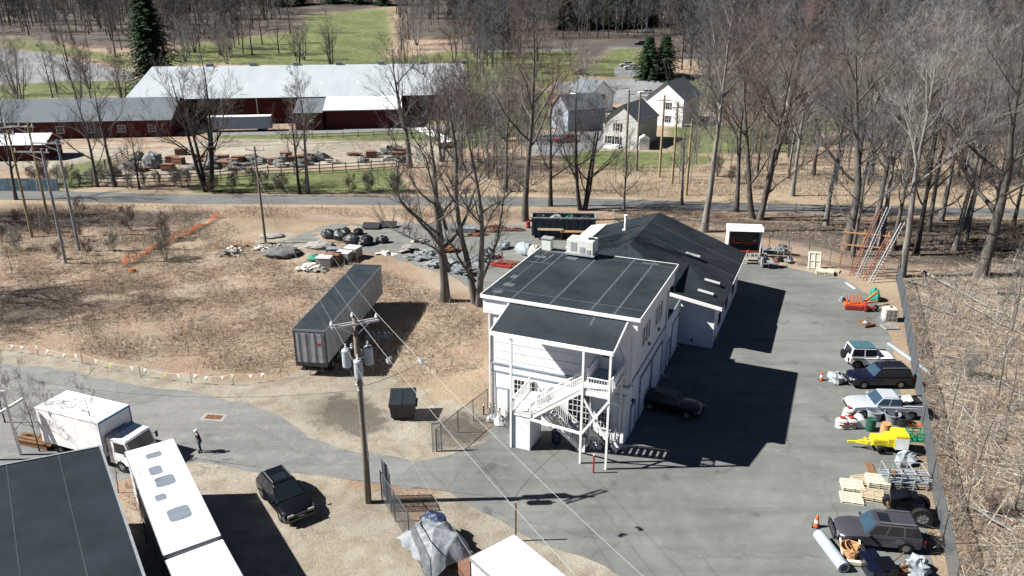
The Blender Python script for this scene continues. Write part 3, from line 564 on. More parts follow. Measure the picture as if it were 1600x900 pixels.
# pale trailer in front of the barn
def box_thing(name, label, cat, a, b, wd, h, mat_, roofm=None, z=0, group=None):
    a = Vector(a); b = Vector(b); d = b - a; t = empty(name, (a.x, a.y, a.z), math.atan2(d.y, d.x), label, cat, group); L_ = d.length
    return t, L_
t, L_ = box_thing('storage_trailer', 'pale blue-grey storage trailer parked in front of the red barn', 'trailer', at(326, 207), at(424, 205), 2.6, 3, 'white_side')
m = MB(); m.b2(0, L_, 0, 2.6, .6, 3.2); m.build('body', 'house_blue', t); m = MB(); m.b2(-.05, L_ + .05, -.05, 2.65, 3.2, 3.35); m.build('roof', 'white_box', t)
for x in (1.5, L_ - 2.5, L_ - 1.4):
    m = MB(); m.tube([(x, .1, .45), (x, 2.5, .45)], .45, 14); m.build('wheel', 'black_rubber', t)
# small buildings at the far left edge
for i, (u, v, L1, W1, he, hr, wm, rm, lab) in enumerate(((15, 255, 22, 7, 3.0, 4.4, 'barn_red', 'roof_white', 'low red shed with a white metal roof at the left edge'), (-20, 215, 16, 8, 3, 4.6, 'house_white', 'shingle_grey', 'small white shed beyond the red shed at the left edge'))):
    p = at(u, v); gable('shed', lab, (p.x - 6, p.y + 5, 0), rad(6), L1, W1, he, hr, wm, rm, 'shed')
# houses
def house(c, rz, L1, W1, he, hr, wm, rm, label, win_front=(), name='house'):
    b = gable(name, label, c, rz, L1, W1, he, hr, wm, rm)
    for (x, z) in win_front:   # gable end at local -x, seen from the yard
        window(b, x - .45, x + .45, z, z + 1.5, 2, 2, y=-L1 / 2, axis='y', out=-1)
        m = MB()
        for s in (-.75, .75): m.b2(-L1 / 2 - .05, -L1 / 2 - .004, x + s - .17, x + s + .17, z, z + 1.5)
        m.build('shutter', 'dark_metal', b)
    return b
hp = at(968, 230); hd = rad(62)
f = Vector((cos(hd), sin(hd), 0))
h1 = house((hp + f * 6).to_tuple(), hd, 12, 7.4, 5.2, 8.2, 'house_grey', 'shingle_grey', 'small grey gabled house with dark shutters behind the wooden poles', ((.6, 3.2), (.6, .6), (2.2, .6)))
m = MB(); m.b2(-8.2, -6.05, -.5, 2.5, 0, .3); m.b2(-8.0, -6.05, 0, 1.5, .3, .5); m.build('porch_step', 'house_white', h1)
hp = at(1036, 196); h2 = house((hp + f * 7).to_tuple(), hd, 14, 9, 6.2, 9.8, 'house_white', 'shingle_grey', 'white two-storey gabled house behind the grey one', ((-.8, 3.8), (-.8, .8)))
hp = at(868, 205); f3 = Vector((cos(rad(35)), sin(rad(35)), 0)); h3 = house((hp + Vector((5.5, 5, 0))).to_tuple(), rad(28), 10, 7, 4.8, 7.6, 'house_blue', 'shingle_grey', 'blue-grey house half hidden by bare trees, red car beside it', ((0, 3.0),))
hp = at(928, 178); h4 = house((hp + Vector((0, 8, 0))).to_tuple(), rad(118), 10, 7, 4.8, 7.8, 'house_white', 'shingle_grey', 'pale house farther back left of the paved court', ((0, 3.0), (0, .6)))
for (u, v, rz, wm, lab, L1, W1) in ((1265, 178, 10, 'house_white', 'cream house seen through the trees at the right', 13, 8), (1408, 172, 20, 'house_grey', 'tan house with a dark roof seen through the trees at the right', 14, 9), (1530, 178, 0, 'house_blue', 'blue-grey house low among the trees near the right edge', 12, 8)):
    p = at(u, v); gable('house', lab, p.to_tuple(), rad(rz), L1, W1, 4.5, 7.2, wm, 'shingle_grey')
m = MB(); m.b2(-1, 1, -1, 1, 0, 2.2); m.add([(-1.1, -1.1, 2.2), (1.1, -1.1, 2.2), (1.1, 1.1, 2.2), (-1.1, 1.1, 2.2), (0, -1.1, 2.9), (0, 1.1, 2.9)], [(0, 1, 4), (1, 2, 5, 4), (2, 3, 5), (3, 0, 4, 5)])
o = m.build('garden_shed', 'house_white', loc=at(1005, 233)); tag(o, 'tiny white garden shed right of the grey house', 'shed')
# ------------------------------------------------ trees
def grow(seed, Ht, r0, spread=.3, n1=12, n2=6, n3=5, n4=4, fork=0, low=.3, lean=0, up=.55, tw=.015, stems=1, crook=.055):
    """returns trunk MB (stem and limbs) and crown MB (branches and twigs)"""
    R = random.Random(seed); T = MB(); Cn = MB()
    def bend(p, d, L_, n, w, lift):
        pts = [p]; 
        for i in range(n):
            d = (d + Vector((R.uniform(-w, w), R.uniform(-w, w), R.uniform(-w, w) * .6 + lift))).normalized(); p = p + d * L_ / n; pts.append(p)
        return pts, d
    def side(d, ang):
        r = Vector((R.uniform(-1, 1), R.uniform(-1, 1), R.uniform(-.4, .6))); r = (r - d * r.dot(d)).normalized(); return (d * cos(ang) + r * sin(ang)).normalized()
    def branch(p, d, L_, r, lev):
        nseg = {1: 6, 2: 4, 3: 3, 4: 2}[lev]
        pts, dl = bend(p, d, L_, nseg, {1: .2, 2: .2, 3: .18, 4: .16}[lev], {1: .1, 2: .09, 3: .08, 4: .05}[lev])
        rs = [max(tw * .7, r * (1 - .8 * i / nseg)) for i in range(nseg + 1)]
        (T if lev == 1 else Cn).tube(pts, rs, {1: 5, 2: 4, 3: 3, 4: 3}[lev], cap=False)
        if lev == 4: return
        nc = {1: n2, 2: n3, 3: n4}[lev]
        for k in range(nc):
            f = R.uniform(.25, 1) if lev == 1 else R.uniform(.15, 1); x = f * nseg; i = min(int(x), nseg - 1); q = pts[i].lerp(pts[i + 1], x - i)
            dd = (pts[i + 1] - pts[i]).normalized()
            branch(q, side(dd, rad(R.uniform(22, 50))), L_ * R.uniform(.42, .7) * (1.1 - .35 * f), max(tw, r * (1 - .8 * f) * .6), lev + 1)
    for s in range(stems):
        a = 2 * pi * s / max(1, stems) + R.uniform(-.5, .5); ll = lean if stems == 1 else spread * .6
        d0 = Vector((cos(a) * ll, sin(a) * ll, 1)).normalized() if stems > 1 or lean else Vector((0, 0, 1)); hh = Ht * (1 if s == 0 else R.uniform(.75, 1)); rr = r0 * (1 if stems == 1 else .65)
        p0 = Vector((cos(a), sin(a), 0)) * (0 if stems == 1 else r0 * .7)
        pts, _ = bend(p0 - Vector((0, 0, .3)), d0, hh * .96, 10, crook, .2 if stems == 1 else .08)
        rs = [rr * (1.35 if i == 0 else 1) * max(.08, (1 - i / 10.5)) for i in range(11)]; rs[1] = rr * .95
        T.tube(pts, rs, 7, cap=False)
        m1 = n1 if stems == 1 else max(4, int(n1 / stems) + 1)
        for k in range(m1):
            f = low + (1 - low) * ((k + R.uniform(0, .9)) / m1) ** .85; x = f * 10; i = min(int(x), 9); q = pts[i].lerp(pts[i + 1], x - i)
            az = k * 2.4 + R.uniform(-.5, .5); el = up * R.uniform(.7, 1.3) + .5 * f; d = Vector((cos(az), sin(az), el)).normalized()
            L_ = hh * spread * R.uniform(.75, 1.25) * (1.25 - .75 * f)
            branch(q, d, L_, rs[i] * R.uniform(.38, .62), 1)
    return T, Cn
def tree_proto(name, seed, bark, twig, **k):
    T, Cn = grow(seed, **k); e = empty(name, (0, -500, 0)); T.build('trunk', bark, e, smooth=True); Cn.build('crown', twig, e); return e
P_big = [tree_proto('bare_tree', s, b, t, Ht=28, r0=.42, spread=sp * 1.1, n1=17, n2=7, n3=5, n4=4, tw=.012, low=lo, up=u) for s, b, t, sp, lo, u in
         ((1, 'bark_light', 'twig_light', .26, .34, .9), (2, 'bark', 'twig', .3, .28, .7), (3, 'bark', 'twig_red', .27, .3, .8), (4, 'bark_light', 'twig', .24, .4, 1.0), (5, 'bark', 'twig_grey', .33, .22, .6))]
P_mid = [tree_proto('bare_tree', s, b, t, Ht=17, r0=.3, spread=sp * 1.1, n1=12, n2=6, n3=5, n4=3, low=lo, up=u, tw=.012) for s, b, t, sp, lo, u in
         ((11, 'bark', 'twig', .28, .25, .8), (12, 'bark_dark', 'twig_red', .3, .2, .8), (13, 'bark_light', 'twig_light', .25, .35, 1.), (14, 'bark', 'twig_grey', .35, .15, .5))]
P_multi = [tree_proto('bare_tree', s, b, t, Ht=18, r0=.42, spread=.38, n1=20, n2=7, n3=5, n4=3, low=.12, up=.7, stems=st, tw=.012) for s, b, t, st in ((21, 'bark_dark', 'twig', 4), (22, 'bark', 'twig_red', 3), (23, 'bark_light', 'twig_light', 3))]
P_old = [tree_proto('bare_tree', s, 'bark', 'twig', Ht=22, r0=.5, spread=.34, n1=13, n2=6, n3=5, n4=3, low=.22, up=.45, tw=.013, crook=.13, stems=st) for s, st in ((51, 1), (52, 2), (53, 1))]
P_sap = [tree_proto('sapling', s, 'bark', t, Ht=7, r0=.055, spread=.28, n1=9, n2=5, n3=3, n4=2, low=.15, up=1.0, tw=.008) for s, t in ((31, 'twig'), (32, 'twig_light'), (33, 'twig_red'))]
P_bush = [tree_proto('bush', s, 'bark', t, Ht=3.2, r0=.05, spread=.5, n1=16, n2=6, n3=4, n4=3, low=.05, up=.9, stems=6, tw=.008) for s, t in ((41, 'twig_red'), (42, 'twig'), (43, 'twig_light'))]
used = set()
def plant(proto, p, sc_=1., rz=None, label=None, group=None, zs_=1., cat='tree', rx=0, ry=0):
    if rz is None: rz = random.uniform(0, 6.28)
    if proto.name in used: o = copy_tree(proto)
    else: used.add(proto.name); o = proto
    o.location = (p[0], p[1], p[2] if len(p) > 2 else terr(p[0], p[1])); o.rotation_euler = (rx, ry, rz); o.scale = (sc_, sc_, sc_ * zs_)
    o['label'] = label; o['category'] = cat
    if group: o['group'] = group
    elif 'group' in o: del o['group']
    return o
# ones that stand out, each placed where its foot is
hero = [(P_old[0], 695, 470, .95, 'rough grey trunk with low crooked branches right behind the dark semi-trailer', .3), (P_old[1], 748, 475, 1.1, 'forked bare tree touching the left edge of the flat roof', 2.),
        (P_big[2], 820, 345, 1.08, 'very tall thick bare tree behind the roll-off container', 1.), (P_mid[1], 860, 322, 1.1, 'slender dark bare tree between the thick tree and the path', .5),
        (P_multi[0], 910, 328, 1.1, 'dark bare tree with two stems beside the path behind the container', 4.), (P_big[3], 1100, 362, 1.08, 'tall straight pale trunk rising behind the gabled dark roof', 2.6),
        (P_multi[1], 1182, 342, 1.5, 'double-stemmed tree behind the white open shed', 5.), (P_old[2], 1322, 390, 1.2, 'massive grey tree behind the leaning ladders', .8), (P_big[0], 1408, 432, .95, 'pale tree at the bend of the chain link fence', 3.3),
        (P_old[0], 1532, 434, 1.25, 'big pale tree near the right edge, reaching over the woodland floor', 2.1), (P_multi[0], 326, 299, 1.3, 'broad dark spreading tree with many stems beside the path', 1.2),
        (P_mid[3], 152, 292, 1.0, 'dark leaning tree left of the stone yard', 1.), (P_mid[0], 180, 292, 1.05, 'slim straight tree in front of the stone yard', 2.), (P_big[4], 25, 312, .62, 'dark thick tree at the far left edge beside the path', .2),
        (P_mid[2], 482, 302, 1.05, 'pale forked tree on the green strip by the rail fence', 3.), (P_mid[1], 468, 303, .9, 'darker twin of the forked tree by the rail fence', .2), (P_mid[1], 218, 296, .62, 'small dark tree in front of the stone yard', 5.), (P_old[2], 640, 262, 1.0, 'tree with long low limbs right of the rail fence', 1.9),
        (P_multi[1], 690, 252, .95, 'reddish multi-stemmed tree above the sloping bank', 4.), (P_mid[3], 975, 328, .6, 'small bare tree behind the vent pipe', 3.), (P_mid[0], 1065, 320, .8, 'thin bare tree beside the tallest pale trunk', 1.),
        (P_mid[2], 1238, 306, 1.2, 'thin grey tree beside the path right of the double-stemmed tree', 1.4), (P_big[0], 1290, 352, .8, 'pale slim tree just left of the massive grey tree', .7), (P_big[2], 1150, 330, .85, 'brownish tree just left of the double-stemmed tree', 4.4),
        (P_mid[2], 1375, 385, 1.15, 'thin pale tree right of the leaning ladders', 5.), (P_big[3], 1470, 345, .9, 'straight pale tree beyond the fallen logs', 1.1), (P_mid[0], 790, 300, 1.1, 'thin tree beyond the path left of the thick tree', 5.5)]
HERO = []
for pr, u, v, s, lab, rz in hero: HERO.append(plant(pr, at(u, v), s, rz, lab))
# crooked low limbs that give the two trees by the building their look
def vp(u, v, y):
    d = at(u, v, 1.0) - Vector((0, 0, CAM_H)); return Vector((0, 0, CAM_H)) + d * (y / d.y)
def limbs(owner, L_, seed):
    Rl = random.Random(seed); m = MB(); tw_ = MB(); inv = Matrix.LocRotScale(owner.location, owner.rotation_euler, owner.scale).inverted()
    for pts, r0_ in L_:
        P = [vp(*q) for q in pts]; Q = []
        for a, b in zip(P[:-1], P[1:]): Q += [a.lerp(b, k / 3) + Vector((Rl.uniform(-.08, .08), Rl.uniform(-.2, .2), Rl.uniform(-.08, .08))) for k in range(3)]
        Q.append(P[-1]); n = len(Q); rr = [r0_ * (1 - .85 * i / (n - 1)) for i in range(n)]; m.tube([inv @ q for q in Q], [x / owner.scale[0] for x in rr], 7, cap=False)
        for i in range(2, n):
            for k in range(4):
                d = Vector((Rl.uniform(-1, 1), Rl.uniform(-1, 1), Rl.uniform(0, 1.2))).normalized(); q = Q[i]; ln = Rl.uniform(.8, 2.6); c = [q]
                for j in range(4): d = (d + Vector((Rl.uniform(-.25, .25), Rl.uniform(-.25, .25), .12))).normalized(); c.append(c[-1] + d * ln / 4)
                tw_.tube([inv @ x for x in c], [x / owner.scale[0] for x in (.035, .028, .02, .014, .008)], 4, cap=False)
                for j in range(1, 5):
                    for _ in range(3): e2_ = (d + Vector((Rl.uniform(-.9, .9), Rl.uniform(-.9, .9), Rl.uniform(-.4, .7)))).normalized(); tw_.tube([inv @ c[j], inv @ (c[j] + e2_ * Rl.uniform(.4, 1.1))], [.012, .006], 3, cap=False)
    m.build('limb', 'bark', owner, smooth=True); tw_.build('twigs', 'twig', owner)
bpy.context.view_layer.update()
limbs(HERO[0], [(((703, 425, 73), (690, 385, 72), (660, 350, 71.5), (630, 318, 71), (620, 300, 71), (623, 250, 71), (612, 205, 71)), .2), (((700, 410, 73), (680, 388, 72), (640, 372, 71), (600, 350, 70)), .12), (((698, 360, 73), (680, 300, 73), (665, 250, 73), (640, 200, 73)), .16)], 1)
limbs(HERO[1], [(((742, 440, 72), (722, 412, 72), (700, 375, 72.5), (690, 330, 73)), .17), (((752, 440, 72), (765, 410, 72), (778, 370, 72), (785, 320, 72), (800, 250, 72)), .16), (((750, 380, 72), (770, 330, 73), (800, 300, 73.5), (830, 290, 74)), .1)], 2)
# the woods, area by area
ORD = 'first second third fourth fifth sixth seventh eighth ninth tenth eleventh twelfth thirteenth fourteenth fifteenth sixteenth seventeenth eighteenth nineteenth twentieth'.split() + ['twenty-' + w for w in 'first second third fourth fifth sixth seventh eighth ninth'.split()] + ['thirtieth']
def wood(n, x0, x1, y0, y1, protos, s0, s1, label, group, keep=lambda x, y: True, dmin=2.5, seed=1):
    R = random.Random(seed); got = []; tries = 0
    while len(got) < n and tries < n * 60:
        tries += 1; x = R.uniform(x0, x1); y = R.uniform(y0, y1)
        if not keep(x, y) or any((x - a) ** 2 + (y - b) ** 2 < dmin ** 2 for a, b, _ in got): continue
        got.append((x, y, plant(R.choice(protos), (x, y), R.uniform(s0, s1), R.uniform(0, 6.28), label, group, zs_=R.uniform(.9, 1.1))))
    if n > 30:
        ys = sorted(g_[1] for g_ in got); cut = ys[len(ys) // 2]
        for _x, _y, o in got: q = _y >= cut; o['label'] = label.replace('bare tree', 'deeper standing bare tree' if q else 'nearer standing bare tree'); o['group'] = group + (', deeper half' if q else ', nearer half')
def uv(x, y):
    c = y * cos(PITCH) + CAM_H * sin(PITCH); return 800 + FPX * x / c
def offpath(x, y): return not (103 < y < 122)
wood(24, 36, 100, 88, 128, P_big + P_mid, .7, 1.02, 'tall grey bare tree on the strip between lot and path', 'bare trees by the path at the right', lambda x, y: offpath(x, y) and x > 38 + (y - 88) * .1 and uv(x, y) > 1180, 3, 2)
wood(30, 34, 120, 86, 135, P_mid, .9, 1.45, 'slim bare tree standing between the thick trunks at the right', 'slim trees between the thick trunks', lambda x, y: offpath(x, y) and uv(x, y) > 1190 and x > 39 + (y - 88) * .1, 2, 21)
wood(56, 30, 160, 124, 200, P_big + P_mid + P_multi, .6, .9, 'bare tree in the wood beyond the path', 'bare trees of the wood beyond the path', lambda x, y: uv(x, y) > 1090 and not (1040 < uv(x, y) < 1160 and y > 140), 3.5, 3)
wood(46, 20, 220, 200, 330, P_big + P_mid + P_multi, .55, .85, 'bare tree far behind the houses at the right', 'bare trees behind the houses', lambda x, y: uv(x, y) > 1070 or (uv(x, y) > 1045 and y > 300), 5, 4)
wood(14, -14, 16, 122, 200, P_mid + P_multi + [P_big[2]], .6, .9, 'reddish brown bare tree between the barn and the grey house', 'bare trees left of the houses', lambda x, y: 690 < uv(x, y) < 860 and y < 180, 3.5, 5)
wood(10, -160, -60, 215, 262, P_mid + P_multi, .7, 1., 'bare tree on the grass behind the stable', 'bare trees behind the stable', lambda x, y: uv(x, y) < 205, 7, 6)
wood(42, -190, 60, 285, 420, P_big + P_mid + P_multi, .65, .95, 'bare tree on the slope behind the barn', 'bare trees on the slope behind the barn', lambda x, y: not (475 < uv(x, y) < 625) and not (850 < uv(x, y) < 1010 and y < 300), 7, 7)
wood(9, -140, -62, 282, 315, [P_multi[0], P_multi[2], P_mid[3]], .7, .95, 'rounded bare tree on the lawn edge behind the barn roof', 'bare trees on the lawn edge', lambda x, y: 290 < uv(x, y) < 560, 8, 8)
wood(5, 2, 26, 250, 300, [P_multi[2], P_mid[0]], .5, .8, 'small bare tree beside the far lawn and road', 'bare trees by the far road', lambda x, y: 880 < uv(x, y) < 960, 6, 9)
# trees just outside the left edge whose shade falls over the field
for i, (x, y, s) in enumerate(((-62, 71, .8), (-66, 75, .9), (-58, 66, .7), (-86, 101, .9), (-92, 97, 1.), (-82, 105, .8), (-76, 98, .7))): plant([P_multi[0], P_big[4]][i % 2], (x, y), s, None, 'bare tree just beyond the left edge of the view', 'trees left of the field')
for (u, v, s, i, lab) in ((1440, 560, .7, 0, 'thin sapling close behind the fence beside the jeep'), (1488, 640, .8, 1, 'pale sapling on the woodland floor level with the silver pickup'), (1560, 620, 1.1, 0, 'tallest sapling on the woodland floor near the right edge'), (1530, 720, .9, 2, 'reddish sapling low on the right edge'), (1585, 800, .9, 1, 'sapling at the lower right edge'), (1510, 800, .7, 0, 'small sapling behind the fence near the grey estate car'), (1450, 500, .8, 2, 'reddish sapling beside the fallen logs'), (1580, 520, 1.3, 1, 'pale sapling beneath the big tree at the right'),
                          (30, 690, 1.0, 0, 'bare sapling in front of the box truck, leftmost'), (62, 705, .9, 1, 'bare sapling against the side of the box truck'), (100, 712, .85, 2, 'bare sapling between truck and low roof'), (158, 720, .95, 0, 'bare sapling at the corner of the low roof'), (185, 770, .6, 2, 'short sapling beside the gap next to the long white trailer'), (230, 850, .7, 1, 'bare sapling in the shade between roof and trailer'), (8, 660, 1.0, 2, 'reddish sapling at the left edge by the road'),
                          (240, 390, .45, 2, 'weedy sapling next to the orange netting'), (20, 430, .7, 0, 'sapling in the brush at the left edge'), (290, 400, .3, 1, 'tiny sapling at the end of the netting')):
    plant(P_sap[i], at(u, v), s, None, lab, cat='sapling')
wood(26, 36, 75, 30, 86, P_sap, .5, 1.1, 'thin sapling on the woodland floor at the right', 'saplings on the woodland floor', lambda x, y: x > 31 + (y - 35) * .3, 2.5, 11)
for o_ in []: pass
wood(22, -78, -36, 121.5, 125, P_bush, .7, 1.3, 'dark leafless bush between the path and the stone yard fence', 'bushes along the stone yard fence', dmin=1.2, seed=15)
R = random.Random(5)
for k in range(34):
    reg = R.choice((0, 0, 1, 1, 2, 3, 4))
    u, v = [(R.uniform(320, 640), R.uniform(303, 297)), (R.uniform(0, 260), R.uniform(325, 420)), (R.uniform(640, 860), R.uniform(255, 300)), (R.uniform(1450, 1600), R.uniform(450, 900)), (R.uniform(900, 1250), R.uniform(275, 302))][reg]
    plant(P_bush[R.randrange(3)], at(u, v), R.uniform(.5, 1.1), None, ['leafless bush on the bank above the path', 'leafless bush in the brush at the left', 'leafless bush on the slope behind the tall trees', 'leafless bush on the woodland floor', 'leafless bush beyond the path by the poles'][reg], ['bushes on the bank', 'bushes at the left', 'bushes on the slope', 'bushes in the woodland', 'bushes by the poles'][reg], cat='bush')
for e_ in P_big + P_mid + P_old + P_multi + P_sap + P_bush:
    if e_.name not in used: plant(e_, (-60 - len(used), 60), .5, 0, 'bare tree just beyond the left edge of the view', 'trees left of the field')
# evergreens
def conifer(name, p, Ht, rad_, label, m='needle', seed=1, taper=1., dens=7):
    R = random.Random(seed); e = empty(name, p, 0, label, 'evergreen tree'); t = MB(); t.tube([(0, 0, -.3), (0, 0, Ht * .5), (0, 0, Ht)], [Ht * .016, Ht * .01, .03], 7); t.build('trunk', 'bark_dark', e)
    c = MB(); lv = int(Ht / .55)
    for i in range(lv):
        z = Ht * (.06 + .93 * i / lv); rr = rad_ * (1 - (i / lv) ** taper) * R.uniform(.75, 1.12) + .25; nb = 9 if i < lv * .7 else 6
        for k in range(nb):
            a = 2 * pi * k / nb + i * .7 + R.uniform(-.3, .3); rl_ = rr * R.uniform(.65, 1.1)
            for j in range(7):
                f = (j + .6) / 7; q = Vector((cos(a) * rl_ * f, sin(a) * rl_ * f, z - rl_ * .28 * f + R.uniform(-.1, .1)))
                s = .62 * (1.2 - .6 * f) * (rad_ / 5 + .35)
                for w_ in range(3):
                    b = a + R.uniform(-1.2, 1.2); d = Vector((cos(b), sin(b), -.35 + R.uniform(-.25, .15))) * s * 1.3; n_ = Vector((-sin(b), cos(b), R.uniform(-.3, .3))) * s * .32
                    c.add([q - n_, q + d * .6 - n_ * .6, q + d, q + d * .5 + n_ * .8], [(0, 1, 2, 3)])
    c.build('crown', m, e); return e
conifer('spruce_tree', at(247, 158), 33, 9.5, 'tall dark spruce standing at the left end of the barn', seed=3, taper=1.9)
conifer('pine_tree', at(1012, 122), 14, 7, 'dark rounded pine beside the far car park', seed=5, taper=1.8); conifer('pine_tree', at(1038, 121), 14, 7, 'dark pine right behind the first one at the far car park', seed=6, taper=1.8)
conifer('cedar_tree', at(728, 196), 9, 3.2, 'bright green cedar at the right end of the barn', 'leaf_green', seed=7, taper=1.6); conifer('cedar_tree', at(752, 190), 7, 2.6, 'lower bright green cedar beside the first, behind bare branches', 'leaf_green', seed=8, taper=1.6)
for (u, v, h) in ((880, 46, 20), (905, 42, 22), (930, 40, 22), (958, 44, 24), (985, 42, 22), (1015, 38, 22), (1060, 30, 20), (560, 6, 14), (520, 6, 13), (600, 8, 14), (470, 8, 13), (850, 30, 20), (440, 10, 14)): conifer('pine_tree', at(u, v), h, 8, 'dark evergreen in the row at the foot of the far hill', seed=u, taper=1.5)['group'] = 'evergreens at the foot of the hill'
# the far wooded hillside reads as one mass
def far_forest():
    Rn = np.random.default_rng(3); vs = []; fs = []; mi = []; cnt = 0
    protos = []
    for s in range(5):
        T, Cn = grow(100 + s, Ht=17, r0=.2, spread=.3, n1=10, n2=6, n3=4, n4=0, low=.12, up=.8, tw=.04); 
        v = np.array(T.v + Cn.v); k = len(T.v); f = [x for x in T.f] + [tuple(i + k for i in x) for x in Cn.f]
        f = np.array([x if len(x) == 4 else x + (x[-1],) for x in f if len(x) in (3, 4)]); protos.append((v, f))
    N = 3000
    for i in range(N):
        y = 262 + 300 * Rn.random() ** .9; x = Rn.uniform(-.72, .8) * y
        u = uv(x, y); c_ = (y * cos(PITCH) - (terr(x, y) - CAM_H) * sin(PITCH)); v_ = 450 - FPX * (y * sin(PITCH) + (terr(x, y) - CAM_H) * cos(PITCH)) / c_
        if (455 < u < 622 and v_ > 9) or (u < 240 and v_ > 56) or (820 < u < 1060 and v_ > 62) or (200 < u < 720 and v_ > 32 and Rn.random() < (.85 if u > 430 else .45)) or (y < 300 and u < 720): continue
        v, f = protos[i % 5]; a = Rn.uniform(0, 6.28); s = Rn.uniform(.8, 1.35); c, sn = cos(a) * s, sin(a) * s
        q = np.stack([v[:, 0] * c - v[:, 1] * sn + x, v[:, 0] * sn + v[:, 1] * c + y, v[:, 2] * s + terr(x, y)], 1)
        vs.append(q); fs.append(f + cnt); cnt += len(q); mi.append(np.full(len(f), int(Rn.integers(0, 3))))
    o = np_mesh('far_wood', np.concatenate(vs), np.concatenate(fs), ['twig_grey', 'bark_dark', 'twig_grey'], np.concatenate(mi)); tag(o, 'grey-brown leafless wood covering the far hillside', 'woodland', kind='stuff')
far_forest()
def undergrowth():
    Rn = np.random.default_rng(8); protos = []; vs = []; fs = []; mi = []; cnt = 0
    for s in range(4):
        T, Cn = grow(140 + s, Ht=8, r0=.06, spread=.3, n1=8, n2=5, n3=3, n4=0, low=.08, up=1.0, tw=.016, crook=.1); v = np.array(T.v + Cn.v); k = len(T.v)
        f = list(T.f) + [tuple(i + k for i in x) for x in Cn.f]; protos.append((v, np.array([x for x in f if len(x) == 4] + [x + (x[-1],) for x in f if len(x) == 3])))
    for i in range(1700):
        y = 124 + 130 * Rn.random() ** .8; x = Rn.uniform(-.12, .85) * y; u = uv(x, y)
        if not ((u > 1085) or (690 < u < 850 and y < 200) or (u > 850 and y < 128)): continue
        if Rn.random() < .3 and 1085 < u < 1250 and 140 < y < 190: continue
        v, f = protos[i % 4]; a = Rn.uniform(0, 6.28); s = Rn.uniform(.5, 1.8); c, sn = cos(a) * s, sin(a) * s
        vs.append(np.stack([v[:, 0] * c - v[:, 1] * sn + x, v[:, 0] * sn + v[:, 1] * c + y, v[:, 2] * s + terr(x, y)], 1)); fs.append(f + cnt); cnt += len(v); mi.append(np.full(len(f), int(Rn.integers(0, 3))))
    o = np_mesh('undergrowth', np.concatenate(vs), np.concatenate(fs), ['twig', 'twig_light', 'twig_grey'], np.concatenate(mi)); tag(o, 'leafless thicket of thin stems filling the wood beyond the path', 'thicket', kind='stuff')
undergrowth()
# ------------------------------------------------ ground litter and dead stalks
def scatter(name, label, n, region, hmin, hmax, wd, mats, lay=.6, seed=1, cluster=None):
    Rn = np.random.default_rng(seed); x0, x1, y0, y1, keep = region; out = []
    while sum(len(a) for a in out) < n:
        x = Rn.uniform(x0, x1, n); y = Rn.uniform(y0, y1, n); k = keep(x, y)
        if cluster: k &= (np.sin(x * cluster) * np.sin(y * cluster * 1.3 + x * .2) + Rn.uniform(-.9, .9, n)) > 0
        out.append(np.stack([x[k], y[k]], 1))
    P = np.concatenate(out)[:n]; h = Rn.uniform(hmin, hmax, n); a = Rn.uniform(0, 6.28, n); flat = Rn.random(n) < lay
    tz = np.where(flat, Rn.uniform(0, .25, n), Rn.uniform(.8, 1.4, n)); d = np.stack([np.cos(a) * np.cos(tz), np.sin(a) * np.cos(tz), np.sin(tz)], 1) * h[:, None]
    w_ = np.stack([-np.sin(a), np.cos(a), np.zeros(n)], 1) * wd * Rn.uniform(.6, 1.6, (n, 1)); b = np.stack([P[:, 0], P[:, 1], np.full(n, .03) + Rn.uniform(0, .05, n)], 1)
    up = np.array([0, 0, wd * 1.4])
    V = np.stack([b - w_, b + w_, b + up, b + d], 1).reshape(-1, 3); i = np.arange(n)[:, None] * 4
    F_ = np.concatenate([i + [[0, 1, 3]], i + [[1, 2, 3]], i + [[2, 0, 3]]]); mi = Rn.integers(0, len(mats), n); mi = np.concatenate([mi, mi, mi])
    o = np_mesh(name, V, F_, mats, mi); return tag(o, label, 'ground cover', kind='stuff')
def pip(pix):
    P = poly_w(pix)
    def f(x, y):
        ins = np.zeros(len(x), bool)
        for i in range(len(P)):
            xa, ya = P[i]; xb, yb = P[(i + 1) % len(P)]; ins ^= ((ya > y) != (yb > y)) & (x < (xb - xa) * (y - ya) / (yb - ya + 1e-12) + xa)
        return ins
    return P, f
def region(pix):
    P, f = pip(pix); return (P[:, 0].min(), P[:, 0].max(), P[:, 1].min(), P[:, 1].max(), f)
scatter('brush_litter', 'brown dead stalks and cut brush covering the open field', 56000, region([(0, 330), (350, 345), (440, 410), (560, 410), (750, 480), (755, 575), (640, 600), (590, 585), (430, 585), (280, 575), (100, 548), (0, 535)]), .15, 1.0, .014, ['reed', 'reed_dark', 'reed', 'reed', 'reed_pale'], .75, 2, .5)
scatter('forest_litter', 'fallen twigs, leaves and dead stems on the woodland floor', 70000, region([(1412, 440), (1700, 380), (1800, 930), (1505, 930), (1470, 740), (1440, 600), (1425, 520)]), .12, .95, .013, ['reed', 'reed_dark', 'reed_pale', 'reed', 'bark_light'], .72, 3, .8)
scatter('fallen_branches', 'long pale fallen branches and vines criss-crossing the woodland floor', 5200, region([(1418, 440), (1700, 380), (1800, 930), (1510, 930), (1475, 740), (1445, 600), (1430, 520)]), .8, 3.6, .02, ['bark_light', 'reed_pale', 'twig_light', 'bark'], .85, 13)
scatter('brush_stalks', 'cut brush and long dead stalks lying on the brown field', 5200, region([(0, 330), (350, 345), (440, 410), (560, 410), (750, 480), (740, 560), (640, 590), (430, 580), (100, 540), (0, 530)]), .7, 2.2, .016, ['reed', 'reed_pale', 'reed_dark', 'twig_red'], .85, 14, .35)
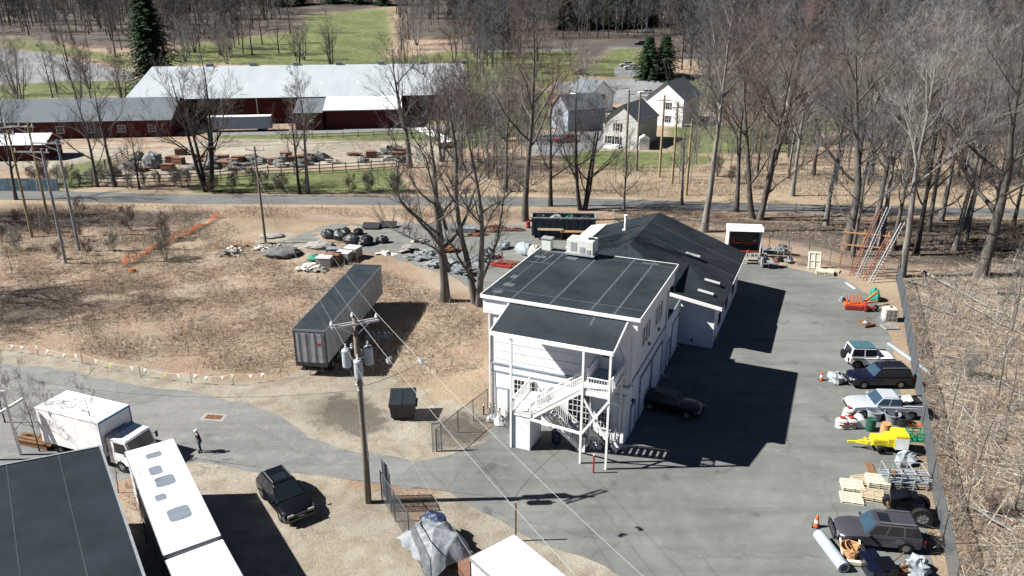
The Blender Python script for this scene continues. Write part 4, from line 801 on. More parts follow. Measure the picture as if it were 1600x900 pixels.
scatter('loose_stones', 'small loose stones strewn over the bare dirt and along the paving edges', 6500, region([(0, 545), (130, 562), (420, 590), (590, 580), (760, 640), (780, 690), (640, 770), (760, 800), (1000, 910), (640, 930), (240, 930), (250, 735), (0, 690)]), .04, .1, .013, ['stone', 'reed', 'reed_pale', 'stone'], .95, 16)
scatter('path_litter', 'dry grass and dead stems on the verges of the path', 26000, region([(-50, 318), (600, 326), (1200, 335), (1650, 345), (1650, 400), (1420, 430), (1200, 372), (960, 345), (640, 340), (0, 345)]), .2, .9, .014, ['reed', 'reed_dark', 'reed', 'bark'], .55, 4, .4)
scatter('bank_reeds', 'tan reeds and dead grass on the bank beyond the path', 22000, region([(640, 262), (900, 262), (1250, 262), (1600, 270), (1650, 322), (1200, 314), (800, 303), (640, 300)]), .3, 1.3, .02, ['reed', 'reed_pale', 'reed', 'reed_dark'], .3, 5, .25)
# ------------------------------------------------ poles and wires
def tf(o, p):  # local point -> world (things are placed with rz only)
    c, s = cos(o.rotation_euler[2]), sin(o.rotation_euler[2]); return Vector((o.location[0] + p[0] * c - p[1] * s, o.location[1] + p[0] * s + p[1] * c, o.location[2] + p[2]))
up_ = empty('utility_pole', at(576, 785), rad(8), 'wooden utility pole with crossarm and three grey transformers, nearest the camera', 'utility pole')
m = MB(); m.tube([(0, 0, -.5), (.02, .03, 4), (-.02, 0, 8), (0, 0, 12.3)], [.2, .18, .155, .125], 12); m.build('pole', 'wood_pole', up_, smooth=True)
ca = rad(18)
m = MB()
for dy in (-.14, .14): m.bar((-1.35 * cos(ca) - dy * sin(ca), -1.35 * sin(ca) + dy * cos(ca), 11.85), (1.35 * cos(ca) - dy * sin(ca), 1.35 * sin(ca) + dy * cos(ca), 11.85), .1, .12)
m.bar((-.9 * cos(ca), -.9 * sin(ca), 11.8), (0, 0, 11.1), .05); m.bar((.9 * cos(ca), .9 * sin(ca), 11.8), (0, 0, 11.1), .05); X_ = m.build('crossarm', 'galv', up_)
arm = [(-1.3, 0), (-.1, .1), (.1, .15), (1.25, 0)]
ins_pts = []
for k, s in enumerate((-1.28, -.1, 1.25)):
    m = MB(); m.lathe([(0, 0), (.06, 0), (.05, .08), (.11, .1), (.06, .15), (.1, .18), (.05, .24), (.03, .3), (0, .3)], 10); i_ = m.build('insulator', 'ceramic', up_, loc=(s * cos(ca), s * sin(ca), 11.95 if k != 1 else 12.25)); ins_pts.append(tf(up_, (s * cos(ca), s * sin(ca), 12.25 if k != 1 else 12.55)))
for k, (dx, dy, z) in enumerate(((-.62, .15, 9.15), (.05, -.5, 8.75), (.62, .12, 9.25))):
    m = MB(); m.lathe([(0, 0), (.23, 0), (.25, .05), (.25, .95), (.26, .97), (.26, 1.02), (.2, 1.1), (0, 1.12)], 18); tr = m.build('transformer', 'transformer', up_, loc=(dx, dy, z), smooth=False)
    m = MB(); m.lathe([(0, 1.1), (.05, 1.1), (.08, 1.15), (.04, 1.2), (.08, 1.25), (.04, 1.3), (.07, 1.35), (.02, 1.45), (0, 1.45)], 8); m.bar((0, 0, .5), (-dx * .7, -dy * .7, .5), .08); m.build('bushing', 'ceramic', tr)
for (x, y, z) in ((-.12, -.16, 8.1), (.16, -.05, 8.0), (-.05, -.2, 7.75), (.22, .12, 9.9), (-.28, .1, 10.3)):
    m = MB(); m.lathe([(0, 0), (.08, 0), (.1, .06), (.05, .1), (.1, .16), (.04, .3), (0, .3)], 8); m.bar((0, 0, .1), (-x, -y, .1), .05); m.build('cutout', 'galv', up_, loc=(x, y, z))
m = MB(); m.tube([(.15, -.08, 3.2), (.17, -.1, 8.6)], .035, 6); m.bar((.2, -.1, 3.0), (.2, -.1, 3.6), .1); m.build('conduit', 'white_trim', up_)
def wire(name, a, b, sag, r=.012, m_='wire', label='', group='overhead wires', n=18, n_s=4):
    a = Vector(a); b = Vector(b); m = MB(); pts = [a.lerp(b, i / n) - Vector((0, 0, sag * 4 * (i / n) * (1 - i / n))) for i in range(n + 1)]; m.tube(pts, r * .75, n_s, cap=False)
    o = m.build(name, m_); return tag(o, label, 'wire', group)
# far ends: the pole in the field (towards the back) and points past the lower right
fp = empty('utility_pole', at(415, 380), rad(-10), 'wooden pole with a short crossarm standing among stone piles in the field', 'utility pole')
m = MB(); m.tube([(0, 0, -.5), (0, 0, 6), (0, 0, 12.0)], [.17, .145, .11], 10); m.build('pole', 'wood_pole', fp); m = MB(); m.bar((-1.2, 0, 11.55), (1.2, 0, 11.55), .1, .12); m.build('crossarm', 'galv', fp)
for s in (-1.1, .1, 1.1):
    m = MB(); m.cyl((0, 0, 0), .06, .25, 8); m.build('insulator', 'ceramic', fp, loc=(s, 0, 11.65))
fe = [tf(fp, (s, 0, 11.9)) for s in (-1.1, .1, 1.1)]
for k in range(3): wire('power_line', fe[k], ins_pts[k], .9, .014, 'wire', ['power line from the field pole to the near pole, left strand', 'power line from the field pole to the near pole, middle strand', 'power line from the field pole to the near pole, right strand'][k])
ends = [Vector((1.5, 22, 12.5)), Vector((5.5, 24.5, 12.3)), Vector((8, 26, 12.2))]
lab3 = ['power line running from the near pole to the lower right, left strand', 'power line running from the near pole to the lower right, middle strand', 'power line running from the near pole to the lower right, right strand']
for k, (e0, e1_) in enumerate(((ins_pts[0], at(760, 905, 9.5)), (ins_pts[1], at(905, 905, 8.5)), (ins_pts[2], at(1010, 905, 8.0)))): wire('power_line', e0, e1_, .35, .014, 'wire', lab3[k])
for k, p in enumerate((at(632, 610, 10.2), at(680, 590, 10.2))):
    pass
# clamps that hang on the outgoing lines
for k, (t_, lab) in enumerate(((0, 'lumpy metal clamp hanging on the middle outgoing line'), (2, 'lumpy metal clamp hanging on the right outgoing line'))):
    e0, e1_ = ins_pts[1 + k], (at(905, 905, 8.5), at(1010, 905, 8.0))[k]; q = e0.lerp(e1_, .22) - Vector((0, 0, .35 * 4 * .22 * .78)); m = MB()
    for j in range(5): m.blob((random.uniform(-.14, .14), random.uniform(-.14, .14), random.uniform(-.25, .0)), (.2, .2, .18), 6, 4)
    tag(m.build('line_clamp', 'galv', loc=q), lab, 'clamp')
wire('service_line', tf(up_, (.1, 0, 7.9)), bl(.0, .0, 8.4), .8, .02, 'wire_dark', 'thick dark service cable from the near pole to the white building', 'service cables')
wire('service_line', tf(up_, (0, 0, 7.7)), at(0, 585, 5.5), 1.0, .02, 'wire_dark', 'dark cable running left from the near pole above the road', 'service cables')
wire('service_line', tf(up_, (0, 0, 7.8)), tf(fp, (0, 0, 8.0)), 1.2, .018, 'wire_dark', 'dark cable from the near pole back to the field pole', 'service cables')
# four tall poles at the left with paired arms and lines
lp = []
for (u, v, h, r_, m_, lab) in ((50, 370, 13.4, -14, 'wood_pole_yellow', 'leftmost of the four tall poles in the left field'), (78, 355, 13.6, -14, 'wood_pole_yellow', 'second tall pole from the left in the field'), (103, 412, 13.2, -14, 'galv', 'third tall pole, pale grey and nearest of the four'), (124, 392, 13.3, -14, 'galv', 'rightmost pale grey tall pole of the four')):
    e = empty('utility_pole', at(u, v), rad(-6), lab, 'utility pole'); m = MB(); m.tube([(0, 0, -.5), (0, 0, 7), (0, 0, h)], [.19, .16, .12], 10); m.build('pole', 'wood_pole_yellow' if m_ != 'galv' else 'steel_grey', e)
    m = MB(); m.bar((-3.3, 0, h - .4), (.8, 0, h - .4), .12, .15); m.bar((-2, 0, h - .45), (0, 0, h - 1.3), .06); m.build('crossarm', 'galv', e)
    for s in (-3.1, -1.2, .6):
        m = MB(); m.lathe([(0, 0), (.07, 0), (.1, .08), (.05, .13), (.1, .2), (.04, .3), (0, .3)], 8); m.build('insulator', 'ceramic', e, loc=(s, 0, h - .3))
    lp.append((e, h))
for k, (e, h) in enumerate(lp[2:]):
    for s in (-1.2, .6): wire('power_line', tf(e, (s, 0, h)), at(1120, 168 + 8 * k, 13) + Vector((0, 0, 0)), 1.6, .016, 'wire', ['upper long line from the third tall pole across the picture', 'second long line from the third tall pole across the picture', 'upper long line from the rightmost tall pole across the picture', 'lower long line from the rightmost tall pole across the picture'][2 * k + (s > 0)], 'lines from the left poles')
wire('power_line', tf(lp[1][0], (.6, 0, 13.4)), at(-250, 190, 13), .8, .02, 'wire', 'line leaving the second tall pole towards the left edge', 'lines leaving left'); wire('power_line', tf(lp[3][0], (.6, 0, 13.2)), at(-250, 215, 13), .8, .02, 'wire', 'line leaving the rightmost tall pole towards the left edge', 'lines leaving left')
for k, (u, v, uu, vv) in enumerate(((160, 420, 128, 300), (64, 388, 60, 270), (230, 360, 395, 225))):
    wire('guy_wire', at(u, v), [tf(lp[3][0], (0, 0, 9)), tf(lp[1][0], (0, 0, 9)), tf(fp, (0, 0, 10))][k], 0, .02, 'wood_pole_yellow', ['pale guy wire of the rightmost tall pole', 'pale guy wire of the second tall pole', 'pale guy wire slanting down left from the field pole'][k], 'guy wires', 2)
for k, (u, v, h, lab) in enumerate(((977, 262, 13.5, 'first of the tan poles by the grey house, counted from the left'), (994, 268, 13.5, 'second tan pole, touching the grey house in view'), (1030, 277, 13.5, 'yellowish pole in front of the white house'), (1050, 287, 13, 'yellowish pole right of the white house'), (1072, 305, 11.5, 'rightmost and nearest of the yellowish poles'))):
    e = empty('utility_pole', at(u, v), 0, lab, 'utility pole'); m = MB(); m.tube([(0, 0, -.3), (0, 0, h)], [.24, .16], 9); m.build('pole', 'wood_pole_yellow' if k > 1 else 'wood_pole', e); m = MB(); m.bar((-1.1, 0, h - .8), (1.1, 0, h - .8), .13, .15); m.build('crossarm', 'house_white', e)

# ------------------------------------------------ fences
def chain_fence(name, label, pts, h=1.9, cell=.16, r=.007, post=3.0, mat_='link', slats=None, top=True, cat='fence'):
    e = empty(name, (pts[0][0], pts[0][1], 0), 0, label, cat); o0 = Vector((pts[0][0], pts[0][1], 0)); net = MB(); rails = MB(); sl = MB()
    for a, b in zip(pts[:-1], pts[1:]):
        a = Vector((a[0], a[1], 0)) - o0; b = Vector((b[0], b[1], 0)) - o0; L_ = (b - a).length; d = (b - a) / L_; z = Vector((0, 0, 1))
        n = int((L_ + h) / cell)
        for i in range(n):
            for sg in (1, -1):
                s0 = i * cell - (h if sg > 0 else 0); s1 = s0 + sg * h; z0, z1 = .05, h
                if sg < 0: s0, s1 = i * cell, i * cell - h
                # clip to [0, L_]
                def clip(sa, za, sb, zb):
                    if sa > sb: sa, za, sb, zb = sb, zb, sa, za
                    if sb <= 0 or sa >= L_: return None
                    if sa < 0: za += (zb - za) * (0 - sa) / (sb - sa); sa = 0
                    if sb > L_: zb = za + (zb - za) * (L_ - sa) / (sb - sa); sb = L_
                    return sa, za, sb, zb
                c = clip(s0, z0, s1, z1)
                if c: net.tube([a + d * c[0] + z * c[1], a + d * c[2] + z * c[3]], r, 3, cap=False)
        if top: rails.tube([a + z * h, b + z * h], .03, 6)
        k = max(1, round(L_ / post))
        for i in range(k + 1):
            p = a + d * L_ * i / k; pm = MB(); pm.tube([p, p + z * (h + .06)], .035, 6); pm.build('post', mat_, e)
        if slats:
            nrm_ = Vector((-d.y, d.x, 0)) * .03; ns = int(L_ / .12)
            for i in range(ns):
                if random.random() < .04: continue
                p = a + d * (i + .5) * L_ / ns + nrm_; hh = h - random.uniform(.02, .15); lean = Vector((random.uniform(-.04, .04), random.uniform(-.04, .04), 0)); q = d * L_ / ns * .42
                sl.add([p - q + z * .05, p + q + z * .05, p + q + lean + z * hh, p - q + lean + z * hh, p - q - nrm_ * .2 + z * .05, p + q - nrm_ * .2 + z * .05, p + q + lean - nrm_ * .2 + z * hh, p - q + lean - nrm_ * .2 + z * hh], [(0, 1, 2, 3), (7, 6, 5, 4), (0, 4, 5, 1), (2, 6, 7, 3), (1, 5, 6, 2), (0, 3, 7, 4)])
    net.build('netting', mat_, e); rails.build('top_rail', mat_, e)
    if slats: sl.build('privacy_slats', slats, e)
    return e
P2 = lambda L: [tuple(at(u, v)[:2]) for u, v in L]
chain_fence('chain_link_fence', 'long grey chain link fence along the right side of the lot', P2([(1400, 438), (1409, 480), (1418, 540), (1428, 600), (1440, 670), (1454, 760), (1472, 850), (1488, 930)]), 1.9, .12, .0065)
chain_fence('chain_link_fence', 'grey chain link fence at the far end of the lot in front of the wood', P2([(1200, 394), (1262, 408), (1330, 424), (1400, 438)]), 2.0, .15)
chain_fence('chain_link_fence', 'low pale chain link fence behind the gabled roof', P2([(960, 352), (1060, 362), (1140, 380), (1200, 394)]), 1.8, .22)
chain_fence('chain_link_fence', 'bent chain link fence beside the tarp-covered heap', P2([(597, 782), (640, 850), (675, 925)]), 2.1, .14, .006)
chain_fence('chain_link_fence', 'chain link fence running from the gate to the white building', P2([(682, 705), (716, 676), (762, 640)]), 1.7, .2, post=2.2)
chain_fence('gate', 'narrow chain link gate leaf with dark posts standing at the driveway', P2([(676, 706), (690, 704)]), 2.2, .12, .01, post=.6, mat_='steel_grey', cat='gate')
chain_fence('gate', 'folded gate panel leaning by the corner of the fence near the pole', P2([(600, 775), (608, 785), (612, 800)]), 2.6, .1, .012, post=.5, cat='gate')
def rail_fence(name, label, pts, h=1.2, m_='fence_grey', gap=2.4, nr=3):
    e = empty(name, (pts[0][0], pts[0][1], 0), 0, label, 'fence'); o0 = Vector((pts[0][0], pts[0][1], 0)); rl_ = MB()
    for a, b in zip(pts[:-1], pts[1:]):
        a = Vector((a[0], a[1], 0)) - o0; b = Vector((b[0], b[1], 0)) - o0; k = max(1, round((b - a).length / gap))
        for i in range(k + 1):
            p = a.lerp(b, i / k); pm = MB(); pm.bar(p, p + Vector((0, 0, h + .1)), .15); pm.build('post', m_, e)
        for j in range(nr): rl_.bar(a + Vector((0, -.09, h * (j + .6) / nr)), b + Vector((0, -.09, h * (j + .6) / nr)), .05, .15)
    rl_.build('rails', m_, e); return e
rail_fence('rail_fence', 'weathered grey rail fence along the front of the stone yard', P2([(125, 288), (250, 287), (320, 284), (420, 275), (500, 271), (620, 263)]), 1.7)
rail_fence('rail_fence', 'slanting rail fence at the left side of the stone yard', P2([(125, 288), (165, 262), (200, 242)]), 1.4, gap=3)
rail_fence('rail_fence', 'pale rail fence on the grass in front of the barn', P2([(440, 218), (560, 214), (700, 208)]), 1.2, 'fence_grey', 3.2, 2)
rail_fence('rail_fence', 'low wooden rail beside the path at the right', P2([(1200, 326), (1330, 330), (1470, 338)]), .9, 'fence_grey', 3.5, 2)
# orange safety netting, slumped
def netting(name, label, pts, h, m_):
    m = MB(); P = [Vector(p).to_3d() for p in pts]; rows = 7; n = 0; seq = []
    for a, b in zip(P[:-1], P[1:]):
        k = max(2, int((b - a).length / .35)); seq += [a.lerp(b, i / k) for i in range(k)]
    grid = []
    for i, p in enumerate(seq):
        hh = h * (.55 + .4 * sin(i * .35) * sin(i * .13 + 1)); lean = Vector((.5, -.35, 0)) * (1 - hh / h) * h
        grid.append([p + lean * (j / rows) + Vector((random.uniform(-.06, .06), random.uniform(-.06, .06), hh * j / rows + .02)) for j in range(rows + 1)])
    for i in range(len(grid)):
        for j in range(0, rows + 1): 
            if i + 1 < len(grid): m.bar(grid[i][j], grid[i + 1][j], .05, .02)
        m.tube(grid[i], .02, 3, cap=False)
    return tag(m.build(name, m_), label, 'netting')
netting('safety_netting', 'slumped orange safety netting running diagonally over the brown field', [tuple(at(u, v)[:2]) for u, v in ((190, 418), (232, 394), (290, 368), (345, 338))], 1.2, 'net_orange')
netting('safety_netting', 'short upright piece of bright orange netting at the far stone yard', [tuple(at(u, v)[:2]) for u, v in ((162, 238), (170, 236))], 3.0, 'orange')
m = MB(); m.blob((0, 0, 0), (.9, .6, .3), 9, 5, .3); tag(m.build('netting_scrap', 'net_orange', loc=at(207, 424)), 'scrap of orange netting lying at the end of the long one', 'netting')
# pennant line
pl = [at(u, v) for u, v in ((0, 548), (60, 556), (130, 570), (220, 590), (300, 600), (365, 602), (440, 592))]
e = empty('pennant_line', (0, 0, 0), 0, 'string of small white and yellow pennants sagging along the edge of the road', 'pennant line'); m = MB(); st_ = []
for a, b in zip(pl[:-1], pl[1:]):
    k = 8; st_ += [a.lerp(b, i / k) + Vector((0, 0, 1.0 - .5 * 4 * (i / k) * (1 - i / k) * .6)) for i in range(k)]
m.tube(st_, .007, 3, cap=False); m.build('cord', 'flag_white', e)
for i, p in enumerate(st_):
    if (i * 7) % 5 > 1: continue
    m = MB(); w_ = Vector((.16, -.05, 0)); m.add([p - w_, p + w_, p + Vector((random.uniform(-.15, .15), -.06, -.3)), p - w_ + Vector((0, .012, 0)), p + w_ + Vector((0, .012, 0)), p + Vector((0, -.05, -.36))], [(0, 1, 2), (5, 4, 3), (0, 3, 4, 1), (1, 4, 5, 2), (2, 5, 3, 0)]); m.build('pennant', 'flag_yellow' if i % 14 in (0, 6) else 'flag_white', e)
for a in pl: m = MB(); m.bar(a - e.location, a + Vector((0, 0, 1.05)), .04); m.build('stake', 'pale_wood', e)
# blue-green painted wall panels at the left
a_, b_ = at(-30, 298), at(92, 299); d = b_ - a_; e = empty('banner_wall', a_, math.atan2(d.y, d.x), 'long low blue-green printed banner panel beside the path at the left edge', 'banner')
for i in range(8): m = MB(); q = d.length / 8; m.b2(i * q + .03, (i + 1) * q - .03, 0, .06, .1, 2.0); m.build('panel', 'banner_teal', e)
m = MB(); 
for i in range(9): m.bar((i * d.length / 8, .12, 0), (i * d.length / 8, .12, 2.1), .1)
m.build('frame', 'steel_grey', e)
# ------------------------------------------------ vehicles
def wheel(parent, x, y, r, w_, spokes=6, rimm='rim'):
    sg = 1 if y > 0 else -1; M = Matrix.Rotation(pi / 2, 4, 'X'); m = MB()
    m.lathe([(r * .55, -w_ / 2), (r * .93, -w_ / 2), (r, -w_ * .3), (r, w_ * .3), (r * .93, w_ / 2), (r * .55, w_ / 2), (r * .55, -w_ / 2)], 20, M)
    t = m.build('wheel', 'black_rubber', parent, loc=(x, y, r)); m = MB(); m.lathe([(0, w_ * .3 * -sg), (r * .5, w_ * .38 * -sg), (r * .58, w_ * .42 * -sg), (r * .58, -w_ * .3 * -sg), (0, -w_ * .25 * -sg)], 16, M)
    for k in range(spokes): a = 2 * pi * k / spokes; m.box((cos(a) * r * .3, w_ * .42 * sg, sin(a) * r * .3), (r * .5, .02, r * .13), 0, -a)
    m.build('rim', rimm, t); return t
def inset_panel(mb, q, l, r_, b, t, off):
    """pane set into quad q (bl, br, tr, tl) keeping margins, standing off along the normal"""
    a0, a1, a2, a3 = [Vector(p) for p in q]; n = (a1 - a0).cross(a3 - a0).normalized()
    f = lambda u, v: (a0.lerp(a1, u)).lerp(a3.lerp(a2, u), v)
    P = [f(l, b), f(1 - r_, b), f(1 - r_, 1 - t), f(l, 1 - t)]; mb.add([p + n * off for p in P] + [p - n * .004 for p in P], [(0, 1, 2, 3), (0, 4, 5, 1), (1, 5, 6, 2), (2, 6, 7, 3), (3, 7, 4, 0)])
def car(name, label, cat, p, rz, paint, wg='glass_sky_sheen', *, L_=4.7, W_=1.85, H_=1.68, zb=1.0, hz=.92, xw=.75, xft=.15, xrt=-1.75, xrb=-2.15, wb=2.8, wr=.36, clear=.24, glass='glass_dark', roofm=None, rimm='rim', bed=None, sidew=2, nose=.12, rails=False, inset=.2):
    c = empty(name, p, rz, label, cat); f, r = L_ / 2, -L_ / 2; xf, xr = wb / 2 + .02, -wb / 2 + .02; A = wr + .07
    def arch(cx): return [(cx + A * cos(t), max(clear, wr + A * sin(t))) for t in [pi * k / 8 for k in range(9)]]
    rear_top = bed if bed else zb
    prof = [(f - .12, clear)] + [(f, clear + .18), (f, hz - nose - .12), (f - .1, hz - nose), (f - .45, hz - .03), (xw, zb)]
    prof[3:5] = [(f - .04, hz - nose - .05), (f - .14, hz - nose), (f - .3, hz - nose * .45), (f - .6, hz - .02), ((f - .6 + xw) / 2, (hz + zb) / 2 + .03)]
    prof += ([(xrb, zb), (xrb, rear_top)] if bed and abs(bed - zb) > .01 else [(xrb, zb)]) + [(r + .06, rear_top - .02), (r, rear_top - .14), (r, clear + .25), (r + .1, clear + .06)]
    bot = arch(xr)[::-1] + arch(xf)[::-1]
    prof += bot
    n = len(prof); y = W_ / 2; m = MB()
    def taper(x): return 1 - .05 * max(0, (x - f + .9) / .9) ** 2 - .04 * max(0, (r + .6 - x) / .6) ** 2
    lay = (-1, -.93, -.75, 0, .75, .93, 1); vs = []
    for fr in lay:
        p = abs(fr) ** 5; q = abs(fr) ** 2
        for x, z in prof:
            e1 = max(0, (x - (f - .7)) / .7); e2 = max(0, ((r + .5) - x) / .5); tp = 1 if z > .62 * zb else 0
            vs.append((x - e1 * (.2 * p + .05 * q) + e2 * (.14 * p + .03 * q), y * fr * taper(x), z - tp * (.07 * p + .015 * q)))
    L_n = len(lay) - 1
    m.add(vs, [tuple(range(n)), tuple(range(L_n * n + n - 1, L_n * n - 1, -1))] + [(k * n + (i + 1) % n, k * n + i, (k + 1) * n + i, (k + 1) * n + (i + 1) % n) for k in range(L_n) for i in range(n)])
    bo = m.build('body', paint, c); bo.data.polygons.foreach_set('use_smooth', [True] * len(bo.data.polygons)); bo.data.set_sharp_from_angle(angle=rad(42))
    u = MB(); u.b2(r + .3, f - .3, -y + .22, y - .22, clear - .02, .6); u.build('underbody', 'dark_metal', c)
    yb, yt = y - .05, y - inset; zt = H_ - .05; g_ = MB()
    b4 = [(xrb, -yb, zb - .02), (xw, -yb, zb - .02), (xw, yb, zb - .02), (xrb, yb, zb - .02)]; t4 = [(xrt, -yt, zt), (xft, -yt, zt), (xft, yt, zt), (xrt, yt, zt)]
    g_.add(b4 + t4, [(4, 5, 6, 7), (0, 1, 5, 4), (1, 2, 6, 5), (2, 3, 7, 6), (3, 0, 4, 7)]); cb = g_.build('cabin', paint, c, bevel=.05)
    gl = MB(); inset_panel(gl, [b4[1], b4[2], t4[2], t4[1]], .05, .05, .06, .06, .014); gl.build('windshield', wg, c)
    gl = MB(); inset_panel(gl, [b4[3], b4[0], t4[0], t4[3]], .1, .1, .12, .12, .012); gl.build('rear_window', glass, c)
    for sd in (0, 1):
        q = [b4[0], b4[1], t4[1], t4[0]] if sd == 0 else [b4[2], b4[3], t4[3], t4[2]]
        a0, a1, a2, a3 = [Vector(k) for k in q]
        for i in range(sidew):
            u0, u1 = i / sidew, (i + 1) / sidew; qq = [a0.lerp(a1, u0), a0.lerp(a1, u1), a3.lerp(a2, u1), a3.lerp(a2, u0)]; gl = MB(); inset_panel(gl, qq, .06, .06, .12, .1, .01); gl.build('side_window', glass, c)
    m = MB(); m.prism([(xrt + .06, -yt + .07), (xft - .06, -yt + .07), (xft - .02, 0), (xft - .06, yt - .07), (xrt + .06, yt - .07)], zt - .01, zt + .022); m.build('roof', roofm or paint, c, bevel=.028)
    if rails:
        m = MB()
        for s in (-1, 1): m.bar((xrt + .1, s * (yt - .08), H_ + .04), (xft - .1, s * (yt - .08), H_ + .04), .05)
        m.build('roof_rail', 'rim', c)
    for x in (xf, xr):
        for s in (-1, 1): wheel(c, x, s * (y - .12), wr, .23, 6, rimm)
    for s in (-1, 1):
        m = MB(); m.box((f - .04, s * (y - .3) * .93, hz - nose - .14), (.1, .36, .14)); m.build('headlight', 'lamp_clear', c)
        m = MB(); m.box((r + .03, s * (y - .14) * .96, rear_top - .24), (.1, .16, .26)); m.build('taillight', 'lamp_red', c)
        m = MB(); m.box((xw - .12, s * (y + .09), zb + .08), (.12, .2, .14)); m.build('mirror', paint, c, bevel=.02)
    m = MB(); m.box((f + .01, 0, hz - nose - .18), (.06, W_ * .42, .16)); m.build('grille', 'dark_metal', c)
    m = MB(); m.box((f - .01, 0, clear + .2), (.14, W_ * .86, .2)); m.box((r + .01, 0, clear + .24), (.14, W_ * .9, .2)); m.build('bumper', paint if not bed else 'rim', c, bevel=.03)
    return c
def mid(*p): return sum((Vector(q) for q in p), Vector()) / len(p)
def head(a, b): d = Vector(b) - Vector(a); return math.atan2(d.y, d.x)
c = car('parked_car', 'glossy black crossover parked on the dirt beside the utility pole', 'car', at(447, 787), rad(-52), 'car_black', 'glass_dark', L_=4.75, W_=1.95, H_=1.66, wr=.39, zb=1.02, hz=.98, xw=1.1, xft=0, xrt=-1.8, xrb=-2.28, glass='glass_dark', rails=True, sidew=3, inset=.3)
m = MB(); m.b2(-.95, -.25, -.4, .4, 1.634, 1.642); m.build('sunroof', 'glass_dark', c)
m = MB(); m.box((2.4, 0, .62), (.02, .34, .13)); m.build('number_plate', 'white_box', c)
c = car('parked_car', 'dark car standing in the deep shade against the right wall of the white building', 'car', at(1048, 640), rad(-28), 'car_black', 'glass_dark', L_=4.6, W_=1.85, H_=1.5, zb=.92, hz=.88, xw=.8, xft=.1, xrt=-1.2, xrb=-1.9, sidew=2, inset=.3)
# row along the fence
j = car('parked_jeep', 'white short boxy off-roader with teal roof, parked nose to the fence', 'off-roader', at(1355, 570), rad(-3), 'car_white', L_=3.9, W_=1.75, H_=1.85, zb=1.08, hz=1.06, xw=.45, xft=.25, xrt=-1.65, xrb=-1.8, wb=2.4, wr=.42, clear=.42, roofm='teal_top', rimm='dark_metal', sidew=2, nose=.06, inset=.14)
m = MB(); M90 = Matrix.Translation((-2.05, .1, .95)) @ Matrix.Rotation(pi / 2, 4, 'Y'); m.lathe([(.15, -.12), (.38, -.12), (.4, 0), (.38, .12), (.15, .12), (.15, -.12)], 16, M90); m.build('spare_wheel', 'black_rubber', j)
m = MB(); m.b2(-1.55, .15, -.72, .72, 1.823, 1.86); m.build('soft_top', 'teal_top', j)
m = MB()
for s in (-1, 1):
    for x in (1.22, -1.18): m.box((x, s * .93, .98), (.95, .14, .06))
m.build('fender_flare', 'black_rubber', j)
car('parked_suv', 'dark navy SUV parked between the white off-roader and the silver pickup', 'SUV', at(1370, 600), rad(181), 'car_navy', L_=4.9, W_=1.8, H_=1.66, zb=1.02, hz=1.0, xw=.75, xft=.2, xrt=-2.1, xrb=-2.35, wb=2.9, wr=.36, clear=.34, sidew=3, glass='glass_dark', inset=.18, rails=True)
s_ = car('parked_pickup', 'silver extended-cab pickup with cluttered bed, parked tail to the fence', 'pickup truck', at(1378, 646), rad(176.5), 'car_silver', L_=5.5, W_=1.85, H_=1.72, zb=1.08, hz=1.04, xw=1.0, xft=.4, xrt=-.75, xrb=-.95, wb=3.4, wr=.38, clear=.38, bed=1.06, sidew=2, glass='glass_sky_sheen', inset=.17)
m = MB(); m.b2(-2.6, -1.02, -.72, .72, 1.062, 1.075); m.build('bed_shade_panel', 'dark_metal', s_);  # flat dark panel standing for the shaded hollow of the bed
m = MB(); 
for y in (-.82, .82): m.b2(-2.65, -1.0, y - .07, y + .07, 1.06, 1.12)
m.b2(-2.72, -2.62, -.8, .8, 1.06, 1.12); m.build('bed_rail', 'car_silver', s_, bevel=.02)
m = MB(); m.blob((0, 0, 0), (.8, .9, .5), 8, 5, .3); o = m.build('debris_heap', 'bag_white', loc=tf(s_, (-1.5, .1, 1.07))); tag(o, 'crumpled pale sacks lying in the bed of the silver pickup', 'sacks')
m = MB(); m.b2(-.4, .4, -.5, .5, 0, .18); m.bar((-.7, .2, .25), (.7, .3, .25), .08); o = m.build('toolbox', 'bag_black', loc=tf(s_, (-2.1, -.1, 1.08))); tag(o, 'black toolbox lying in the bed of the silver pickup', 'toolbox')
gc = car('parked_suv', 'purplish grey estate SUV with sunroof, parked near the lower end of the fence', 'SUV', at(1367, 846), rad(171), 'car_purple', L_=4.6, W_=1.82, H_=1.7, zb=1.02, hz=.98, xw=.85, xft=.3, xrt=-1.85, xrb=-2.15, wb=2.7, wr=.38, clear=.34, sidew=3, glass='glass_dark', rails=True, inset=.22)
m = MB(); m.b2(-.5, .1, -.4, .4, 1.674, 1.684); m.build('sunroof', 'glass_dark', gc)
m = MB(); m.bar((2.42, -.7, .45), (2.42, .7, .45), .08); m.bar((2.42, -.7, .85), (2.42, .7, .85), .08); m.bar((2.42, -.7, .45), (2.42, -.7, .85), .07); m.bar((2.42, .7, .45), (2.42, .7, .85), .07); m.build('bull_bar', 'dark_metal', gc)
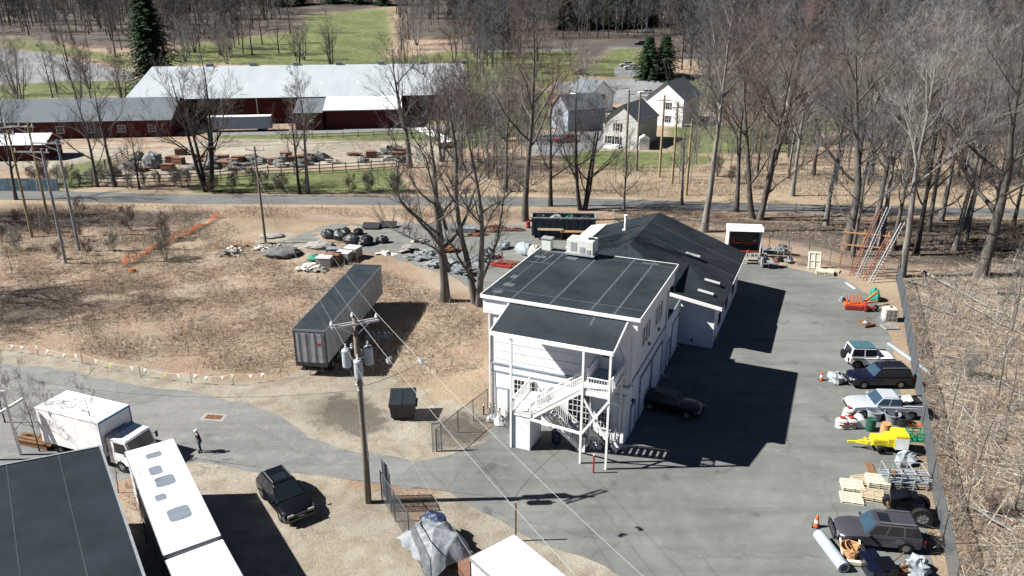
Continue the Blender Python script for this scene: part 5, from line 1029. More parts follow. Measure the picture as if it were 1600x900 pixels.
# dark semi-trailer in the field
def semi(name, label, p, rz, L_, H_, side, roofm, W_=2.6, z0=1.15, ribs=True, wheels=True, group=None):
    t = empty(name, p, rz, label, 'trailer', group)       # local x from the rear doors (0) forwards
    m = MB(); m.b2(0, L_, -W_ / 2, W_ / 2, z0, H_ - .06)
    if ribs:
        k = int(L_ / .62)
        for i in range(k + 1):
            x = .1 + i * (L_ - .2) / k
            for s in (-1, 1): m.b2(x - .03, x + .03, s * W_ / 2, s * (W_ / 2 + .035), z0, H_ - .1)
    m.build('body', side, t)
    m = MB(); m.b2(-.03, L_ + .03, -W_ / 2 - .05, W_ / 2 + .05, H_ - .06, H_); m.build('roof', roofm, t)
    m = MB(); 
    for s in (-1, 1): m.b2(-.02, L_, s * (W_ / 2 + .045), s * (W_ / 2 + .075), H_ - .16, H_ + .015)
    m.b2(-.07, -.03, -W_ / 2 - .05, W_ / 2 + .05, H_ - .16, H_ + .015); m.build('roof_rail', 'steel_grey', t)
    for s in (-1, 1):
        m = MB(); m.b2(-.045, -.002, s * .03, s * (W_ / 2 - .08), z0 + .1, H_ - .25); D_ = m.build('door', 'trailer_door' if side == 'trailer_side' else side, t); m = MB()
        for y in (.35, .95): m.bar((-.07, s * y, z0 + .12), (-.07, s * y, H_ - .25), .035)
        m.build('lock_bar', 'rim', D_)
    m = MB()
    for s in (-1, 1): m.b2(-.06, .0, s * (W_ / 2 - .08), s * (W_ / 2 + .03), z0 - .1, H_ - .1)
    m.b2(-.08, .1, -W_ / 2, W_ / 2, z0 - .25, z0); m.b2(-.02, .1, -1.0, 1.0, .5, .6); m.bar((.04, -.8, .6), (.04, -.8, z0 - .2), .08); m.bar((.04, .8, .6), (.04, .8, z0 - .2), .08); m.b2(0, L_, -.5, .5, z0 - .2, z0 - .003)
    m.build('chassis', 'dark_metal', t)
    if wheels:
        for x in (1.4, 2.7):
            for s in (-1, 1): wheel(t, x, s * 1.0, .5, .45, 5)
        m = MB()
        for s in (-1, 1): m.bar((L_ - 3, s * .8, .1), (L_ - 3, s * .8, z0), .14); m.box((L_ - 3, s * .8, .08), (.4, .3, .1))
        m.build('landing_leg', 'steel_grey', t)
    return t
ta = Vector((-17.39, 56.72, 0)); tb = Vector((-14.75, 56.46, 0)); tt = semi('semi_trailer', 'long dark-roofed weathered semi-trailer with ribbed grey sides parked on the brown field', mid(ta, tb).to_tuple(), rad(82.9), 15.9, 4.1, 'trailer_side', 'trailer_roof')
m = MB(); m.box((-.075, -.75, 2.9), (.02, .62, .12)); m.build('reflective_label', 'red_paint', tt)
# white trailers bottom left: rectangles on top level 4.0
def white_trailer(name, label, a, b, L_, H_=4.0, patches=(), W_=2.55, grp=None):
    d = (Vector(b) - Vector(a)); rz = math.atan2(d.y, d.x); o = Vector(a)
    t = semi(name, label, (o.x, o.y, 0), rz, L_, H_, 'white_side', 'white_box', W_, ribs=False)
    for i, (x, y, sx, sy, rr) in enumerate(patches):
        m = MB(); n = 14; m.prism([(x + sx / 2 * abs(cos(q)) ** .45 * (1 if cos(q) > 0 else -1), y + sy / 2 * abs(sin(q)) ** .45 * (1 if sin(q) > 0 else -1)) for q in [2 * pi * k / n + .01 for k in range(n)]], H_ + .002, H_ + .012); P_ = m.build('roof_patch', 'patch_grey', t)
    return t
def pt_loc(u, v, o, d): q = at(u, v, 4.0) - o; return (q.x * d.x + q.y * d.y, -q.x * d.y + q.y * d.x)
dw = (Vector((-15.4, 30.85, 0)) - Vector((-21.35, 39.75, 0))).normalized()
fa = Vector((-21.45, 39.9, 0)); ob_ = fa + dw * 10.75; PATCH = [(*pt_loc(u, v, Vector((ob_.x, ob_.y, 4.0)), -dw), sx, sy, 0) for u, v, sx, sy in ((240, 711, .62, .85), (243, 735, .95, .68), (258, 751, 1.1, 1.0), (251, 777, .62, .55), (280, 802, 1.25, 1.1))]; white_trailer('box_trailer', 'long white box trailer with five grey patches on its roof', fa + dw * 10.75, fa, 10.7, 4.0,
    PATCH)
white_trailer('box_trailer', 'plain white box trailer behind the patched one, cut off by the bottom edge', fa + dw * 10.95 + dw * 9 + Vector((.3, 0, 0)), fa + dw * 10.95, 9, 3.95)
b1 = at(735, 872, 3.6); b2_ = at(803, 835, 3.6); b3_ = at(880, 897, 3.6); dl = (b3_ - b2_).normalized(); wl = (b2_ - b1).length
o1 = mid(b1, b2_); white_trailer('box_trailer', 'plain white box body at the bottom edge near the middle', (o1.x, o1.y, 0), (o1 + dl * 7).to_tuple(), 7.5, 3.6, W_=wl * .96)
# white box truck
ra = Vector((-30.92, 46.4, 0)); rb_ = Vector((-25.8, 44.4, 0)); bt = empty('box_truck', ra.to_tuple(), head(ra, rb_), 'white box truck with blue-edged cab, parked at the left side of the road', 'box truck'); LB = (rb_ - ra).length
m = MB(); m.b2(0, LB, -1.24, 1.24, .95, 3.45); m.build('cargo_box', 'white_box', bt); m = MB(); m.b2(-.03, LB + .03, -1.27, 1.27, 3.45, 3.52); m.build('box_roof', 'white_box', bt)
m = MB(); m.b2(LB + .0, LB + .06, -1.27, 1.27, 3.4, 3.54); m.b2(LB + .0, LB + .05, -1.27, -1.23, .95, 3.4); m.b2(LB + .0, LB + .05, 1.23, 1.27, .95, 3.4); m.build('box_edge', 'truck_blue', bt)
m = MB(); pr_ = [(LB + .15, .5), (LB + 2.0, .5), (LB + 2.1, 1.35), (LB + 1.75, 2.35), (LB + .15, 2.45)]; n = 5
m.add([(x, -1.05, z) for x, z in pr_] + [(x, 1.05, z) for x, z in pr_], [tuple(range(n)), tuple(range(2 * n - 1, n - 1, -1))] + [((i + 1) % n, i, i + n, (i + 1) % n + n) for i in range(n)]); m.build('cab', 'white_box', bt, bevel=.06)
m = MB(); inset_panel(m, [(LB + 2.1, -1.05, 1.35), (LB + 2.1, 1.05, 1.35), (LB + 1.75, 1.05, 2.35), (LB + 1.75, -1.05, 2.35)], .06, .06, .06, .1, .015); m.build('windshield', 'glass_dark', bt)
for s in (-1, 1):
    m = MB(); q = [(LB + .7, s * 1.055, 1.4), (LB + 1.95, s * 1.055, 1.4), (LB + 1.68, s * 1.055, 2.2), (LB + .7, s * 1.055, 2.2)]; q = q if s < 0 else [q[1], q[0], q[3], q[2]]; inset_panel(m, q, .05, .05, .05, .05, .012); m.build('side_window', 'glass_dark', bt)
    m = MB(); m.box((LB + 1.95, s * 1.3, 1.75), (.1, .14, .4)); m.bar((LB + 1.9, s * 1.05, 1.9), (LB + 1.95, s * 1.3, 1.9), .03); m.build('mirror', 'dark_metal', bt)
    for x in (LB + 1.1, 1.3): wheel(bt, x, s * .95, .42, .28, 5)
    m = MB(); m.box((LB + 2.1, s * .8, .85), (.06, .3, .18)); m.build('headlight', 'lamp_clear', bt)
m = MB(); m.b2(LB + .2, LB + .55, -1.0, 1.0, 2.42, 2.5); m.build('cab_roof_panel', 'truck_blue', bt, bevel=.03); m = MB(); m.b2(.1, LB + 2, -.45, .45, .6, .94); m.b2(LB + 2.0, LB + 2.18, -1.05, 1.05, .45, .7); m.build('chassis', 'dark_metal', bt)
# far cars
def small_car(u, v, rz, paint, lab, **k): return car('parked_car', lab, 'car', at(u, v), rad(rz), paint, sidew=2, **k)
small_car(882, 222, 200, 'car_red', 'red car beside the blue-grey house'); small_car(1008, 148, 182, 'car_white', 'white car on the paved court beyond the houses', glass='glass_sky_sheen'); small_car(985, 108, 182, 'car_white', 'white car in the far car park beside the dark pine')
small_car(978, 104, 180, 'car_silver', 'silver car just behind the white one in the far car park'); small_car(1000, 71, 178, 'car_navy', 'dark car on the far road below the hill'); small_car(905, 117, 180, 'car_red', 'red vehicle half hidden beyond the thick tree', H_=1.9)
for i, (u, v, p_) in enumerate(((970, 30, 'car_white'), (990, 30, 'car_white'), (1043, 29, 'car_white'), (1012, 51, 'car_silver'))): small_car(u, v, 180, p_, ['white car on the hillside, left of a pair', 'white car on the hillside, right of a pair', 'lone white car on the hillside farther right', 'pale car at the gap between the dark evergreens'][i])
for (u, v, p_, lab) in ((30, 205, 'car_white', 'white car parked by the stable at the left edge'), (55, 238, 'car_silver', 'silver car near the red shed at the left')): small_car(u, v, 5, p_, lab)
small_car(1475, 172, 8, 'car_navy', 'dark car seen between trunks near the right edge')

# ------------------------------------------------ the person
pr = empty('person', at(314, 706), rad(-150), 'person in a black jacket, blue jeans and white cap walking on the grey road', 'person')
def skin(name, nodes, edges, m_, parent, sub=2, loc=None):
    me = bpy.data.meshes.new(name); me.from_pydata([n[0] for n in nodes], edges, []); o = bpy.data.objects.new(name, me); col.objects.link(o); o.parent = parent; me.materials.append(M_(m_))
    sk = o.modifiers.new('skin', 'SKIN'); sk.use_smooth_shade = True
    for i, nd in enumerate(nodes): r_ = nd[1]; me.skin_vertices[0].data[i].radius = (r_, r_) if not isinstance(r_, tuple) else r_
    for i in range(len(nodes)): me.skin_vertices[0].data[i].use_root = i == 0
    ss = o.modifiers.new('sub', 'SUBSURF'); ss.levels = sub; ss.render_levels = sub; kids.setdefault(parent.name, []).append(o); return o
# x forward, y left
hip = (0, 0, .93); nodes = [(hip, (.15, .11)), ((.01, 0, 1.12), (.14, .1)), ((.03, 0, 1.36), (.17, .11)), ((.04, 0, 1.47), (.07, .07)), ((.05, 0, 1.53), (.055, .055)), ((.07, 0, 1.62), (.085, .1)), ((.07, 0, 1.7), (.075, .09)),
    ((.0, .1, .88), .09), ((.05, .1, .5), .06), ((.0, .11, .09), .042), ((.14, .11, .04), .035), ((.0, -.1, .88), .09), ((.02, -.1, .5), .06), ((-.03, -.11, .09), .042), ((.1, -.12, .04), .035),
    ((.03, .2, 1.4), .06), ((-.06, .26, 1.15), .045), ((.1, .25, .95), .034), ((.14, .24, .88), .03), ((.03, -.2, 1.4), .06), ((.02, -.27, 1.14), .045), ((.22, -.2, 1.05), .034), ((.29, -.17, 1.06), .03)]
ed = [(0, 1), (1, 2), (2, 3), (3, 4), (4, 5), (5, 6), (0, 7), (7, 8), (8, 9), (9, 10), (0, 11), (11, 12), (12, 13), (13, 14), (2, 15), (15, 16), (16, 17), (17, 18), (2, 19), (19, 20), (20, 21), (21, 22)]
body = skin('body', nodes, ed, 'skin', pr)
jk = [((.0, 0, .9), (.17, .13)), ((.01, 0, 1.12), (.165, .125)), ((.03, 0, 1.36), (.19, .13)), ((.04, 0, 1.45), (.09, .085)), ((.03, .2, 1.4), .078), ((-.06, .26, 1.15), .062), ((.1, .25, .97), .048), ((.03, -.2, 1.4), .078), ((.02, -.27, 1.14), .062), ((.21, -.2, 1.06), .048)]
skin('jacket', jk, [(0, 1), (1, 2), (2, 3), (2, 4), (4, 5), (5, 6), (2, 7), (7, 8), (8, 9)], 'cloth_black', pr)
jn = [((0, 0, .92), (.155, .12)), ((.0, .1, .86), .105), ((.05, .1, .5), .078), ((.0, .11, .12), .062), ((.0, -.1, .86), .105), ((.02, -.1, .5), .078), ((-.03, -.11, .12), .062)]
skin('jeans', jn, [(0, 1), (1, 2), (2, 3), (0, 4), (4, 5), (5, 6)], 'jeans', pr)
for (x, y, z, t_) in ((.07, .115, .05, 0), (.04, -.115, .05, 0)): m = MB(); m.box((x, y, z), (.28, .1, .1), 0, t_); m.build('shoe', 'cloth_black', pr, bevel=.03)
m = MB(); m.lathe([(.1, 1.66), (.102, 1.7), (.085, 1.76), (.04, 1.79), (0, 1.795)], 14, Matrix.Translation((.07, 0, 0))); m.box((.19, 0, 1.68), (.12, .14, .015)); m.build('cap', 'cap_white', pr)
for s in (-1, 1):
    for k in range(4): 
        base = Vector((.15, .245, .86)) if s > 0 else Vector((.31, -.165, 1.06)); d = Vector((.02, 0, -.07 - .005 * k)) if s > 0 else Vector((.07, .01, -.01)); off = Vector((.018 * (k - 1.5), 0, 0)) if s > 0 else Vector((0, .018 * (k - 1.5), 0)); m = MB(); m.tube([base + off, base + off + d * .6, base + off + d + Vector((.012, 0, 0))], [.009, .008, .006], 6); m.build('finger', 'skin', pr)
m = MB()
for s in (-1, 1): m.blob((.148, s * .03, 1.645), (.014, .02, .014), 6, 4, 0, False)
m.build('eye', 'dark_metal', pr); m = MB(); m.box((.165, 0, 1.615), (.03, .022, .035)); m.box((.155, 0, 1.575), (.01, .045, .01)); m.build('nose', 'skin', pr)
# wait dog-like dark object beside the black car
# ------------------------------------------------ dumpster, posts, cones
d_ = empty('dumpster', at(631, 648), rad(4), 'black lidded dumpster standing alone on the dirt beside the driveway', 'dumpster')
m = MB(); pr_ = [(-.8, .15), (.8, .15), (.85, 1.35), (.85, 1.7), (-.95, 1.35)]; 
m.add([(-.85, -.75, .15), (.85, -.75, .15), (.85, .75, .15), (-.85, .75, .15), (-.95, -.95, 1.35), (.95, -.95, 1.35), (.95, .85, 1.7), (-.95, .85, 1.7)], [(3, 2, 1, 0), (4, 5, 6, 7), (0, 1, 5, 4), (1, 2, 6, 5), (2, 3, 7, 6), (3, 0, 4, 7)])
for x in (-.5, 0, .5): m.b2(x - .04, x + .04, -.92, -.84, .3, 1.25)
m.build('bin', 'dark_metal', d_)
for s in (-1, 1): m = MB(); m.slab([(s * .48 - .46, -1.0, 1.4), (s * .48 + .46, -1.0, 1.4), (s * .48 + .46, .88, 1.76), (s * .48 - .46, .88, 1.76)], .04); m.build('lid', 'bag_black', d_)
for s in (-1, 1): m = MB(); m.bar((s * .98, -.5, 1.0), (s * .98, .5, 1.0), .12, .2); m.build('side_pocket', 'dark_metal', d_)
for x, y in ((-.7, -.6), (.7, -.6), (-.7, .6), (.7, .6)): m = MB(); m.tube([(x - .04, y, .08), (x + .04, y, .08)], .08, 10); m.build('caster', 'black_rubber', d_)
def cone(u, v, lab, s=1.):
    e = empty('traffic_cone', at(u, v), random.uniform(0, 3), lab, 'traffic cone'); m = MB(); m.box((0, 0, .02), (.38, .38, .04)); m.build('base', 'black_rubber', e); m = MB(); m.lathe([(.15, .04), (.045, .7), (.03, .72), (0, .72)], 16); m.build('cone', 'orange', e)
    m = MB(); m.lathe([(.107, .27), (.122, .27), (.096, .42), (.085, .42)], 16); m.build('band', 'white_box', e); e.scale = (s, s, s)
cone(1283, 594, 'orange traffic cone by the nose of the navy pickup', 1.1); cone(1275, 823, 'orange traffic cone by the nose of the grey SUV', 1.15)
for i, (u, v, h, m_, lab) in enumerate(((927, 739, 1.35, 'red_paint', 'thin red and white bollard on the asphalt in front of the stair posts'), (766, 653, .9, 'rust', 'rusty bollard at the left corner of the white building'), (781, 655, .95, 'rust', 'rusty bollard with pale cap, second from the left corner'), (756, 648, .8, 'dark_metal', 'short dark bollard next to the fence end'))):
    e = empty('bollard', at(u, v), 0, lab, 'bollard'); m = MB(); m.cyl((0, 0, 0), .06, h, 10); m.build('post', m_, e); m = MB(); m.lathe([(.062, h), (.06, h + .03), (.03, h + .07), (0, h + .08)], 10); m.build('cap', 'white_trim', e)
m = MB(); m.bar((0, 0, 0), (0, 0, 2.6), .09); o = m.build('marker_stake', 'tan_rope', loc=at(806, 845)); tag(o, 'tall orange-brown stake standing beside the white box body at the bottom', 'stake')
m = MB(); m.prism([(-.75, -.45), (.75, -.5), (.8, .45), (-.7, .5)], .0, .02); m.build
g_ = empty('drain_cover', at(334, 652) + Vector((0, 0, .005)), rad(-8), 'rusty brown rectangular drain cover set in the road', 'drain cover'); m = MB(); m.b2(-.9, .9, -.5, .5, 0, .012); m.build('concrete_frame', 'stone', g_); m = MB(); m.b2(-.6, .6, -.28, .28, .012, .03); m.build('grate', 'rust', g_)
# ------------------------------------------------ stock and clutter
def thing1(name, mb, mats, p, rz, label, cat, group=None, bevel=0, smooth=False):
    o = mb.build(name, mats, loc=p, bevel=bevel, smooth=smooth); o.rotation_euler = (0, 0, rad(rz)); return tag(o, label, cat, group)
def pallet(u, v, rz, lab, L_=1.3, W_=1.1, n=1, m_='pale_wood', tilt=0, z=0):
    e = empty('pallet', at(u, v) + Vector((0, 0, z)), rad(rz), lab, 'pallet'); dk_ = MB(); bl_ = MB()
    for k in range(n):
        z0 = k * .15
        for i in range(7): y = -W_ / 2 + .05 + i * (W_ - .1) / 6; dk_.box((0, y, z0 + .13), (L_, .1, .02))
        for i in range(3): y = -W_ / 2 + .05 + i * (W_ - .1) / 2; dk_.box((0, y, z0 + .01), (L_, .1, .02))
        for x in (-L_ / 2 + .05, 0, L_ / 2 - .05): bl_.box((x, 0, z0 + .07), (.08, W_, .095))
    dk_.build('deck_boards', m_, e); bl_.build('stringers', m_, e)
    if tilt: e.rotation_euler[0] = rad(tilt)
    return e
def tyre(name, p, r, w_, lab, lying=True, rz=0, rim=False):
    M = Matrix.Translation((0, 0, w_ / 2 if lying else r)) @ (Matrix.Identity(4) if lying else Matrix.Rotation(rad(rz), 4, 'Z') @ Matrix.Rotation(pi / 2, 4, 'X')); m = MB(); m.lathe([(r * .55, -w_ / 2), (r * .93, -w_ / 2), (r, -w_ * .3), (r, w_ * .3), (r * .93, w_ / 2), (r * .55, w_ / 2), (r * .55, -w_ / 2)], 20, M)
    o = m.build(name, 'black_rubber', loc=p); tag(o, lab, 'tyre')
    if rim: m = MB(); m.lathe([(0, -.02), (r * .55, -.05), (r * .55, .05), (0, .02)], 16, M); m.build('rim', 'rim', o)
    return o
def drum(u, v, m_, lab, r=.29, h=.85, lying=None, z=0):
    m = MB(); pf = [(0, 0), (r, 0), (r, h * .31), (r * 1.04, h * .33), (r, h * .35), (r, h * .64), (r * 1.04, h * .66), (r, h * .68), (r, h), (r * .94, h), (r * .94, h - .03), (0, h - .03)]
    M = Matrix.Identity(4) if lying is None else Matrix.Translation((0, 0, r)) @ Matrix.Rotation(rad(lying), 4, 'Z') @ Matrix.Rotation(pi / 2, 4, 'Y')
    m.lathe(pf, 18, M); o = m.build('drum', m_, loc=at(u, v) + Vector((0, 0, z))); return tag(o, lab, 'barrel')
def bag(u, v, d, m_, lab, cat='sack', name='sack', rough=.2, z=0, group=None):
    m = MB(); m.blob((0, 0, 0), d, 12, 7, rough); o = m.build(name, m_, loc=at(u, v) + Vector((0, 0, z)), smooth=False); o.rotation_euler[2] = random.uniform(0, 3); return tag(o, lab, cat, group)
# orange machinery group
e = empty('orange_machine', at(1338, 482), rad(-10), 'bright orange and red steel implement with upright tines and a boom', 'machine'); m = MB()
for i in range(5): x = -.9 + i * .32; m.bar((x, 0, .2), (x - .1, .25, 1.35), .1); m.bar((x, .5, .2), (x, .3, 1.0), .09)
m.b2(-1.1, .7, -.25, .75, .15, .4); m.bar((-1.1, -.3, .5), (.7, -.3, .5), .12); m.build('frame', 'orange', e); m = MB(); m.bar((.4, 0, .5), (2.1, 1.5, 1.3), .16); m.bar((.6, -.2, .7), (1.9, .2, .8), .12); m.build('boom', 'orange', e)
m = MB(); m.b2(-1.2, .4, -.6, -.3, .1, .45); m.b2(.5, 1.5, -.7, -.4, .3, .5); m.b2(.5, .75, -.9, -.1, .1, .7); m.build('red_blade', 'red_paint', e)
for s in (0, 1): m = MB(); m.lathe([(.1, -.08), (.26, -.08), (.28, 0), (.26, .08), (.1, .08)], 14, Matrix.Translation((.8 + s * .9, -.2, .28)) @ Matrix.Rotation(pi / 2, 4, 'X')); m.build('wheel', 'black_rubber', e)
bag(1365, 468, (1.5, 1.0, 1.1), 'green_tarp', 'lumpy green covered engine beside the orange implement', 'covered machine', 'covered_engine', .28)
e = empty('liquid_tank', at(1388, 500), rad(-5), 'cream boxy tank standing on a pallet right of the orange implement', 'tank'); m = MB(); m.b2(-.55, .55, -.5, .5, .15, 1.25); m.build('tank', 'cream_board', e, bevel=.08); m = MB()
for x in (-.57, -.2, .2, .57): m.bar((x, -.53, .1), (x, -.53, 1.3), .04); m.bar((x, .53, .1), (x, .53, 1.3), .04)
for z in (.4, .8, 1.25): m.bar((-.6, -.53, z), (.6, -.53, z), .04)
m.b2(-.6, .6, -.55, .55, 0, .12); m.build('cage', 'galv', e); m = MB(); m.cyl((.1, .1, 1.25), .14, .08, 12); m.build('cap', 'rust', e)
e = empty('brown_trough', at(1353, 508), rad(20), 'brown wooden tray with metal fittings below the orange implement', 'tray'); m = MB(); m.slab([(-.6, -.5, .1), (.6, -.5, .1), (.6, .5, .35), (-.6, .5, .35)], .08); m.bar((-.6, -.5, .2), (.6, -.5, .2), .1, .16); m.build('tray', 'brown_wood', e); m = MB(); m.blob((-.2, -.1, .2), (.6, .5, .3), 8, 5, .3); m.build('fittings', 'galv', e)
pallet(1390, 512, 4, 'flat grey pallet below the cream tank', m_='fence_grey')
m = MB(); m.bar((-.1, -1.0, .03), (.1, 1.0, .03), .3, .05); thing1('plank', m, 'ceramic', at(1329, 447), 10, 'pale board lying at the foot of the ladders', 'board')
m = MB(); m.b2(-.4, .4, -.3, .3, 0, .2); m.b2(-.35, -.1, -.25, .25, .2, .5); thing1('hitch_box', m, 'slate', at(1318, 470), 10, 'small blue-grey steel box left of the orange implement', 'box')
m = MB(); m.tube([(0, -2.9, .16), (0, 2.9, .16)], .16, 14); thing1('pipe', m, 'pipe_grey', at(1419, 562), 8, 'long grey pipe lying along the fence beside the jeep', 'pipe', smooth=True)
bag(1305, 597, (1.5, 1.1, .8), 'tarp_grey', 'crumpled grey tarp bundle between cone and navy pickup', 'tarp', 'tarp_bundle', .3)
# row beneath the silver pickup
for i, (u, v, dz, m_, lab) in enumerate(((1314, 668, 0, 'bag_white', 'lower white bagged stack at the left end of the clutter row'), (1328, 668, 0, 'bag_white', 'white bagged block with red print beside the leftmost stack'), (1325, 652, 0, 'bag_white', 'small white bag behind the leftmost stack'))):
    e = empty('bagged_stack', at(u, v), rad(-8 + i * 9), lab, 'bags'); m = MB()
    for k in range(3): m.blob((random.uniform(-.05, .05), 0, k * .24), (.95, .7, .3), 12, 6, .07)
    m.build('bags', m_, e); m = MB(); m.box((0, -.36, .4), (.5, .02, .08)); m.box((0, 0, .85), (.4, .3, .02)); m.build('red_print', 'red_paint', e)
drum(1345, 670, 'ceramic', 'rusty pinkish grey drum lying on its side among the tubs', .36, .95, 80); drum(1359, 672, 'green_dark', 'dark green drum standing in the clutter row', .33, .9); drum(1382, 678, 'tan_rope', 'tan barrel standing just behind the yellow compressor', .33, .85); drum(1344, 655, 'slate', 'blue-grey drum lying behind the pinkish one', .34, .9, 95)
for (u, v, lab) in ((1365, 655, 'dark grey plastic tub next to the green drum'), (1392, 660, 'wide dark grey tub behind the tan barrel'), (1408, 664, 'black open tub right of the wide tub')):
    m = MB(); m.lathe([(.42, 0), (.55, .7), (.6, .72), (.6, .76), (.5, .76), (.4, .12), (0, .1)], 18); thing1('tub', m, ['tarp_grey', 'steel_grey', 'bag_black'][0 if u < 1370 else 1 if u < 1400 else 2], at(u, v), 0, lab, 'tub')
m = MB(); m.b2(-.8, .8, -.08, .08, .0, .35); 
for i in range(4): m.b2(-.7 + i * .4, -.5 + i * .4, -.1, .1, .02, .33)
thing1('barrier_plank', m, ['orange', 'white_box'][0], at(1423, 668), -12, 'orange barrier plank at the fence end of the clutter row', 'barrier')
e = empty('green_crate', at(1428, 686), rad(-6), 'pale green wire crate against the fence', 'crate'); m = MB()
for z in (.05, .35, .65):
    for s in (-1, 1): m.bar((-.5, s * .4, z), (.5, s * .4, z), .06); m.bar((s * .5, -.4, z), (s * .5, .4, z), .06)
for x in (-.5, 0, .5):
    for s in (-1, 1): m.bar((x, s * .4, 0), (x, s * .4, .68), .05)
m.b2(-.5, .5, -.4, .4, .02, .06); m.build('crate', 'green_paint', e)
# yellow compressor
e = empty('yellow_compressor', at(1385, 703), rad(-8), 'bright yellow towed compressor with drawbar pointing left', 'compressor'); m = MB(); m.b2(-1.1, .2, -.45, .45, .5, 1.0); m.b2(.2, 1.15, -.6, .65, .45, 1.45); m.b2(-.2, .25, -.5, .6, .5, 1.15); m.build('housing', 'yellow_paint', e, bevel=.05)
m = MB(); m.bar((-1.1, 0, .55), (-2.6, 0, .45), .12); m.bar((-1.1, .4, .55), (-2.2, 0, .48), .07); m.bar((-1.1, -.4, .55), (-2.2, 0, .48), .07); m.bar((-1.4, -.4, .6), (-1.4, .4, .6), .1); m.build('drawbar', 'yellow_paint', e)
m = MB(); m.slab([(.25, -.68, .5), (1.1, -.68, .5), (1.1, -.62, 1.3), (.25, -.62, 1.3)][::-1], .03); m.build('side_panel', 'white_box', e)
for s in (-1, 1): m = MB(); m.lathe([(.12, -.1), (.3, -.1), (.32, 0), (.3, .1), (.12, .1)], 14, Matrix.Translation((-.5, s * .6, .32)) @ Matrix.Rotation(pi / 2, 4, 'X')); m.build('wheel', 'black_rubber', e)
bag(1414, 722, (1.7, 1.1, .7), 'tarp_grey', 'low grey tarp-covered heap right below the compressor', 'tarp', 'tarp_heap', .3)
m = MB(); m.slab([(-.22, -1.1, .06), (.22, -1.0, .06), (.3, 1.0, .1), (-.15, 1.1, .1)], .05); thing1('plank', m, 'brown_wood', at(1361, 738), -8, 'reddish brown plank lying on the asphalt below the compressor', 'board')
pallet(1331, 762, -12, 'white pallet at the left of the pallet heap', m_='cream_board', n=2); pallet(1330, 780, -14, 'pale pallet below the leftmost one', m_='cream_board'); pallet(1370, 757, -12, 'pale pallet in the middle of the heap', m_='cream_board', n=3); pallet(1362, 777, -20, 'yellowish pallet lowest in the heap', m_='pale_wood', n=2); pallet(1350, 752, 10, 'pale pallet wedged behind the others', m_='pale_wood', n=1)
e = empty('metal_rack', at(1410, 755), rad(-6), 'galvanised tube rack full of pipes beside the fence', 'rack'); m = MB()
for x in (-1.2, -.4, .4, 1.2):
    for s in (-1, 1): m.bar((x, s * .7, 0), (x, s * .7, 1.1), .06)
    m.bar((x, -.7, 1.1), (x, .7, 1.1), .05)
for s in (-1, 1):
    for z in (.5, 1.1): m.bar((-1.2, s * .7, z), (1.2, s * .7, z), .05)
m.build('frame', 'galv', e); m = MB()
for i in range(9): m.tube([(-1.4, -.6 + i * .14, .56 + .1 * (i % 2)), (1.5, -.6 + i * .14 + random.uniform(-.2, .2), .56 + .1 * (i % 2))], .045, 6)
m.build('pipes', 'pipe_grey', e); m = MB(); m.blob((-.7, -.2, .65), (.5, .4, .4), 8, 5, .2); m.build('red_bundle', 'rust', e)
e = empty('lawn_tractor', at(1412, 806), rad(-20), 'dark bulky tractor with big grey wheel behind the grey SUV', 'tractor'); m = MB(); m.b2(-.9, .9, -.5, .5, .5, 1.2); m.b2(-.2, .5, -.4, .4, 1.2, 1.6); m.slab([(-.9, -.5, 1.25), (0, -.5, 1.7), (0, .5, 1.7), (-.9, .5, 1.25)], .06); m.build('body', 'car_black', e, bevel=.06)
for (x, s, r) in ((.8, -1, .6), (.8, 1, .6), (-.8, -1, .38), (-.8, 1, .38)): wheel(e, x, s * .7, r, .35)
m = MB(); m.bar((0, 0, 1.5), (-.4, 0, 1.9), .05); m.lathe([(.16, 0), (.2, .02), (.2, .05), (.16, .05)], 12, Matrix.Translation((-.4, 0, 1.88))); m.build('steering_wheel', 'black_rubber', e)
m = MB(); m.lathe([(.3, 0), (.38, .35), (.36, .42), (.2, .46), (0, .46)], 14); thing1('tub', m, 'rust', at(1392, 792), 0, 'orange-brown tub in front of the dark tractor', 'tub')
e = empty('carpet_roll', at(1297, 868), rad(97), 'long grey roll lying left of the wood splitter', 'roll'); m = MB(); m.tube([(-1.4, 0, .33), (1.4, 0, .33)], .33, 18); m.build('roll', 'pipe_grey', e, smooth=False); m = MB(); m.tube([(-1.41, 0, .33), (-1.38, 0, .33)], .2, 14); m.build('core', 'dark_metal', e)
e = empty('rope_reel', at(1328, 872), rad(-10), 'tan rope coil on a small frame with a black tyre', 'rope coil'); m = MB()
for i in range(16): a = random.uniform(0, 6.28); m.tube([(cos(a + t) * (.3 + .02 * i % .3), .5 * sin(a + t) + .1, .15 + .04 * i) for t in [k * .6 for k in range(9)]], .035, 5)
m.build('rope', 'tan_rope', e); m = MB(); m.b2(-.5, .5, -.7, -.5, .1, .3); m.bar((.5, -.7, .1), (.5, .6, .8), .08); m.bar((-.5, -.7, .1), (-.5, .6, .8), .08); m.build('frame', 'cream_board', e); m = MB(); m.lathe([(.2, -.12), (.42, -.12), (.45, 0), (.42, .12), (.2, .12)], 18, Matrix.Translation((.65, 0, .45)) @ Matrix.Rotation(rad(70), 4, 'Y')); m.build('wheel', 'black_rubber', e)
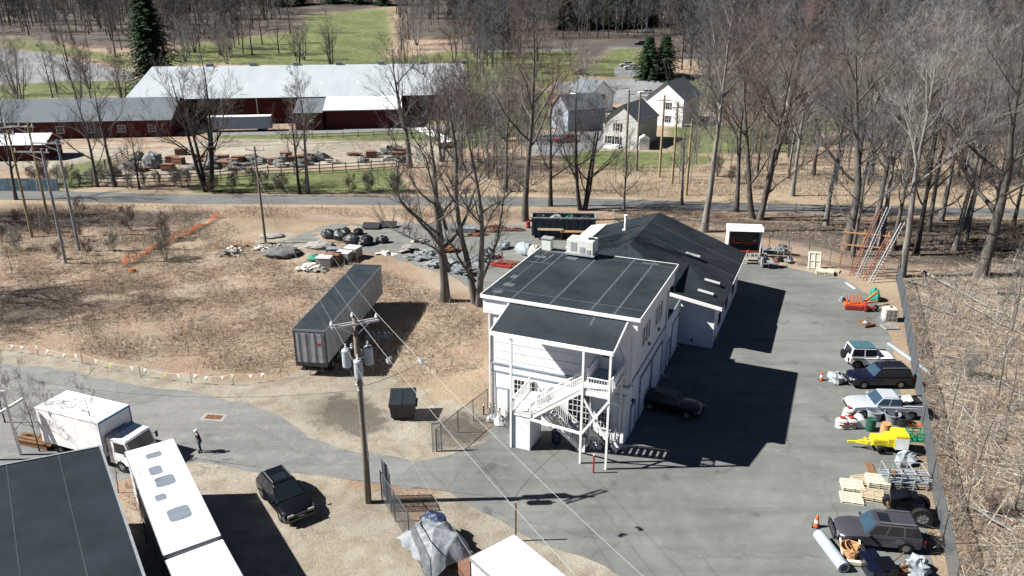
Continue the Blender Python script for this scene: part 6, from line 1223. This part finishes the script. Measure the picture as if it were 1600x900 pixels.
def crate(u, v, d, m_, rz, lab, lid=None):
    e = empty('crate', at(u, v), rad(rz), lab, 'crate'); m = MB(); m.b2(-d[0] / 2, d[0] / 2, -d[1] / 2, d[1] / 2, 0, d[2])
    for s in (-1, 1):
        for x in (-.33, .33): m.b2(x * d[0] - .04, x * d[0] + .04, s * d[1] / 2, s * (d[1] / 2 + .03), 0, d[2])
    m.build('box', m_, e, bevel=.02); m = MB(); m.b2(-d[0] / 2 - .03, d[0] / 2 + .03, -d[1] / 2 - .03, d[1] / 2 + .03, d[2], d[2] + .05); m.build('lid', lid or m_, e); return e
crate(1362, 893, (.9, 1.9, .7), 'car_navy', 2, 'dark blue long crate below the grey SUV'); crate(1381, 900, (.8, 1.0, .8), 'car_black', 4, 'black crate with a red strip at the bottom edge')
m = MB()
for i in range(10): m.bar((random.uniform(-.5, .5), random.uniform(-.5, .5), random.uniform(0, .4)), (random.uniform(-.6, .6), random.uniform(-.6, .6), random.uniform(.1, .8)), .05)
m.b2(-.4, .4, -.5, -.1, 0, .4); thing1('scrap_heap', m, 'rust', at(1402, 893), 0, 'tangle of rusty bars between black crate and grey heap', 'scrap metal')
bag(1432, 893, (1.7, 1.3, .8), 'tarp_grey', 'grey crumpled heap with a white end near the lower fence corner', 'tarp', 'tarp_heap', .3); bag(1424, 898, (.5, .4, .4), 'bag_white', 'small white bag in front of the grey heap at the lower fence corner')
m = MB()
for i in range(60): a = random.uniform(0, 6.28); r = random.uniform(.4, 1.0); m.tube([(r * cos(a + t), r * .7 * sin(a + t), .1 + random.uniform(0, .6)) for t in (0, .5, 1.0, 1.5)], .018, 3, cap=False)
thing1('wire_tangle', m, 'dark_metal', at(1452, 855), 0, 'dark tangled coil of wire behind the grey SUV', 'wire coil')
# upper end of the lot
e = empty('open_shed', at(1160, 392), rad(-6), 'white open-fronted storage shed with dark shelves at the far end of the lot', 'shed')
m = MB(); W2 = 1.95; m.b2(-W2, -W2 + .1, -.9, .9, 0, 2.7); m.b2(W2 - .1, W2, -.9, .9, 0, 2.7); m.b2(-W2 + .1, W2 - .1, .8, .9, 0, 2.7); m.build('wall', 'white_side', e); m = MB(); m.b2(-W2 + .1, W2 - .1, .7, .79, .05, 2.6); m.b2(-W2 + .1, -W2 + .14, -.8, .7, .05, 2.6); m.build('inner_wall', 'dark_metal', e)
m = MB(); m.add([(-W2 - .1, -1.0, 2.7), (W2 + .1, -1.0, 2.7), (W2 + .1, -.75, 3.1), (-W2 - .1, -.75, 3.1), (-W2 - .1, 1.0, 2.7), (W2 + .1, 1.0, 2.7), (W2 + .1, .75, 3.15), (-W2 - .1, .75, 3.15)], [(0, 1, 2, 3), (3, 2, 6, 7), (7, 6, 5, 4), (4, 0, 3, 7), (1, 5, 6, 2), (0, 4, 5, 1)]); m.build('roof', 'roof_white', e)
m = MB(); m.bar((-W2 + .12, -.5, 1.25), (W2 - .12, -.5, 1.25), .5, .05); m.bar((-W2 + .12, -.8, .25), (W2 - .12, -.8, .25), .1, .1); m.build('shelf', 'red_paint', e)
for i in range(5): 
    m = MB(); m.blob((0, 0, 0), (.5, .4, .35), 8, 5, .25); o = m.build('bundle', ['red_paint', 'bag_black', 'rust', 'orange', 'steel_grey'][i], loc=tf(e, (-1.4 + i * .65, -.5, .03 if i % 2 else 1.29))); tag(o, ['red bundle in the open shed', 'black bundle on the floor of the open shed', 'rusty bundle on the shed shelf', 'orange bundle on the floor of the open shed', 'grey bundle at the right end of the shed shelf'][i], 'bundle')
def table_rack(u, v, rz, m_, lab, L_=1.8, W_=.8, h=.9):
    e = empty('work_table', at(u, v), rad(rz), lab, 'table'); m = MB(); m.b2(-L_ / 2, L_ / 2, -W_ / 2, W_ / 2, h, h + .06); m.build('top', m_, e); m = MB(); m.b2(-L_ / 2 + .1, L_ / 2 - .1, -W_ / 2 + .1, W_ / 2 - .1, h * .4, h * .4 + .04); m.build('shelf', m_, e)
    for x in (-1, 1):
        for y in (-1, 1): q = MB(); q.bar((x * (L_ / 2 - .06), y * (W_ / 2 - .06), 0), (x * (L_ / 2 - .06), y * (W_ / 2 - .06), h), .07); q.build('leg', 'pale_wood', e)
    m = MB(); 
    for i in range(6): m.blob((random.uniform(-L_ / 2.3, L_ / 2.3), random.uniform(-.25, .25), h + .06), (.35, .3, .3), 7, 4, .3)
    m.build('clutter', 'slate', e)
table_rack(1173, 412, -6, 'steel_grey', 'grey table of clutter in front of the open shed'); table_rack(1207, 402, -12, 'steel_grey', 'grey table piled with parts right of the open shed', 2.4); table_rack(1225, 398, -20, 'slate', 'table with dark scrap next to the far chain link fence', 1.6)
e = empty('tilting_cart', at(1202, 417), rad(-8), 'grey steel cart with a brown bucket end on the asphalt', 'cart'); m = MB(); m.b2(-.9, .9, -.6, .6, .45, .6); m.bar((-.9, -.5, .6), (-.9, -.5, 1.2), .1); m.bar((.9, .5, .6), (.9, .5, 1.1), .1); m.b2(-.95, -.75, -.55, .55, .1, 1.0); m.build('frame', 'steel_grey', e); m = MB(); m.blob((.7, 0, .5), (.7, .8, .7), 10, 6, .1); m.build('bucket', 'rust', e)
for s in (-1, 1): m = MB(); m.lathe([(.1, -.08), (.28, -.08), (.3, 0), (.28, .08), (.1, .08)], 14, Matrix.Translation((0, s * .7, .3)) @ Matrix.Rotation(pi / 2, 4, 'X')); m.build('wheel', 'black_rubber', e)
for i, (u, v) in enumerate(((1216, 408), (1232, 410), (1192, 405))): bag(u, v, (1.2, .9, .6), ['bag_black', 'slate', 'bag_black'][i], ['black bag heap right of the cart', 'grey bag heap at the foot of the far fence', 'black bag heap between the shed and the cart'][i], rough=.3)
m = MB()
for k in range(9): m.lathe([(.28, -.03), (.34, 0), (.28, .03)], 14, Matrix.Translation((k * .22, 0, .3)) @ Matrix.Rotation(rad(75), 4, 'Y'))
thing1('cable_coil', m, 'steel_grey', at(1245, 413), -12, 'row of wire coils lying at the foot of the far fence', 'coil')
m = MB(); m.slab([(-.75, 0, 1.9), (.75, 0, 1.9), (.75, -.5, .02), (-.75, -.5, .02)][::-1], .0 + .06)
e = empty('door_panel', at(1272, 421), rad(-8), 'cream panel door leaning against the far fence', 'door'); m = MB(); m.add([(-.7, -.05, 0), (.7, -.05, 0), (.7, .6, 1.9), (-.7, .6, 1.9), (-.7, .02, 0), (.7, .02, 0), (.7, .67, 1.9), (-.7, .67, 1.9)], [(0, 1, 2, 3), (7, 6, 5, 4), (0, 4, 5, 1), (2, 6, 7, 3), (1, 5, 6, 2), (0, 3, 7, 4)]); m.build('panel', 'cream_board', e)
m = MB()
for x in (-.6, 0, .6): m.bar((x, -.06, .1), (x, .54, 1.85), .08, .04)
for t in (.1, .5, .95): m.bar((-.65, -.07 + .62 * t, 1.85 * t), (.65, -.07 + .62 * t, 1.85 * t), .08, .04)
m.build('trim', 'white_trim', e)
pallet(1288, 428, -18, 'pale pallet stack in front of the cream door', n=3, m_='cream_board', L_=1.8); pallet(1302, 424, -30, 'pallet lying behind the stack by the far fence', n=1, m_='pale_wood')
def ladder(base, top, w_, m_, lab, n):
    a = at(*base); e = empty('ladder', a, 0, lab, 'ladder'); b = Vector(top); side_ = Vector((.93, .36, 0)).normalized() * w_ / 2; m = MB()
    for s in (-1, 1): m.bar(side_ * s, b + side_ * s, .05, .1)
    m.build('side_rails', m_, e); m = MB()
    for i in range(1, n): p = b * (i / n); m.bar(p - side_, p + side_, .05)
    m.build('rungs', 'galv', e)
ladder((1330, 430), (2.6, 1.4, 7.1), .5, 'red_paint', 'leftmost of the leaning ladders, red below', 24); ladder((1340, 434), (2.7, 1.3, 7.6), .45, 'galv', 'tall silver ladder right against the leftmost red one', 25)
ladder((1350, 438), (2.4, 1.2, 4.7), .45, 'red_paint', 'shorter red ladder in the middle of the leaning group', 16); ladder((1360, 442), (3.0, 1.3, 6.3), .5, 'galv', 'rightmost silver ladder of the leaning group', 21)
e = empty('ladder_rack', at(1346, 428), rad(-20), 'wooden post frame that the ladders lean on', 'rack'); m = MB()
for x in (-2.2, -.2, 2.2): m.bar((x, 1.4, 0), (x, 1.4, 4.6), .14)
m.bar((-2.4, 1.3, 2.8), (2.4, 1.3, 2.8), .12); m.bar((-2.4, 1.3, 4.2), (2.4, 1.3, 4.2), .12); m.build('frame', 'tan_rope', e)
# fallen logs and stumps in the woodland
for i, (a, b, r_) in enumerate((((1437, 427), (1568, 496), .16), ((1418, 444), (1452, 452), .14), ((1555, 462), (1660, 466), .16), ((1505, 478), (1600, 530), .09), ((1470, 560), (1560, 578), .08), ((1500, 640), (1590, 740), .08), ((1460, 700), (1530, 760), .07), ((1520, 800), (1600, 850), .09), ((1440, 480), (1500, 500), .07), ((1560, 600), (1620, 640), .08))):
    A_, B_ = at(*a) + Vector((0, 0, .35)), at(*b) + Vector((0, 0, .3)); m = MB(); n = 8; m.tube([A_.lerp(B_, k / n) + Vector((random.uniform(-.1, .1), random.uniform(-.1, .1), random.uniform(-.05, .1))) for k in range(n + 1)], [r_ * (1.1 - .6 * k / n) for k in range(n + 1)], 8)
    q = A_.lerp(B_, .6); m.tube([q, q + Vector((.8, 1.0, .5)), q + Vector((1.2, 2.0, .6))], [r_ * .5, r_ * .35, .03], 5)
    tag(m.build('fallen_log', 'bark_light'), ['long pale fallen log slanting across the woodland floor', 'short pale log lying right beside the fence top', 'pale log near the right edge under the big tree', 'thin log in front of the big tree', 'thin log level with the jeep', 'thin log level with the compressor', 'thin log close to the fence below the clutter row', 'pale log at the lower right edge', 'short thin log under the long pale log', 'thin pale log at the right edge level with the navy pickup'][i], 'log')
R5 = random.Random(9)
for k in range(14):
    u, v = R5.uniform(1450, 1600), R5.uniform(440, 880); p = at(u, v); 
    if p.x < 33 + (p.y - 35) * .3: continue
    m = MB()
    for j in range(26):
        a = R5.uniform(0, 6.28); r = R5.uniform(.2, 1.6); q = Vector((R5.uniform(-.7, .7), R5.uniform(-.7, .7), R5.uniform(0, .2))); m.tube([q, q + Vector((cos(a) * r * .6, sin(a) * r * .6, R5.uniform(.1, .7))), q + Vector((cos(a) * r, sin(a) * r, R5.uniform(0, .6)))], [.03, .02, .008], 3, cap=False)
    thing1('brush_pile', m, ['bark_light', 'twig_light', 'bark'][k % 3], p, 0, 'heap of fallen branches on the woodland floor behind the fence', 'branch pile', 'branch piles in the woodland')
# container yard behind the building
e = empty('roll_off_container', at(880, 368), rad(-3), 'long dark blue roll-off container with ribbed sides behind the white building', 'container'); L4, W4, H4 = 8.0, 2.4, 2.6; m = MB()
m.b2(-L4 / 2, L4 / 2, -W4 / 2, -W4 / 2 + .08, .3, H4); m.b2(-L4 / 2, L4 / 2, W4 / 2 - .08, W4 / 2, .3, H4); m.b2(-L4 / 2, -L4 / 2 + .08, -W4 / 2 + .08, W4 / 2 - .08, .3, H4); m.b2(L4 / 2 - .08, L4 / 2, -W4 / 2 + .08, W4 / 2 - .08, .3, H4); m.b2(-L4 / 2 + .08, L4 / 2 - .08, -W4 / 2 + .08, W4 / 2 - .08, .3, .4)
m.build('box', 'container_blue', e); m = MB()
for i in range(10): x = -L4 / 2 + .2 + i * (L4 - .4) / 9; m.b2(x - .06, x + .06, -W4 / 2 - .08, -W4 / 2, .3, H4)
m.build('ribs', 'dark_metal', e); m = MB()
for s in (-1, 1): m.bar((-L4 / 2 - .1, s * W4 / 2, H4), (L4 / 2 + .1, s * W4 / 2, H4), .16); m.bar((s * L4 / 2, -W4 / 2, H4), (s * L4 / 2, W4 / 2, H4), .16)
m.build('top_rim', 'slate', e)
for x in (-3, 3):
    for s in (-1, 1): q = MB(); q.tube([(x, s * .9 - .08, .15), (x, s * .9 + .08, .15)], .15, 10); q.build('roller', 'dark_metal', e)
for i in range(4): 
    m = MB(); m.blob((0, 0, 0), (1.7, 1.5, .9), 9, 5, .3); o = m.build('waste_heap', ['bag_black', 'slate', 'green_dark', 'bag_black'][i], loc=tf(e, (-2.8 + i * 1.9, 0, 1.85))); tag(o, ['black waste heap at the left end of the roll-off container', 'grey waste heap left of the middle of the roll-off container', 'green-black waste heap right of the middle of the roll-off container', 'black waste heap at the right end of the roll-off container'][i], 'waste')
def bin_(u, v, rz, L_, W_, H_, m_, top, lab):
    e = empty('lumber_bin', at(u, v), rad(rz), lab, 'bin'); m = MB(); m.b2(-L_ / 2, L_ / 2, -W_ / 2, W_ / 2, .0, .12); m.b2(-L_ / 2, L_ / 2, W_ / 2 - .06, W_ / 2, .12, H_)
    for s in (-1, 1): m.b2(s * L_ / 2 - .04, s * L_ / 2 + .04, -W_ / 2, W_ / 2, .12, H_)
    m.build('frame', m_, e); m = MB()
    for i in range(6): m.bar((-L_ / 2 - .2, -W_ / 2 + .1 + i * W_ / 6, H_ - .05 + .03 * (i % 2)), (L_ / 2 + .2, -W_ / 2 + .1 + i * W_ / 6 + random.uniform(-.1, .1), H_ - .05 + .03 * (i % 2)), .12, .06)
    m.build('boards', top, e)
bin_(860, 373, -4, 2.8, 1.2, 1.3, 'dark_metal', 'pale_wood', 'black bin with pale yellow boards on top in front of the roll-off container'); bin_(896, 374, -4, 3.0, 1.2, 1.1, 'rust', 'tan_rope', 'rusty bin with orange-brown boards behind the air conditioner')
drum(825, 356, 'red_paint', 'red drum left of the roll-off container', .3, .9); drum(918, 366, 'tan_rope', 'tan round drum at the right end of the roll-off container', .4, .9)
e = empty('board_stack', at(725, 362), rad(-4), 'long stack of pale blue-white boards at the back of the yard', 'board stack'); m = MB()
for k in range(5): m.box((0, 0, .1 + k * .11), (3.1, 1.1, .09))
m.build('boards', 'tarp_blue', e); m = MB(); m.bar((-1.2, -.5, .02), (-1.2, .5, .02), .1); m.bar((1.2, -.5, .02), (1.2, .5, .02), .1); m.build('skids', 'brown_wood', e)
R6 = random.Random(4)
brick_labels = ['reddish brick and board heap behind the forked tree', 'low brick heap left of the red drum', 'rusty scrap pile at the back of the yard right of the boards', 'brown timber pile along the back of the yard']
for i, (u, v) in enumerate(((760, 362), (800, 360), (775, 356), (745, 368))):
    m = MB()
    for k in range(22): m.box((R6.uniform(-1.2, 1.2), R6.uniform(-.5, .5), .06 + .1 * (k // 8)), (R6.uniform(.4, 1.2), .2, .1), R6.uniform(-.4, .4))
    thing1('material_pile', m, ['brick_red', 'brick_red', 'rust', 'brown_wood'][i], at(u, v), 0, brick_labels[i], 'pile')
# slate and metal sheets between the trees
def slabs(u, v, n, spread_, m_, lab, size=(1.2, .8), name='slab_pile', cat='stone slabs', rz=0, hmax=.7):
    m = MB()
    for k in range(n):
        x, y = R6.gauss(0, spread_[0] / 2.2), R6.gauss(0, spread_[1] / 2.2); z = R6.uniform(.05, hmax) * max(.15, 1 - abs(x) / spread_[0]); m.box((x, y, z), (R6.uniform(.5, 1) * size[0], R6.uniform(.5, 1) * size[1], R6.uniform(.04, .14)), R6.uniform(0, 3), R6.uniform(-.35, .35), R6.uniform(-.35, .35))
    return thing1(name, m, m_, at(u, v), rz, lab, cat)
slabs(662, 402, 55, (2.4, 1.2), 'slate', 'grey heap of slate sheets left of the big forked tree'); slabs(690, 415, 50, (2.2, 1.2), 'slate', 'grey sheet heap at the foot of the tree fork', hmax=1.0); slabs(722, 425, 46, (1.6, 1.0), 'tarp_blue', 'pale metal sheets heaped right between two trunks'); slabs(748, 408, 34, (1.4, 1.0), 'steel_grey', 'dark grey scrap heap beside the flat roof')
slabs(640, 393, 20, (1.6, .8), 'stone', 'pale stone slabs at the left end of the slate heaps'); slabs(605, 397, 8, (1.4, .5), 'bag_white', 'few flat pale slabs at the edge of the yard paving', hmax=.15)
slabs(700, 392, 26, (1.6, .8), 'brown_wood', 'brown scrap boards behind the slate heaps'); slabs(655, 378, 14, (1, .6), 'stone', 'small pale rubble heap in the middle of the yard')
bag(820, 395, (3.0, 2.0, 1.2), 'tarp_grey', 'big grey tarp-covered stack beside the left edge of the flat roof', 'tarp', 'tarp_heap', .15); bag(835, 402, (1.8, 1.4, 1.5), 'bag_white', 'white wrapped bundle just behind the flat roof edge', 'bundle', 'white_bundle', .12)
bag(765, 402, (1.8, 1.4, 1.1), 'bag_black', 'dark covered machine between the right tree and the flat roof', 'covered machine', 'covered_machine', .2); bag(788, 388, (2.0, 1.2, .8), 'tarp_grey', 'low grey covered heap behind the dark covered machine', 'tarp', 'tarp_heap', .2)
for i, (u, v, m_, lab) in enumerate(((797, 412, 'brick_red', 'red-brown tiles stacked next to the flat roof'), (812, 418, 'rust', 'orange pipes and boards lying next to the flat roof'), (784, 416, 'red_paint', 'red metal stand between tree and flat roof'))):
    m = MB()
    for k in range(9): m.bar((-1.2 + R6.uniform(-.2, .2), -.5 + k * .12, .1 + .06 * (k % 3)), (1.2 + R6.uniform(-.2, .2), -.5 + k * .12 + R6.uniform(-.2, .2), .15 + .06 * (k % 3)), .09)
    if i == 2: m.bar((0, 0, 0), (0, .1, 1.7), .1); m.bar((-.4, 0, 0), (-.4, .1, 1.4), .1)
    thing1('material_pile', m, m_, at(u, v), -20, lab, 'pile')
# black pipe coils and bags
for i, (u, v, s_) in enumerate(((514, 372, 1.0), (533, 374, 1.2), (551, 381, 1.1), (572, 382, 1.0), (597, 379, .8), (541, 366, .8), (560, 366, .7))):
    bag(u, v, (2.2 * s_, 1.5 * s_, 1.15 * s_), 'bag_black', ['leftmost black wrapped bundle in the row by the yard', 'largest black wrapped bundle, second in the row', 'black wrapped bundle in the middle of the row', 'black wrapped bundle with a shiny top, fourth in the row', 'small glossy black bundle at the right end of the row', 'black bundle lying behind the largest one', 'smallest black bundle at the back of the row'][i], 'bundle', 'black_bundle', .14)
for i, (u, v) in enumerate(((580, 357), (607, 355))): m = MB(); m.slab([(-1.1, -.6, .25), (1.1, -.6, .25), (1.1, .6, .7), (-1.1, .6, .7)], .12); m.b2(-1.0, 1.0, .3, .5, 0, .5); thing1('black_mat', m, 'dark_metal', at(u, v), -4 + i * 3, ['left of two black tilted mats at the back of the yard', 'right of two black tilted mats at the back of the yard'][i], 'mat')
bag(635, 357, (1.0, .7, .4), 'stone', 'small pale stone heap right of the black mats', 'stones', 'stone_heap', .3)
# pallets of stone under covers in the field
for i, (u, v, d, m_, lab) in enumerate(((552, 402, (1.4, 1.2, 1.0), 'bag_white', 'white-wrapped stone pallet at the right end of the stone row'), (538, 408, (1.4, 1.1, .9), 'bag_white', 'white-wrapped stone pallet second from the right in the row'), (522, 411, (1.4, 1.1, .9), 'brick_red', 'reddish stone pallet in the middle of the row'), (508, 416, (1.4, 1.1, .9), 'bag_white', 'white-wrapped stone pallet left of the reddish one'), (524, 402, (1.5, .9, .9), 'tarp_blue', 'pale blue covered pallet behind the stone row'))):
    d = tuple(q * 1.2 for q in d); e = empty('stone_pallet', at(u, v), rad(-20 + 5 * i), lab, 'stone pallet'); m = MB(); m.b2(-d[0] / 2, d[0] / 2, -d[1] / 2, d[1] / 2, .14, d[2])
    for k in range(4): m.b2(-d[0] / 2 - .02, d[0] / 2 + .02, -d[1] / 2 - .02, d[1] / 2 + .02, .16 + k * .2, .3 + k * .2)
    m.build('stone_stack', 'stone' if m_ == 'bag_white' else m_, e, bevel=.02); m = MB(); m.b2(-d[0] / 2 - .04, d[0] / 2 + .04, -d[1] / 2 - .04, d[1] / 2 + .04, d[2] + .002, d[2] + .1); m.build('wrap', m_, e, bevel=.03); m = MB(); m.b2(-d[0] / 2, d[0] / 2, -d[1] / 2, d[1] / 2, 0, .13); m.build('pallet_base', 'brown_wood', e)
bag(496, 408, (2.2, 1.4, .8), 'green_tarp', 'green tarp-covered heap at the left of the stone row', 'tarp', 'tarp_heap', .25); slabs(484, 420, 20, (1.4, .8), 'bag_white', 'loose white slabs left of the stone row'); slabs(497, 424, 14, (1, .6), 'stone', 'small dark-edged stone heap in front of the green tarp')
for i, (u, v) in enumerate(((363, 392), (358, 398), (368, 387), (410, 390), (418, 385))): slabs(u, v, 14, (1.2, .5), ['bag_white', 'stone', 'brown_wood', 'bag_white', 'stone'][i], ['white stone posts stacked in the field, left heap', 'grey stone stack at the front of the left heap', 'brown timber lying behind the left stone heap', 'white rubble at the foot of the field pole', 'grey rubble just behind the field pole'][i], size=(1.6, .35), hmax=.5)
for i, (u, v, d, lab) in enumerate(((440, 398, (4.5, 3.2, 1.2), 'grey gravel heap right of the field pole'), (500, 386, (3.5, 2.4, .9), 'brownish gravel heap behind the green tarp'), (425, 370, (3, 2, .6), 'low rubble heap behind the field pole'))): m = MB(); m.blob((0, 0, 0), (d[0], d[1], d[2] * .7), 30, 14, .13); thing1('gravel_heap', m, ['gravel_grey', 'stone', 'stone'][i], at(u, v), 0, lab, 'gravel heap', smooth=True)
e = empty('stone_trough', at(590, 529), rad(5), 'pale stone-filled open box lying in the shade of the semi-trailer', 'box'); m = MB(); m.b2(-1.1, 1.1, -.4, .4, 0, .5); m.build('box', 'steel_grey', e); m = MB()
for i in range(14): m.blob((R6.uniform(-.95, .95), R6.uniform(-.3, .3), .45), (.3, .3, .3), 6, 4, .3)
m.build('stones', 'stone', e)
# debris yard far left: heaps and pallets
yard = []
for i in range(64):
    t_ = R6.random(); u = 170 + t_ * 460; v = 276 - t_ * 22 - R6.uniform(0, 30) * (1 if u < 330 else .55); yard.append((u, v))
for i, (u, v) in enumerate(yard):
    k = i % 6; g_ = 'heaps in the far stone yard'
    if k in (0, 3): m = MB(); [m.box((R6.uniform(-1, 1), R6.uniform(-.6, .6), .1 + .15 * (q // 4)), (R6.uniform(.6, 1.8), .6, .14), R6.uniform(-.3, .3)) for q in range(14)]; mm = ['stone', 'brick_red', 'slate', 'stone', 'fence_grey'][i % 5]
    elif k in (1, 4): m = MB(); m.b2(-1, 1, -.6, .6, 0, 1.1); m.b2(-1.05, 1.05, -.65, .65, .45, .55); m.b2(-1.05, 1.05, -.65, .65, 1.1, 1.2); mm = ['dark_metal', 'brick_red', 'stone'][i % 3]
    else: m = MB(); m.blob((0, 0, 0), (R6.uniform(2, 4), 1.8, R6.uniform(.8, 1.6)), 10, 6, .25); mm = ['stone', 'slate', 'gravel_grey'][i % 3]
    thing1('material_pile', m, mm, at(u, v), R6.uniform(-15, 15), ['jumbled heap of slabs in the far stone yard', 'square stack of blocks in the far stone yard', 'rounded rubble heap in the far stone yard'][0 if k in (0, 3) else 1 if k in (1, 4) else 2], 'pile', ['slab heaps in the far stone yard', 'block stacks in the far stone yard', 'rubble heaps in the far stone yard'][0 if k in (0, 3) else 1 if k in (1, 4) else 2])
for (u, v, lab) in ((240, 262, 'dark dome-shaped heap in the far stone yard'),): m = MB(); m.blob((0, 0, 0), (3.4, 3, 2.8), 14, 8, .1); thing1('dark_heap', m, 'slate', at(u, v), 0, lab, 'pile')
# sloping white ramp slabs right of the tree group
m = MB(); m.slab([(-1, -9, .1), (1.2, -9, .1), (1.2, 9, .5), (-1, 9, .5)], .4); thing1('concrete_ramp', m, 'house_white', at(680, 212), 28, 'pale concrete strip running up between the trees right of the barn yard', 'concrete strip')
crate(700, 230, (3.5, 2.2, 1.2), 'brick_red', 20, 'reddish flatbed load beside the pale concrete strip', 'house_white')
# tarp-covered heap at the bottom
e = empty('tarp_heap', at(682, 862), rad(35), 'large pile of goods under crumpled silver-blue tarps behind the bent fence', 'tarp-covered pile')
def cloth(nx_, ny_, sx, sy, hf, seed, m_, name, dz=0):
    Rn = np.random.default_rng(seed); ph = Rn.uniform(0, 6.28, 12); g_ = []
    for j in range(ny_):
        for i in range(nx_):
            x = (i / (nx_ - 1) - .5) * sx; y = (j / (ny_ - 1) - .5) * sy; z = hf(x, y)
            z += .13 * (1 - abs(sin(x * 1.6 + y * .9 + ph[0] + .5 * sin(y)))) ** 2 + .09 * (1 - abs(sin(x * 1.9 - y * 2.3 + ph[1]))) ** 2 + .06 * (1 - abs(sin(y * 3.9 + x * 2.7 + ph[2]))) ** 2 + Rn.uniform(-.008, .008); g_.append((x + .08 * sin(y * 5 + ph[3]), y + .08 * sin(x * 4 + ph[4]), max(.02, z) + dz))
    m = MB(); m.add(g_, [(j * nx_ + i, j * nx_ + i + 1, (j + 1) * nx_ + i + 1, (j + 1) * nx_ + i) for j in range(ny_ - 1) for i in range(nx_ - 1)]); return m.build(name, m_, e)
hf = lambda x, y: 1.5 * max(0, 1 - (abs(x) / 1.6) ** 3) * max(0, 1 - (abs(y) / 2.3) ** 3)
mt_ = cloth(48, 62, 2.9, 4.0, hf, 1, 'tarp_blue', 'main_tarp'); mt_.data.polygons.foreach_set('use_smooth', [True] * len(mt_.data.polygons))
cloth(24, 24, 1.1, 1.7, lambda x, y: 1.15 - .5 * abs(x) - .2 * abs(y), 2, 'bluebin', 'blue_tarp', .42).location = (.55, .9, 0)
m = MB(); m.b2(-.9, .5, -.6, .6, 0, .9); b_ = m.build('brown_crate', 'brick_red', e, loc=(.9, -2.9, 0), bevel=.02); m = MB(); m.b2(-.95, .9, -.8, .1, 0, 1.0); m.build('black_cover', 'bag_black', e, loc=(2.2, -2.4, 0), bevel=.1)
for i, (x, y) in enumerate(((-1.6, -3.6), (-.6, -4.2), (.5, -4.4))): o = MB(); o.blob((0, 0, 0), (1.6, 1.3, .9), 12, 7, .25); o.build('clear_sheeting', 'tarp_grey', e, loc=(x, y, 0))
# bits near the saplings, bottom left
e = empty('plank_trestle', at(30, 712), rad(25), 'white angled plank trestle behind the low roof at the left edge', 'trestle'); m = MB(); m.bar((-1.2, 0, 3), (0, 0, 4.9), .2); m.bar((-1.2, 0, 3), (1.0, .2, 4.0), .15); m.bar((0, 0, 4.9), (.1, .1, 0), .15); m.bar((-1.2, 0, 3), (-1.2, 0, 0), .15); m.build('planks', 'white_trim', e)
for i, (u, v) in enumerate(((60, 695), (110, 700))): m = MB(); [m.bar((-1.5, -.4 + q * .2, .4 + .1 * (q % 2)), (1.7, -.4 + q * .2, .5), .12) for q in range(5)]; m.b2(-1.2, 1.2, -.4, .4, 0, .4); thing1('timber_stack', m, ['brown_wood', 'rust'][i], at(u, v), -18, ['brown timber stack between the box truck and the low roof', 'rusty timber stack at the rear wheel of the box truck'][i], 'timber')
drum(558, 590, 'bluebin', 'x') if False else None
m = MB(); m.lathe([(.3, 0), (.34, .85), (.36, .9), (.3, .95), (0, .97)], 16); thing1('blue_bin', m, 'bluebin', bl(5.6, -1.7, 0), 0, 'dark blue bin under the outside stair', 'bin')
for i, (s, t_) in enumerate(((.4, -.9), (1.0, -1.1), (1.7, -1.0), (9.0, -1.1), (9.6, -1.0), (8.4, -1.4))):
    m = MB(); [m.bar((random.uniform(-.3, .3), random.uniform(-.3, .3), 0), (random.uniform(-.4, .4), random.uniform(-.3, .3), random.uniform(.6, 1.5)), .06) for q in range(7)]; m.blob((0, 0, 0), (.8, .6, .6), 8, 5, .3)
    thing1('junk_pile', m, ['galv', 'white_trim', 'slate', 'dark_metal', 'white_trim', 'galv'][i], bl(s, t_), 0, ['grey junk at the front left corner of the white building', 'white rods and junk left of the stair closet', 'dark junk right beside the stair closet', 'dark junk under the deck', 'white rods leaning at the front right corner', 'grey junk under the deck brace'][i], 'junk')
for i, (t_, m_) in enumerate(((19.2, 'bag_black'), (19.0, 'slate'))): bag(1085 + i * 22, 536, (1.2, .9, .9), m_, ['black bag heap against the front wall of the rear wing', 'grey bag heap at the corner of the rear wing'][i], rough=.25)

# LBLFIX: things of one group are told apart by their place in the row, counted as seen from the camera
groups = {}
for o in sc.objects:
    if o.parent is None and 'group' in o and 'label' in o and o.get('kind') is None: groups.setdefault((o['group'], o['label']), []).append(o)
for (g_, lab), os_ in groups.items():
    if 1 < len(os_) <= 30 and len(lab.split()) <= 12:
        os_.sort(key=lambda o: o.location[0] / max(1, o.location[1]))
        for i, o in enumerate(os_): o['label'] = lab + ', ' + ORD[i] + ' from the left'
